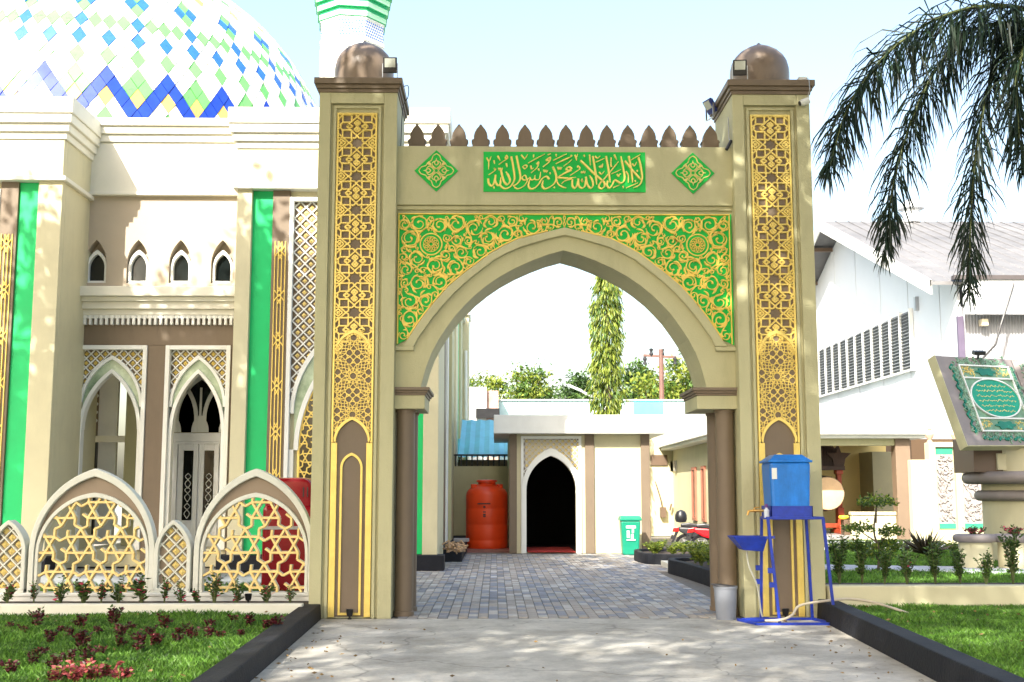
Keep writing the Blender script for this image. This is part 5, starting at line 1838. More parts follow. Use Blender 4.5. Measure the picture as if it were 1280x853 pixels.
b_.add(top + bot + ti + bi, [(0, 1, 5, 4), (1, 2, 6, 5), (2, 3, 7, 6), (3, 0, 4, 7), (4, 5, 6, 7), (8, 12, 13, 9), (9, 13, 14, 10), (10, 14, 15, 11), (11, 15, 12, 8), (12, 15, 14, 13), (0, 8, 9, 1), (1, 9, 10, 2), (2, 10, 11, 3), (3, 11, 8, 0)])
b_.build('basin', BLUE, st, bevel=.004)
rail((bxb - .02, -hy + .03, bz_ - .01), (-hx + .06, -hy + .0, bz_ - .005))
BRASS = mat('brass', (.62, .36, .10), .3, .1, 10, metal=.8)
tz = az(938, 640, 11.85)
tpx = ax(938, 640, 11.85) - ox
m = MB(); m.tube([(tw0 + .02, 0, tz + .005), (tpx + .05, 0, tz + .005), (tpx, 0, tz), (tpx - .01, 0, tz - .04)], [.014, .016, .013, .011], 10); m.tube([(tpx + .06, 0, tz), (tpx + .06, 0, tz + .035), (tpx + .11, 0, tz + .04)], .008, 8)
m.build('tap', BRASS, st)
# drain hose
m = MB(); m.tube(catmull([(bxa + .17, 0, bz_ - .14), (bxa + .19, 0, bz_ - .3), (bxa + .28, .05, .35), (bxa + .33, .1, .06), (bxa + .40, .1, .02)], 5), .009, 8)
m.build('drain_hose', mat('clear_hose', (.50, .50, .42), .4), st)
# blue tank on the stand
tc = thing('water_container', 'bright blue square plastic water container on the washing stand', 'container', (ox + (tw0 + tw1) / 2, oy - .01, zs_ + .016))
tw = (tw1 - tw0) / 2
ht = az(985, 578, 11.85) - zs_ - .016
frus(MB(), tw * .90, hy * .82, 0, tw * .98, hy * .90, ht).build('body', TANKBLUE, tc, bevel=.03)
l = frus(MB(), tw * 1.06, hy * .97, ht - .005, tw * 1.06, hy * .97, ht + .018); frus(l, tw * 1.0, hy * .92, ht + .0178, tw * .66, hy * .6, ht + .075)
l.build('lid', TANKBLUE, tc, bevel=.008)
MB().box(-tw * .9, -tw * .66, -hy * .93, -hy * .9, ht - .17, ht - .06).build('paper_label', WHITE, tc)
bt = thing('soap_bottle', 'small clear soap bottle with purple cap beside the brass tap', 'bottle', (ox + tw0 - .03, oy - hy + .06, zs_ + .004))
MB().lathe([(.026, 0), (.028, .01), (.028, .075), (.012, .095), (.012, .105)], (0, 0, 0), 16).build('body', mat('cloudy_plastic', (.62, .66, .72), .25), bt, smooth=True)
MB().lathe([(.014, .103), (.014, .135), (.001, .14)], (0, 0, 0), 14).build('cap', mat('purple_cap', (.12, .03, .20), .4), bt)
# bucket
bk = thing('bucket', 'light grey plastic bucket with dark lid by the column', 'bucket', (ax(907.5, 770, 12.25), 12.25, .004))
rb_ = .118
MB().lathe([(rb_ * .84, 0), (rb_, .31), (rb_ * 1.06, .315), (rb_ * 1.06, .335), (rb_ * .97, .335), (rb_ * .82, .02), (.001, .018)], (0, 0, 0), 28).build('body', mat('grey_plastic', (.22, .24, .28), .45, .06, 5), bk, smooth=True)
q = MB().lathe([(.001, .012), (rb_ * 1.08, .010), (rb_ * 1.1, 0), (.001, 0)], (0, 0, 0), 28).xform(Matrix.Translation((-.02, 0, .335)) @ Matrix.Rotation(R(5), 4, 'Y'))
q.build('lid', mat('dark_grey_plastic', (.05, .05, .055), .5), bk)
# hose
m = MB(); m.tube(catmull([(ax(957, 782, 11.7), 11.72, .045), (ax(975, 781, 11.7), 11.66, .06), (ax(990, 775, 11.7), 11.70, .10), (ax(1003, 763, 11.75), 11.78, .19), (3.42, 11.86, .235), (3.62, 11.9, .23), (3.8, 11.75, .20), (3.95, 11.4, .15)], 8), .013, 10)
tag(m.build('garden_hose', mat('beige_hose', (.48, .42, .32), .5, .08, 6), smooth=True), 'beige garden hose looping from the washing stand over the kerb', 'hose')

# ground spotlights at the niches
def uplight(x, y, z, label):
    t = thing('ground_spotlight', label, 'spotlight', (x, y, z), group=None)
    MB().lathe([(.022, 0), (.022, .01), (.012, .015), (.012, .03)], (0, 0, 0), 14).build('foot', BLACK, t)
    MB().lathe([(.026, .03), (.032, .05), (.038, .095), (.040, .10), (.036, .10), (.03, .085), (.001, .083)], (0, 0, 0), 18).build('housing', BLACK, t, smooth=True)
uplight(ax(437, 770, GY - .06), GY - .06, .004, 'black ground spotlight at the left pillar niche')
uplight(ax(982, 768, GY - .06), GY - .06, .004, 'black ground spotlight behind the washing stand')
uplight(ax(310, 760, 12.45), 12.45, .15, 'black ground spotlight in the flower bed before the fence')

# floodlights and cameras on the pillars
ZTOP = ZT + .155
def flood(x, y, z, rz, label, cm=BLACK, tilt=12):
    t = thing('floodlight', label, 'floodlight', (x, y, z), rz)
    M_ = Matrix.Translation((0, 0, .15)) @ Matrix.Rotation(R(tilt), 4, 'X')
    MB().box(-.075, .075, -.018, .022, -.085, .085).xform(M_).build('housing', cm, t, bevel=.006)
    MB().box(-.058, .058, -.0225, -.017, -.025, .07).xform(M_).build('lens', mat('lamp_lens', (.55, .58, .52), .15), t)
    fn = MB()
    for i in range(6): fn.box(-.065 + i * .024, -.057 + i * .024, .022, .04, -.07, .07)
    fn.xform(M_).build('fins', cm, t)
    b = MB(); b.box(-.085, -.078, -.01, .01, .0, .17); b.box(.078, .085, -.01, .01, .0, .17); b.box(-.085, .085, -.01, .01, 0, .006)
    b.build('bracket', STEEL, t)
flood(ax(487.5, 96, GY - .02), GY - .02, ZTOP, 0, 'black floodlight on the cornice of the left pillar')
flood(ax(925, 96, GY + .0), GY + .0, ZTOP, R(-6), 'black floodlight on the cornice of the right pillar')
flood(PX[1][0] - .11, GY + .72, ZTOP - .20, R(-70), 'blue floodlight jutting from the inner side of the right cornice', mat('blue_lamp_housing', (.03, .05, .22), .4), 30)
cc = thing('security_camera', 'small white security camera under the right cornice', 'camera', (ax(1005, 130, GY), GY, az(1005, 131, GY)))
MB().lathe([(.03, 0), (.03, .02), (.036, .02), (.036, .1)], (0, 0, 0), 16).xform(Matrix.Rotation(R(70), 4, 'Y') @ Matrix.Rotation(R(0), 4, 'X')).xform(Matrix.Translation((-.06, -.07, -.01))).build('housing', WHITE, cc, smooth=True)
MB().lathe([(.026, -.012), (.026, .003)], (0, 0, 0), 16).xform(Matrix.Translation((-.06, -.07, -.01)) @ Matrix.Rotation(R(70), 4, 'Y')).build('lens', BLACK, cc)
MB().bar((0, 0, 0), (0, -.07, -.005), .012).build('bracket', WHITE, cc)
jb = thing('junction_box', 'small white junction box with dangling wire on the right cornice', 'box', (ax(1004, 104, GY), GY + .03, ZTOP))
MB().box(-.05, .05, -.035, .035, 0, .05).build('case', WHITE, jb, bevel=.005)
MB().tube([(.03, -.03, .03), (.045, -.10, .0), (.05, -.1, -.12), (.03, -.04, -.22)], .004, 5).build('wire', STEEL, jb)
tp = thing('tube_camera', 'small black tube camera hanging at the inner corner of the right pillar', 'camera', (PX[1][0] - .03, HY - .02, az(912, 180, HY)))
MB().tube([(0, 0, .3), (0, -.01, .05), (.01, -.03, .02)], .006, 6).build('cable', STEEL, tp)
MB().tube([(.02, -.03, .02), (-.04, -.06, -.09)], .018, 10).build('housing', BLACK, tp)
wr = MB(); wr.tube(catmull([(PX[0][1] + .05, GY + .1, ZTOP - .05), (PX[0][1] + .10, GY + .2, ZTOP - .01), (PX[0][1] + .09, GY + .3, ZTOP - .1), (PX[0][1] + .03, GY + .35, ZTOP - .22), (PX[0][1] + .012, GY + .35, ZTOP - .7)], 6), .005, 6)
tag(wr.build('lamp_cable', BLACK), 'thin black cable looping down the inner side of the left pillar', 'cable')

# red tank behind the fence
YT_ = 15.2
rk = thing('red_tank', 'glossy red rounded tank standing behind the fence beside the gate pillar', 'tank', (ax(372, 700, YT_), YT_, .004))
rx_ = ax(372, 650, YT_) - ax(335, 650, YT_)
RED = mat('red_enamel', (.27, .004, .010), .18, .05, 2)
zt_k = az(370, 598, YT_)
m = MB()
def rr_box(m, x0, x1, y0, y1, z0, z1, r, n=6):
    pl_ = []
    for (cx, cz, a0) in ((x1 - r, z1 - r, 0), (x0 + r, z1 - r, 90), (x0 + .05, z0 + .05, 180), (x1 - .05, z0 + .05, 270)):
        r2 = r if a0 < 180 else .05
        for k in range(n + 1):
            a = R(a0 + 90 * k / n)
            pl_.append((cx + r2 * math.cos(a), cz + r2 * math.sin(a)))
    m.prism(pl_, y0, y1)
rr_box(m, -rx_, rx_ * 1.35, -.45, .45, .02, zt_k - .35, .06); 
m.build('body', RED, rk, bevel=.05)
m = MB(); rr_box(m, -rx_ * .95, rx_ * .62, -.40, .40, zt_k - .60, zt_k, .14); m.build('cover', RED, rk, bevel=.06)
m = MB(); m.box(-rx_ * .97, rx_ * 1.3, -.462, -.44, zt_k - .64, zt_k - .60); m.build('reflection_strip', mat('pale_reflection', (.45, .42, .40), .3), rk)  # pale strip paints a reflection across the red body
m = MB()
for i in range(3): m.box(rx_ * .30 + i * .05, rx_ * .30 + i * .05 + .012, -.408, -.39, zt_k - .24, zt_k - .12)
m.build('vent_slots', BLACK, rk)

# firewood and dry flower heap at the mosque plinth
fw = MB()
g = random.Random(3)
for i in range(60):
    c = Vector((bayR[1] + .12 + g.uniform(-.06, .30), 21.2 + g.uniform(-.5, .5), .26 + g.uniform(0, .14)))
    d = Vector((g.uniform(-1, 1), g.uniform(-1, 1), g.uniform(-.4, .6))).normalized() * g.uniform(.04, .09)
    fw.tube([c - d, c + d], [g.uniform(.012, .022)] * 2, 6)
tag(fw.build('firewood_heap', mat('cut_wood', (.46, .30, .17), .8, .3, 9, island=.45)), 'heap of short cut wood pieces on the mosque plinth', 'firewood')
tag(MB().tube([(ax(582.5, 400, 35.0), 35.0, 5.5), (ax(583, 660, 34), 34.0, .0)], .045, 8).build('down_pipe', WHITE), 'thin white drain pipe at the mosque corner beside the orange tank', 'pipe')
tag(MB().box(ax(567, 675, 24), ax(586, 675, 24), 24.0, 24.3, .30, .36).build('plank', mat('grey_plank', (.30, .28, .27), .7), bevel=.005), 'short grey plank resting on the mosque plinth corner', 'plank')

# motorcycles
def wheel_mb(r, w, c):
    M_ = Matrix.Translation(c) @ Matrix.Rotation(R(90), 4, 'X')
    t = MB().lathe([(r * .72, -w * .4), (r * .9, -w * .5), (r, -w * .2), (r, w * .2), (r * .9, w * .5), (r * .72, w * .4), (r * .72, -w * .4)], (0, 0, 0), 28).xform(M_)
    h = MB().lathe([(r * .74, -w * .25), (r * .74, w * .25), (r * .66, w * .25), (r * .66, -w * .25), (r * .74, -w * .25)], (0, 0, 0), 28)
    for k in range(6):
        a = k * math.pi / 3
        h.bar((0, 0, 0), (math.cos(a) * r * .7, math.sin(a) * r * .7, 0), .012)
    h.lathe([(.035, -w * .6), (.035, w * .6)], (0, 0, 0), 12)
    h.xform(M_)
    return t, h
def motorbike(x, y, rz, label, colr, box):
    t = thing('motorcycle', label, 'motorcycle', (x, y, .004), rz, 'motorcycles parked in the court')
    for cx in (-.60, .62):
        a, b = wheel_mb(.28, .10, (cx, 0, .28))
        wh_ = a.build('wheel', BLACK, t, smooth=True)
        q = b.build('rim', STEEL); q.parent = wh_
    # body shell (side profile, extruded and rounded)
    pr_ = [(-.78, .62), (-.55, .50), (-.25, .42), (.0, .30), (.30, .28), (.42, .45), (.50, .78), (.44, .92), (.36, .86), (.26, .56), (.05, .52), (-.1, .66), (-.4, .72), (-.80, .74)]
    MB().prism(list(reversed(pr_))[::-1], -.12, .12).build('body', colr, t, bevel=.05)
    MB().prism([(-.72, .73), (-.1, .67), (.04, .70), (.0, .77), (-.3, .80), (-.5, .84), (-.74, .82)], -.125, .125).build('seat', BLACK, t, bevel=.03)
    MB().prism([(-.95, .60), (-.75, .62), (-.72, .74), (-.92, .71)], -.07, .07).build('tail_lamp', mat('red_lens', (.5, .01, .01), .2), t, bevel=.01)
    MB().prism([(-.98, .34), (-.93, .32), (-.78, .62), (-.86, .64)], -.05, .05).build('mudguard', BLACK, t, bevel=.01)
    MB().bar((-.96, 0, .42), (-.93, 0, .52), .045).build('number_plate', BLACK, t)
    MB().tube([(-.55, .16, .26), (.0, .17, .24), (.2, .14, .22)], [.045, .035, .02], 10).build('exhaust', STEEL, t)
    MB().tube([(.62, -.07, .28), (.48, -.07, .75), (.42, -.06, .98)], .022, 8).build('fork', STEEL, t)
    MB().tube([(.62, .07, .28), (.48, .07, .75), (.42, .06, .98)], .022, 8).build('fork', STEEL, t)
    MB().tube([(.28, -.34, .98), (.38, -.2, 1.02), (.42, 0, 1.0), (.38, .2, 1.02), (.28, .34, .98)], .014, 8).build('handlebar', BLACK, t)
    MB().lathe([(.001, 0), (.09, .03), (.1, .08), (.07, .12), (.001, .13)], (0, 0, 0), 16).xform(Matrix.Translation((.42, 0, .93)) @ Matrix.Rotation(R(75), 4, 'Y')).build('headlight', mat('head_lens', (.6, .6, .6), .1), t, smooth=True)
    MB().prism([(-.15, .22), (.25, .18), (.28, .42), (-.12, .42)], -.09, .09).build('engine', mat('engine_grey', (.09, .09, .095), .4), t, bevel=.02)
    for s in (-1, 1):
        m_ = MB(); m_.tube([(.36, s * .2, 1.0), (.40, s * .27, 1.14)], .006, 6); m_.lathe([(.05, -.008), (.05, .008)], (0, 0, 0), 14)
        k = len(m_.v) - 28
        m_.xform(Matrix.Translation((.40, s * .29, 1.17)) @ Matrix.Rotation(R(80), 4, 'Y'), k)
        m_.build('mirror', BLACK, t)
    if box:
        MB().lathe([(.02, 0), (.13, .02), (.16, .10), (.155, .2), (.11, .29), (.02, .33)], (-.72, 0, .84), 20).build('top_box', BLACK, t, smooth=True)
    t.scale = (.79, .79, .79)
    return t
bkx, bky = gnd(885, 690)
mb1 = motorbike(4.40, 24.3, R(-10), 'black motorcycle with rounded black top box parked in the court', mat('dark_fairing', (.03, .03, .034), .25, .1, 3), True)
mb2 = motorbike(4.62, 23.75, R(-12), 'bright red motorcycle parked beside the one with the top box', mat('bike_red', (.55, .012, .02), .2, .05, 3), False)
# helmet resting on the second motorcycle
hm = thing('helmet', 'white and blue helmet resting on the red motorcycle', 'helmet', (4.56, 23.77, .665))
MB().lathe([(.10, -.02), (.125, .05), (.13, .1), (.11, .17), (.06, .215), (.001, .225)], (0, 0, 0), 20).build('shell', mat('helmet_white', (.7, .72, .76), .2), hm, smooth=True)
MB().lathe([(.128, .06), (.134, .1), (.128, .14)], (0, 0, 0), 20).build('stripe', BLUE, hm, smooth=True)

# book monument
bl = Vector((ax(1210, 557, 16.7), 16.7, az(1210, 557, 16.7)))
tl_ = Vector((ax(1169, 444, 17.25), 17.25, az(1169, 444, 17.25)))
tg = Vector((ax(1264, 449, 18.1), 18.1, az(1264, 449, 18.1)))
mon = thing('book_monument', 'grey open book monument with green oval page on a stepped round pedestal', 'monument', (8.2, 17.8, GZ))
uu, vv = tg - tl_, tl_ - bl
un = uu.normalized(); nrm = uu.cross(vv).normalized(); vn = nrm.cross(un) * -1
if vn.z < 0: vn = -vn
vn = vv.normalized()
Wp, Hp = uu.length, vv.length
if nrm.y > 0: nrm = -nrm
def page_mat(o_, u_, v_, n_):
    M_ = Matrix.Identity(4)
    M_.col[0][:3] = u_; M_.col[1][:3] = -n_; M_.col[2][:3] = v_; M_.col[3][:3] = o_
    return M_
MP = page_mat(bl, un, vn, nrm)
GREYM = mat('grey_monument_paint', (.23, .20, .19), .6, .1, 2, .15, 60)
pg_ = put(MB().box(0, Wp, .012, .15, 0, Hp).xform(MP).build('left_page', GREYM, bevel=.01), mon)
e = put(MB().box(-.012, Wp, .001, .1512, -.012, 0.0).xform(MP).build('page_edge', CREAM), mon)
e = put(MB().box(-.014, -.001, .003, .1508, .0, Hp).xform(MP).build('page_edge', CREAM), mon)
def psub(mb, n, mt, **k):
    o = mb.xform(MP).build(n, mt, **k); o.parent = pg_; return o
DG = mat('dark_green_enamel', (.006, .16, .09), .25, .3, 4)
PG = mat('pale_green_relief', (.20, .34, .24), .5, .3, 30)
x0, x1, z0, z1 = Wp * .24, Wp * .90, Hp * .145, Hp * .90
fr = MB()
g = random.Random(9)
for q in range(520):
    side = g.random()
    t = g.random()
    off = abs(g.gauss(.06, .035)) * (1 + .6 * math.sin(t * 40))
    if side < .3: p = (x0 - off, z0 + t * (z1 - z0))
    elif side < .6: p = (x1 + off * .7, z0 + t * (z1 - z0))
    elif side < .8: p = (x0 + t * (x1 - x0), z0 - off * .8)
    else: p = (x0 + t * (x1 - x0), z1 + off * .8)
    a = g.uniform(0, 6.28)
    l = g.uniform(.025, .045)
    fr.ribbon(catmull([(p[0], p[1]), (p[0] + math.cos(a) * l, p[1] + math.sin(a) * l), (p[0] + math.cos(a + .9) * l * 1.5, p[1] + math.sin(a + .9) * l * 1.5)], 3), g.uniform(.012, .022), .012, .012 + .0006 * (q % 25), .5)
psub(fr, 'border_foliage', PG)
fr = MB()
for q in range(240):
    side = g.random(); t = g.random()
    if side < .4: p = (x0 - .15 + .03 * math.sin(t * 45), z0 + t * (z1 - z0))
    elif side < .7: p = (x0 + t * (x1 - x0), z0 - .10 + .02 * math.sin(t * 40))
    else: p = (x1 + .09, z0 + t * (z1 - z0))
    s = g.uniform(.016, .03)
    fr.prism([(p[0] - s, p[1]), (p[0], p[1] - s), (p[0] + s, p[1]), (p[0], p[1] + s)], -.004 - .0004 * (q % 12), .0125)
psub(fr, 'border_backing', DG)
bk_ = MB(); bk_.box(x0, x1, .002, .0127, z0, z1)
psub(bk_, 'green_field', mat('sage_green_enamel', (.14, .26, .16), .4, .35, 9))
wf = MB()
t_ = .022
for (a, b, c, d) in ((x0, x0 + t_, z0, z1), (x1 - t_, x1, z0, z1), (x0 + t_, x1 - t_, z0, z0 + t_), (x0 + t_, x1 - t_, z1 - t_, z1)): wf.box(a, b, -.022, .0018, c, d)
zl, zh = z0 + (z1 - z0) * .195, z0 + (z1 - z0) * .80
for zz in (zl, zh): wf.box(x0 + t_, x1 - t_, -.0215, .0017, zz - t_ / 2, zz + t_ / 2)
psub(wf, 'white_frame', WHITE)
oc = ((x0 + x1) / 2, (zl + zh) / 2)
oa, ob_ = (x1 - x0) / 2 - t_, (zh - zl) / 2 - .005
el = lambda k, n=48: (math.cos(6.2832 * k / n), math.sin(6.2832 * k / n))
ov = MB(); ov.prism([(oc[0] + oa * el(k)[0], oc[1] + ob_ * el(k)[1]) for k in range(48)], -.010, .0016)
psub(ov, 'green_oval', mat('glossy_green_enamel', (.004, .27, .15), .14, .15, 3))
rg = MB(); rg.ring([(oc[0] + oa * el(k)[0], oc[1] + ob_ * el(k)[1]) for k in range(49)], [(oc[0] + (oa - .02) * el(k)[0], oc[1] + (ob_ - .02) * el(k)[1]) for k in range(49)], -.026, .0014, caps=False)
psub(rg, 'oval_rim', WHITE)
tx_ = MB()
for r_ in range(6):
    zz = oc[1] + ob_ * (.62 - r_ * .25)
    wl_ = oa * math.sqrt(max(.05, 1 - ((zz - oc[1]) / ob_) ** 2)) * .74
    x = oc[0] - wl_
    while x < oc[0] + wl_:
        l = g.uniform(.03, .08)
        tx_.ribbon(catmull([(x, zz), (x + l * .3, zz + g.uniform(-.02, .025)), (x + l * .7, zz + g.uniform(-.02, .02)), (x + l, zz + g.uniform(-.005, .01))], 4), g.uniform(.006, .010), -.0101, .003, .6)
        x += l + .012
psub(tx_, 'gold_script', GOLD2)
for zz in ((z0 + zl) / 2, (zh + z1) / 2):
    c = ((x0 + x1) / 2, zz)
    pts = [(c[0] + (.21 + .035 * math.cos(6 * a_)) * math.cos(a_), c[1] + (.062 + .012 * math.cos(6 * a_)) * math.sin(a_)) for a_ in [6.2832 * k / 40 for k in range(40)]]
    m = MB(); m.prism(pts, -.014, .0013)
    psub(m, 'cartouche', DG)
    m = MB()
    for q in range(90):
        px_, pz_ = g.uniform(x0 + .03, x1 - .03), zz + g.uniform(-.075, .075)
        if abs(px_ - c[0]) < .24: continue
        a_ = g.uniform(0, 6.28)
        m.ribbon([(px_, pz_), (px_ + .02 * math.cos(a_), pz_ + .02 * math.sin(a_)), (px_ + .035 * math.cos(a_ + .6), pz_ + .035 * math.sin(a_ + .6))], .009, .0015, .008 + .0005 * (q % 20))
    psub(m, 'gold_scroll', GOLD2)
# right page
ur = Vector((1.0, -.15, -.06)).normalized()
MP2 = page_mat(bl + un * Wp, ur, vn, (ur.cross(vn)).normalized() * -1 if ur.cross(vn).y > 0 else ur.cross(vn).normalized())
put(MB().box(.0, Wp, .012, .15, 0, Hp).xform(MP2).build('right_page', GREYM, bevel=.01), mon)
fr = MB()
for q in range(200):
    p = (g.uniform(.05, .2) + .05, g.uniform(Hp * .1, Hp * .95)); a = g.uniform(0, 6.28); l = .035
    fr.ribbon([(p[0], p[1]), (p[0] + math.cos(a) * l, p[1] + math.sin(a) * l)], .02, .012, .012 + .0006 * (q % 25), .5)
put(fr.xform(MP2).build('border_foliage', PG), mon)
# pedestal
pc_ = (8.25, 18.0, 0)
zz = lambda y: az(1230, y, 17.2)
R1 = 8.25 - ax(1208, 600, 18.0)
m = MB(); m.lathe([(R1 - .28, GZ - .1), (R1 - .28, zz(560))], pc_, 40); put(m.build('pedestal_drum', CREAM2, smooth=True), mon)
for (ya, yb, dr_) in ((605, 589, 0), (627, 613, -.17)):
    za, zb5 = zz(ya), zz(yb)
    hh = (zb5 - za) / 2
    zm = (za + zb5) / 2
    pf = [(R1 + dr_ - .3, zm - hh)] + [(R1 + dr_ - hh + hh * math.cos(a), zm + hh * math.sin(a)) for a in [R(-90 + 18 * k) for k in range(11)]] + [(R1 + dr_ - .3, zm + hh)]
    put(MB().lathe(pf, pc_, 48).build('pedestal_ring', GREYM, smooth=True), mon)
m = MB(); m.box(7.2, 9.3, 17.6, 18.4, zz(590), zz(545)); put(m.build('book_support', DKBROWN, bevel=.01), mon)
put(MB().box(ax(1247, 575, 17.55), ax(1258, 575, 17.55), 17.55, 17.62, zz(587), zz(566)).build('support_block', CREAM2), mon)
fl_ = thing('floodlight', 'small black floodlight clipped to the top edge of the grey book', 'floodlight', tuple(tl_ + un * (Wp * .54) + Vector((0, -.02, .0))))
MB().obox((0, -.05, .06), (.085, 0, 0), (0, .06, .015), (0, -.008, .03)).build('housing', BLACK, fl_, bevel=.008)
MB().bar((0, 0, -.02), (0, -.03, .04), .012).build('bracket', BLACK, fl_)
for i, (pp, Yq) in enumerate(((1219, 16.3), (1268, 16.2))):
    r_ = 23 / F_PX * Yq
    X0 = ax(pp, 680, Yq)
    t = thing('round_planter', ['cream round planter with grey rim before the pedestal, next to the garden path', 'cream round planter with grey rim and red flowers under the open book'][i], 'planter', (X0, Yq, GZ - .02))
    zr2 = az(pp, 671, Yq) - GZ + .02
    MB().lathe([(r_ * .86, 0), (r_ * .86, zr2 - .06), (r_ * .8, zr2 + .02), (r_ * .8, zr2 - .03), (.001, zr2 - .03)], (0, 0, 0), 32).build('body', CREAM2, t, smooth=True)
    MB().lathe([(r_ * .84, zr2 - .075)] + [(r_ * .93 + .055 * math.cos(a), zr2 - .02 + .055 * math.sin(a)) for a in [R(-90 + 20 * k) for k in range(10)]] + [(r_ * .80, zr2 + .035)], (0, 0, 0), 32).build('rim', GREYM, t, smooth=True)
# ================================================================== PLANTS
def leaf_mesh(name, P, D, L, W, mats, mi=None, fold=.25, seed=1):
    """P (n,3) bases, D (n,3) unit directions, L, W arrays; one folded diamond leaf each"""
    g = np.random.RandomState(seed)
    n = len(P)
    P = np.asarray(P, float); D = np.asarray(D, float)
    D /= np.linalg.norm(D, axis=1)[:, None] + 1e-9
    L = np.broadcast_to(L, n)[:, None]; W = np.broadcast_to(W, n)[:, None]
    rv = g.normal(size=(n, 3))
    S = np.cross(D, rv); S /= np.linalg.norm(S, axis=1)[:, None] + 1e-9
    N = np.cross(S, D)
    mid = P + D * L * .5
    V = np.stack([P, mid + S * W * .5 + N * W * fold, P + D * L, mid - S * W * .5 + N * W * fold], 1).reshape(-1, 3)
    i = np.arange(n)[:, None] * 4
    Fc = np.concatenate([i + [0, 1, 2], i + [0, 2, 3]], 1).reshape(-1, 3)
    me = bpy.data.meshes.new(name)
    me.vertices.add(len(V)); me.vertices.foreach_set('co', V.ravel())
    nf = len(Fc)
    me.loops.add(nf * 3); me.loops.foreach_set('vertex_index', Fc.ravel().astype(np.int32))
    me.polygons.add(nf); me.polygons.foreach_set('loop_start', np.arange(nf, dtype=np.int32) * 3); me.polygons.foreach_set('loop_total', np.full(nf, 3, np.int32))
    for m in mats: me.materials.append(m)
    if mi is not None: me.polygons.foreach_set('material_index', np.repeat(np.asarray(mi, np.int32), 2))
    me.update(calc_edges=True)
    return me
def link(me, parent=None, name=None):
    o = bpy.data.objects.new(name or me.name, me)
    COL.objects.link(o)
    if parent is not None: o.parent = parent
    return o
LEAF_DK = mat('dark_leaf', (.022, .055, .012), .5, .3, 2, island=.45, trans=.25, col2=(.04, .085, .018))
LEAF_MD = mat('mid_leaf', (.05, .11, .018), .5, .3, 2, island=.45, trans=.3, col2=(.085, .16, .025))
LEAF_LT = mat('yellow_green_leaf', (.15, .21, .022), .5, .25, 2, island=.45, trans=.38, col2=(.28, .33, .045))
LEAF_RD = mat('dark_red_leaf', (.065, .008, .014), .5, .3, 5, island=.5, trans=.2, col2=(.12, .014, .022))
LEAF_PK = mat('pink_leaf', (.40, .045, .07), .5, .3, 5, island=.4, trans=.3, col2=(.52, .13, .12))
PETAL = mat('pink_petal', (.55, .05, .11), .5, .3, 5, island=.3, trans=.3)
BARK = mat('bark', (.11, .085, .06), .9, .3, 6, .8, 30)
STEM = mat('green_stem', (.08, .10, .03), .7, .2, 6)

# ---- small red leaved bedding plants
def coleus(seed, h, n, mats, wts):
    g = np.random.RandomState(seed)
    root_dirs = []
    P, D, L, W, M_ = [], [], [], [], []
    for s in range(6):
        a = g.uniform(0, 6.28); rr = g.uniform(0, .05)
        top = np.array([math.cos(a) * rr * 1.6, math.sin(a) * rr * 1.6, h * g.uniform(.6, 1)])
        for k in range(n // 6):
            t = g.uniform(.25, 1)
            p = top * t
            b = g.uniform(0, 6.28)
            d = np.array([math.cos(b), math.sin(b), g.uniform(.0, .9)])
            P.append(p); D.append(d); L.append(g.uniform(.028, .052)); W.append(g.uniform(.018, .028)); M_.append(g.choice(len(mats), p=wts))
    me = leaf_mesh('leaves', P, D, np.array(L), np.array(W), mats, M_, .2, seed)
    sm = MB()
    for s in range(5):
        a = g.uniform(0, 6.28)
        sm.tube([(0, 0, -.01), (math.cos(a) * .03, math.sin(a) * .03, h * .8)], .004, 5)
    return me, sm.mesh('stem', STEM)
COLV = [coleus(10 + i, .12 + .03 * i, 150, [LEAF_RD, LEAF_MD, LEAF_PK], [.70, .26, .04]) for i in range(3)]
PNKV = [coleus(30 + i, .11 + .02 * i, 150, [LEAF_PK, LEAF_RD, LEAF_LT], [.66, .2, .14]) for i in range(2)]
pos = [(12, 787), (30, 793), (48, 784), (76, 792), (100, 786), (142, 781), (164, 788), (206, 786), (236, 791), (262, 785), (292, 779), (312, 783), (332, 786), (62, 803), (88, 797), (122, 792), (186, 797), (240, 801), (300, 797), (275, 800), (345, 790), (222, 795), (150, 797),
       (102, 812), (126, 817), (150, 810), (175, 814), (193, 808), (221, 806), (262, 799), (50, 820), (68, 838), (40, 832), (15, 842), (88, 828), (110, 830)]
for i, (px, py) in enumerate(pos):
    x, y = gnd(px, py, ZL)
    t = thing('coleus_plant', 'small dark red leaved plant growing in the lawn before the fence', 'plant', (x, y, ZL - .02), rnd.uniform(0, 6.28), 'dark red bedding plants in the lawn')
    s = rnd.uniform(.6, 1.05); t.scale = (s, s, s)
    a, b = COLV[i % 3]
    link(a, t); link(b, t)
for i, (px, py) in enumerate([(80, 848), (104, 842), (118, 850), (132, 846), (70, 852), (95, 852), (150, 851)]):
    x, y = gnd(px, py, ZL)
    t = thing('pink_plant', 'bright pink leaved plant among the dark red ones in the lawn', 'plant', (x, y, ZL - .02), rnd.uniform(0, 6.28), 'pink bedding plants in the lawn')
    t.scale = (1.0, 1.0, .9)
    a, b = PNKV[i % 2]
    link(a, t); link(b, t)
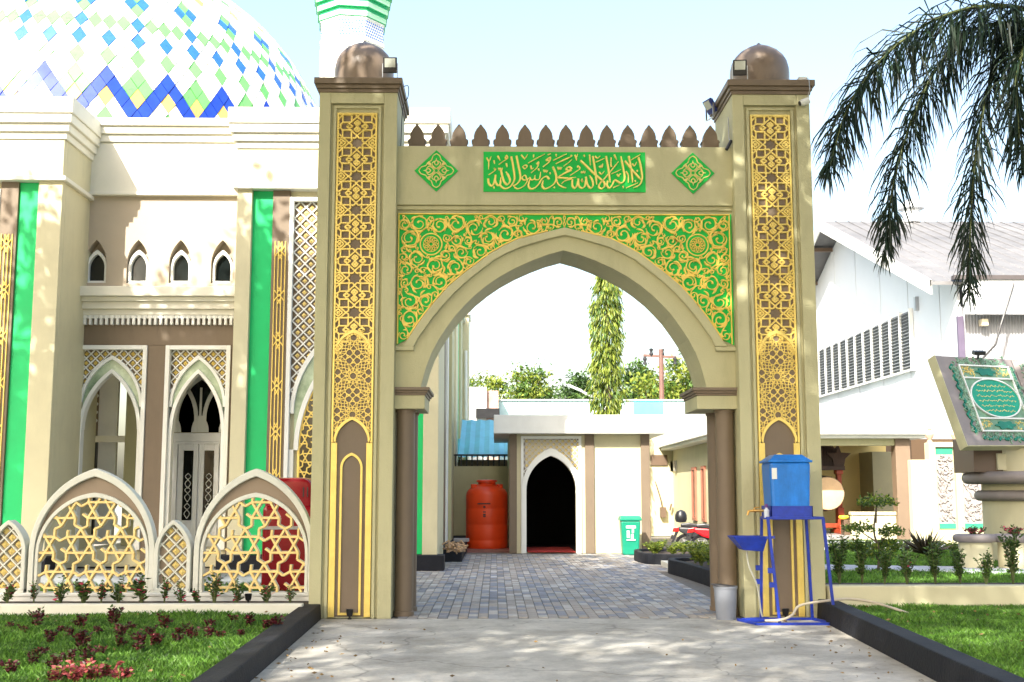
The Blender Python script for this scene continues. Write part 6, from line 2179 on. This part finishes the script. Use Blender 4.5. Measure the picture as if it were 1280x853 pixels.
# ---- leafy shrubs
def shrub(seed, h, w, n, mats, wts, leafL=(.04, .08), upright=.6, nst=6, top_mat=None):
    g = np.random.RandomState(seed)
    P, D, L, W, M_ = [], [], [], [], []
    st = MB()
    for s in range(nst):
        a = g.uniform(0, 6.28); rr = w * g.uniform(.1, .9)
        tip = np.array([math.cos(a) * rr, math.sin(a) * rr, h * g.uniform(.6, 1.0)])
        mid_ = tip * np.array([.35, .35, .5])
        st.tube([(0, 0, -.02), tuple(mid_), tuple(tip)], [.008, .006, .003], 5)
        for k in range(n // nst):
            t = g.uniform(.2, 1) ** .8
            p = (mid_ * 2 * t * (1 - t) + tip * t * t) if t < 1 else tip
            p = np.array([0, 0, 0]) * (1 - t) ** 2 + mid_ * 2 * t * (1 - t) + tip * t * t + g.normal(size=3) * .012
            b = g.uniform(0, 6.28)
            D.append([math.cos(b), math.sin(b), g.uniform(-.1, 1.2) * upright]); P.append(p)
            L.append(g.uniform(*leafL)); W.append(L[-1] * g.uniform(.35, .55))
            m_ = g.choice(len(mats), p=wts)
            if top_mat is not None and t > .86: m_ = top_mat
            M_.append(m_)
    return leaf_mesh('leaves', P, D, np.array(L), np.array(W), mats, M_, .2, seed), st.mesh('stem', STEM)
ROSE = [shrub(50 + i, .20 + .03 * i, .11, 110, [LEAF_MD, LEAF_DK, PETAL], [.55, .33, .12], (.03, .055)) for i in range(3)]
for i, px in enumerate((8, 42, 74, 104, 126, 148, 178, 205, 226, 246, 268, 295, 333, 362)):
    Yp = 12.42 + .12 * math.sin(i * 2.1)
    t = thing('rose_shrub', 'low green shrub with a few pink flowers along the fence foot', 'shrub', (ax(px, 760, Yp), Yp, .14), rnd.uniform(0, 6), 'flowering shrubs along the fence')
    s = rnd.uniform(.8, 1.65) * (.8 if px > 320 else 1); t.scale = (s, s, s)
    a, b = ROSE[i % 3]
    link(a, t); link(b, t)
GSH = [shrub(70 + i, (.62, .5, .55, .70)[i], (.17, .20, .22, .12)[i], 480, [LEAF_MD, LEAF_DK, LEAF_PK], [.60, .395, .005], (.035, .065), .8, 11, None) for i in range(4)]
GL = ['loose dark green shrub by the gate pillar on the low wall', 'slim dark shrub in the garden row in front of the small layered tree', 'dense green shrub in the garden row beside the small layered tree', 'bushy green shrub in the garden row before the grey path',
      'airy green shrub in the garden row opposite the spiky bromeliad', 'thin branched green shrub in the garden row before the ornamental wall', 'round green shrub in the garden row before the round planters', 'upright shrub with red young tips in the garden row']
for i, (px, hpx, k) in enumerate(((1050, 60, 0), (1078, 56, 3), (1106, 46, 1), (1134, 52, 2), (1170, 52, 0), (1201, 50, 1), (1233, 46, 2), (1267, 62, 3))):
    Yp = 12.85
    t = thing('garden_shrub', GL[i], 'shrub', (ax(px, 735, Yp), Yp, .295), rnd.uniform(0, 6), 'row of shrubs on the low garden wall')
    s = hpx / 60 * .95; t.scale = (s, s, s)
    a, b = GSH[k]
    link(a, t); link(b, t)
# yellow-green hedge shrubs in the court beds
YSH = [shrub(90 + i, .50, .34, 520, [LEAF_LT, LEAF_MD], [.75, .25], (.05, .085), .7, 12) for i in range(3)]
for i, (x, y) in enumerate(((3.2, 14.6), (3.35, 15.4), (3.5, 14.9), (3.2, 16.3), (3.6, 16.6), (3.2, 17.2), (3.7, 17.6), (3.15, 18.1), (3.55, 18.5), (3.2, 18.95), (3.9, 18.9))):
    t = thing('yellow_shrub', 'yellow green shrub in the larger black kerbed court bed', 'shrub', (x, y, .165), i * 1.3, 'yellow green shrubs in the larger court bed')
    s = .78 + .3 * ((i * 37) % 10) / 10; t.scale = (s, s, s * .72)
    a, b = YSH[i % 3]; link(a, t); link(b, t)
for i, (x, y) in enumerate(((2.95, 21.8), (3.25, 21.7), (3.0, 22.5), (3.5, 22.1), (3.9, 22.4), (3.2, 23.0))):
    t = thing('yellow_shrub', 'low yellow green shrub in the smaller bed beside the bin', 'shrub', (x, y, .135), i * 1.7, 'yellow green shrubs in the smaller court bed')
    s = .8; t.scale = (s, s, s * .62)
    a, b = YSH[i % 3]; link(a, t); link(b, t)
# flowers in the round planters
FLW = shrub(120, .17, .20, 260, [LEAF_RD, LEAF_DK, PETAL], [.45, .25, .30], (.03, .06), .8, 14)
for i, (pp, Yq) in enumerate(((1219, 16.3), (1268, 16.2))):
    t = thing('planter_flowers', ['purple red flowers filling the round planter next to the garden path', 'purple red flowers filling the round planter under the open book'][i], 'flowers', (ax(pp, 680, Yq), Yq, az(pp, 671, Yq) - .04), i * 2.0)
    link(FLW[0], t); link(FLW[1], t)
# spiky bromeliad
g = np.random.RandomState(4)
P, D, L = [], [], []
for k in range(60):
    a = g.uniform(0, 6.28); e = g.uniform(.15, 1.3)
    P.append((0, 0, .05)); D.append((math.cos(a) * math.cos(e), math.sin(a) * math.cos(e), math.sin(e))); L.append(g.uniform(.32, .5))
Yq = 19.2
t = thing('bromeliad', 'dark spiky bromeliad on the garden lawn near the porch column', 'plant', (ax(1156, 684, Yq), Yq, GZ - .02))
link(leaf_mesh('leaves', P, D, np.array(L), .055, [mat('dark_purple_leaf', (.04, .035, .02), .4, .3, 4, island=.5)], None, .3, 2), t)
MB().lathe([(.05, 0), (.04, .08), (.001, .1)], (0, 0, 0), 10).build('stem', STEM, t)
# low ground cover at the porch
GC = shrub(131, .20, .35, 300, [LEAF_MD, LEAF_LT], [.6, .4], (.04, .07), .7, 14)
for i in range(9):
    px = 1040 + i * 19
    Yq = 21.0
    t = thing('border_shrub', 'low green border shrub at the far edge of the garden lawn', 'shrub', (ax(px, 685, Yq), Yq, GZ - .02), i * 1.1, 'low border shrubs before the porch')
    link(GC[0], t); link(GC[1], t)
# small layered tree in the garden
def tree_thing(name, label, loc, cat='tree', group=None): return thing(name, label, cat, loc, 0, group)
Yq = 15.6
t = tree_thing('layered_tree', 'small layered ornamental tree with flat leaf pads before the porch', (ax(1097, 706, Yq), Yq, GZ - .02))
tr = MB()
zt5 = az(1097, 628, Yq) - GZ
pads = [(.02, 0, zt5, .27, .07), (-.22, .05, zt5 * .62, .20, .06), (.18, -.03, zt5 * .58, .17, .05), (.16, .08, zt5 * .40, .14, .05), (-.05, -.1, zt5 * .28, .24, .07), (-.28, -.05, zt5 * .36, .10, .04)]
tr.tube(catmull([(0, 0, -.02), (.03, .01, zt5 * .3), (-.03, 0, zt5 * .6), (.02, 0, zt5)], 5), [.022 - .0009 * i for i in range(16)], 8)
P, D = [], []
g = np.random.RandomState(8)
for (x, y, z, r, h) in pads:
    tr.tube([(0, 0, z * .72), (x * .6, y * .6, z * .88), (x, y, z)], [.012, .008, .005], 6)
    for k in range(int(1500 * r)):
        a = g.uniform(0, 6.28); q = r * math.sqrt(g.rand())
        P.append((x + q * math.cos(a), y + q * math.sin(a), z + 1.5 * h * (1 - (q / r) ** 2) * g.uniform(-.5, 1.3) + .02 * g.normal()))
        D.append((g.normal(), g.normal(), .5 + .4 * g.normal()))
tr.build('trunk', BARK, t)
link(leaf_mesh('crown', P, D, .055, .028, [LEAF_MD, LEAF_LT], g.choice(2, len(P), p=[.55, .45]), .2, 4), t)

# ---- column tree (weeping mast tree)
Yq = 33.0
t = tree_thing('column_tree', 'tall narrow column tree with drooping yellow green leaves behind the pavilion', (ax(760, 600, Yq), Yq, 0))
H5 = az(760, 345, Yq) + .4
g = np.random.RandomState(12)
P, D, L, M_ = [], [], [], []
for lay in range(70):
    zc_ = 1.2 + (H5 - 1.2) * lay / 69
    rl_ = .38 * (1 if lay < 58 else (70 - lay) / 12 * .8 + .2) * (.9 + .22 * math.sin(lay * 1.7) + .12 * g.normal())
    for k in range(9):
        a = g.uniform(0, 6.28)
        c = np.array([math.cos(a) * rl_ * .9, math.sin(a) * rl_ * .9, zc_ + g.uniform(-.1, .1)])
        for q in range(17):
            P.append(c + g.normal(size=3) * [.06, .06, .09]); D.append((math.cos(a) * .35 + g.normal() * .18, math.sin(a) * .35 + g.normal() * .18, -1)); L.append(g.uniform(.14, .25)); M_.append(0 if g.rand() < .66 else 1)
MB().tube([(0, 0, 0), (.05, 0, H5 * .5), (0, 0, H5 - .3)], [.12, .09, .03], 10).build('trunk', BARK, t)
link(leaf_mesh('crown', P, D, np.array(L), .040, [LEAF_LT, LEAF_MD], M_, .2, 9), t)

# ---- broad trees
def broad_tree(name, label, loc, H, crown_c, crown_r, n_clump, n_leaf, leafL, mats, wts, seed, trunk_r=.2, group=None, clump_r=.5, hollow=.35, zmin=None):
    t = tree_thing(name, label, loc, group=group)
    g = np.random.RandomState(seed)
    cc_ = np.array(crown_c); cr = np.array(crown_r)
    P, D, L, M_ = [], [], [], []
    tr = MB()
    fork = np.array([cc_[0] * .25, cc_[1] * .25, max(1.0, cc_[2] - cr[2] * .95)])
    tr.tube([(0, 0, -.1), tuple(fork * [.4, .4, .5]), tuple(fork)], [trunk_r, trunk_r * .85, trunk_r * .7], 10)
    for i in range(n_clump):
        v = g.normal(size=3); v /= np.linalg.norm(v)
        q = hollow + (1 - hollow) * g.rand() ** .6
        c = cc_ + v * cr * q
        if zmin is not None and c[2] + loc[2] < zmin: c[2] = zmin - loc[2] + g.rand() * .6
        if i % 3 == 0:
            m_ = fork * .5 + c * .5 + g.normal(size=3) * .15 * cr.min()
            tr.tube([tuple(fork - [0, 0, .1]), tuple(m_), tuple(c)], [trunk_r * .35, trunk_r * .2, trunk_r * .06], 6)
        k = int(n_leaf * g.uniform(.6, 1.4))
        mt_ = g.choice(len(mats), p=wts)
        rr = clump_r * g.uniform(.6, 1.3)
        pts = g.normal(size=(k, 3)) * [rr * .55, rr * .55, rr * .36] + c
        dd = g.normal(size=(k, 3)) + [0, 0, -.25]
        P.append(pts); D.append(dd); L.append(g.uniform(leafL * .7, leafL * 1.3, k))
        M_.append(np.where(g.rand(k) < .8, mt_, g.choice(len(mats), k)))
    tr.build('trunk', BARK, t)
    link(leaf_mesh('crown', np.concatenate(P), np.concatenate(D), np.concatenate(L), np.concatenate(L) * .5, mats, np.concatenate(M_), .2, seed), t)
    return t
def bgtree(px0, px1, pyt, Y, label, mats, wts, seed, leafL=.22):
    xa, xb = ax(px0, 500, Y), ax(px1, 500, Y)
    zt6 = az((px0 + px1) / 2, pyt, Y)
    rz_ = min(2.6, (zt6) * .42)
    broad_tree('broad_tree', label, ((xa + xb) / 2, Y, 0), zt6, (0, 0, zt6 - rz_ * .93), ((xb - xa) / 2, (xb - xa) / 2.4, rz_), 60, 95, leafL, mats, wts, seed, .2, 'trees beyond the court', clump_r=.62)
bgtree(577, 640, 474, 60, 'pale green loose tree at the mosque corner beyond the white house', [LEAF_LT, LEAF_MD], [.5, .5], 1)
bgtree(628, 690, 465, 58, 'airy light green tree beyond the pavilion roof', [LEAF_LT, LEAF_MD], [.55, .45], 2)
bgtree(700, 745, 473, 70, 'small dark tree beyond the street lamp arm', [LEAF_DK, LEAF_MD], [.6, .4], 3, .26)
bgtree(772, 822, 458, 66, 'blue green dark tree between the column tree and the utility pole', [LEAF_DK, LEAF_MD], [.6, .4], 4, .25)
bgtree(790, 850, 470, 54, 'light green tree at the foot of the utility pole', [LEAF_LT, LEAF_MD], [.7, .3], 5)
bgtree(826, 905, 446, 52, 'dense rounded bright green tree right of the utility pole', [LEAF_LT, LEAF_MD], [.65, .35], 6)
bgtree(660, 705, 487, 75, 'low green tree far behind the turquoise building', [LEAF_MD, LEAF_LT], [.6, .4], 7, .26)

# ---- palm on the right
PALM = mat('palm_leaflet', (.008, .020, .009), .5, .3, 3, island=.35, spec=.3, trans=.06)
PY = 9.2
pcx, pcz = at(1330, 30, PY)
palm = tree_thing('palm_tree', 'palm tree with dark arching feathery fronds hanging beside the right pillar', (pcx + .1, PY, ZR - .03))
MB().tube([(0, 0, 0), (.05, 0, 2), (0, 0, pcz - ZR - .3), (-.1, 0, pcz - ZR)], [.19, .14, .12, .10], 14).build('trunk', mat('palm_bark', (.26, .24, .21), .8, .2, 8, .5, 20), palm)
MB().tube([(-.1, 0, pcz - ZR - .9), (-.1, 0, pcz - ZR + .15)], [.12, .07], 12).build('crownshaft', mat('palm_green_shaft', (.12, .2, .05), .5), palm)
def frond(pts, seed, nl=150, ll=.42):
    nl = int(nl * 1.65); ll *= 1.55
    g = np.random.RandomState(seed)
    q = catmull([Vector(p) for p in pts], 14)
    n = len(q)
    rs = [.022 * (1 - .85 * i / n) for i in range(n)]
    base = Vector((palm.location))
    m = MB(); m.tube([p - base for p in q], rs, 6)
    fr_ = m.build('frond_rachis', STEM, palm)
    P, D, L = [], [], []
    for i in range(nl * 2):
        t = .12 + .88 * (i // 2) / nl
        f = t * (n - 1); k = min(int(f), n - 2)
        p = q[k].lerp(q[k + 1], f - k) - base
        tg_ = (q[k + 1] - q[k]).normalized()
        side = 1 if i % 2 else -1
        sv = tg_.cross(Vector((g.normal() * .8, g.normal() * .8, 1))).normalized() * side
        d = tg_ * .50 + sv * .72 + Vector((0, 0, -.55 + .3 * g.normal())) + Vector((g.normal(), g.normal(), g.normal())) * .22
        P.append(tuple(p)); D.append(tuple(d)); L.append(ll * (.55 + .45 * math.sin(math.pi * min(1, t * .9 + .1))) * g.uniform(.75, 1.1) * (1 if t < .9 else .75))
    P, D, L = np.array(P), np.array(D), np.array(L)[:, None]
    D /= np.linalg.norm(D, axis=1)[:, None]
    D2 = D + [0, 0, -.75]; D2 /= np.linalg.norm(D2, axis=1)[:, None]
    D3 = D2 + [0, 0, -.7]; D3 /= np.linalg.norm(D3, axis=1)[:, None]
    S_ = np.cross(D, g.normal(size=D.shape)); S_ /= np.linalg.norm(S_, axis=1)[:, None]
    p1 = P + D * L * .4; p2 = p1 + D2 * L * .35; p3 = p2 + D3 * L * .25
    wv = S_ * .0068
    V = np.stack([P - wv * .5, P + wv * .5, p1 - wv, p1 + wv, p2 - wv * .8, p2 + wv * .8, p3], 1).reshape(-1, 3)
    fs = []
    for i in range(len(P)):
        o = i * 7
        fs += [(o, o + 1, o + 3, o + 2), (o + 2, o + 3, o + 5, o + 4), (o + 4, o + 5, o + 6)]
    me = bpy.data.meshes.new('leaflets'); me.from_pydata(V.tolist(), [], fs); me.materials.append(PALM)
    link(me, fr_)
def fp(*a): return [(ax(x, y, Y), Y, az(x, y, Y)) for x, y, Y in a]
frond(fp((1328, 30, 9.2), (1262, 8, 9.0), (1185, 18, 8.8), (1115, 62, 8.7), (1062, 130, 8.6), (1036, 215, 8.6)), 1, 170, .36)
frond(fp((1328, 32, 9.2), (1268, 28, 9.3), (1205, 45, 9.3), (1152, 120, 9.3), (1118, 225, 9.2), (1106, 318, 9.2)), 2, 170, .34)
frond(fp((1326, 34, 9.2), (1272, 35, 9.4), (1240, 95, 9.5), (1220, 190, 9.5), (1213, 285, 9.5), (1212, 372, 9.5)), 3, 160, .30)
frond(fp((1330, 30, 9.2), (1290, 45, 9.0), (1272, 90, 8.9), (1272, 150, 8.8), (1280, 215, 8.8)), 4, 110, .30)
frond(fp((1328, 28, 9.2), (1300, -60, 8.8), (1240, -120, 8.6), (1150, -110, 8.4)), 5, 130, .36)
frond(fp((1330, 28, 9.2), (1400, -60, 9.4), (1480, -60, 9.8), (1560, 40, 10)), 6, 130, .36)
frond(fp((1330, 30, 9.2), (1390, 20, 8.6), (1440, 120, 8.2), (1460, 260, 8.0)), 7, 130, .36)

# ---- shade trees behind and beside the camera (their dappled shade falls on gate, fence and drive)
def shade_tree(label, loc, c, r, nclump, nleaf, seed, zmin=6.6):
    broad_tree('shade_tree', label, loc, 12, c, r, nclump, nleaf, .24, [LEAF_MD, LEAF_DK], [.5, .5], seed, .28, 'shade trees along the street', clump_r=.75, hollow=.15, zmin=zmin)

g = np.random.RandomState(77)
P, D = [], []
for k in range(170):
    y = 12.2 - 5.0 * g.rand() ** .8
    e = g.rand()
    x = (LX(y) + .03 + abs(g.normal()) * .35) if e < .45 else ((RX(y) - .03 - abs(g.normal()) * .4) if e < .8 else g.uniform(LX(y), RX(y)))
    P.append((x, y, .012)); a = g.uniform(0, 6.28); D.append((math.cos(a), math.sin(a), .12 * g.rand()))
tag(link(leaf_mesh('fallen_leaves', P, D, g.uniform(.02, .05, len(P)), .018, [mat('dry_leaf', (.20, .13, .05), .8, .3, 9, island=.5)], None, .1, 3)), 'dry fallen leaves scattered along the edges of the concrete drive', 'leaves', kind='stuff')
P, D = [], []
for k in range(260):
    if g.rand() < .5:
        x, y, z = *samp_l(g), ZL + .02
    else:
        x, y, z = *samp_r(g), ZR + .02
    P.append((x, y, z)); a = g.uniform(0, 6.28); D.append((math.cos(a), math.sin(a), .3 * g.rand()))
tag(link(leaf_mesh('fallen_leaves', P, D, g.uniform(.02, .05, len(P)), .02, [MATS['dry_leaf']], None, .1, 3)), 'dry fallen leaves lying on the two lawns', 'leaves', kind='stuff')
shade_tree('large street tree arching over the left lawn and drive', (-7.0, 2.5, 0), (3.4, 2.4, 10.0), (5.2, 4.6, 2.0), 210, 120, 41)
shade_tree('large street tree over the lawn left of the camera', (-11.0, -1.5, 0), (2.2, 3.2, 10.0), (3.9, 4.2, 2.0), 130, 110, 42)
shade_tree('large street tree beyond the left end of the fence', (-13.5, 10.0, 0), (4.9, .8, 10.0), (5.7, 4.0, 1.9), 210, 120, 43, 7.9)
shade_tree('large street tree right of the drive entrance behind the camera', (3.6, -5.0, 0), (-2.8, 4.4, 9.4), (4.4, 4.4, 2.0), 62, 95, 44)
shade_tree('large street tree at the drive entrance behind the camera', (-5.5, -6.5, 0), (1.0, 3.6, 9.6), (4.2, 4.2, 2.2), 80, 90, 45)
shade_tree('spreading street tree over the right lawn beside the palm', (8.0, 4.5, 0), (-4.0, 3.6, 9.6), (4.0, 3.6, 1.9), 130, 110, 46)
# small repeated pieces that cannot be picked apart at this size
for o in bpy.data.objects:
    if o.type == 'MESH' and o.name.split('.')[0] in ('gold_stud', 'diamond_lattice', 'gold_scroll', 'rosette_lattice', 'dentil_row', 'blue_dots', 'border_foliage', 'border_backing', 'gold_script', 'slats'):
        o['kind'] = 'stuff'
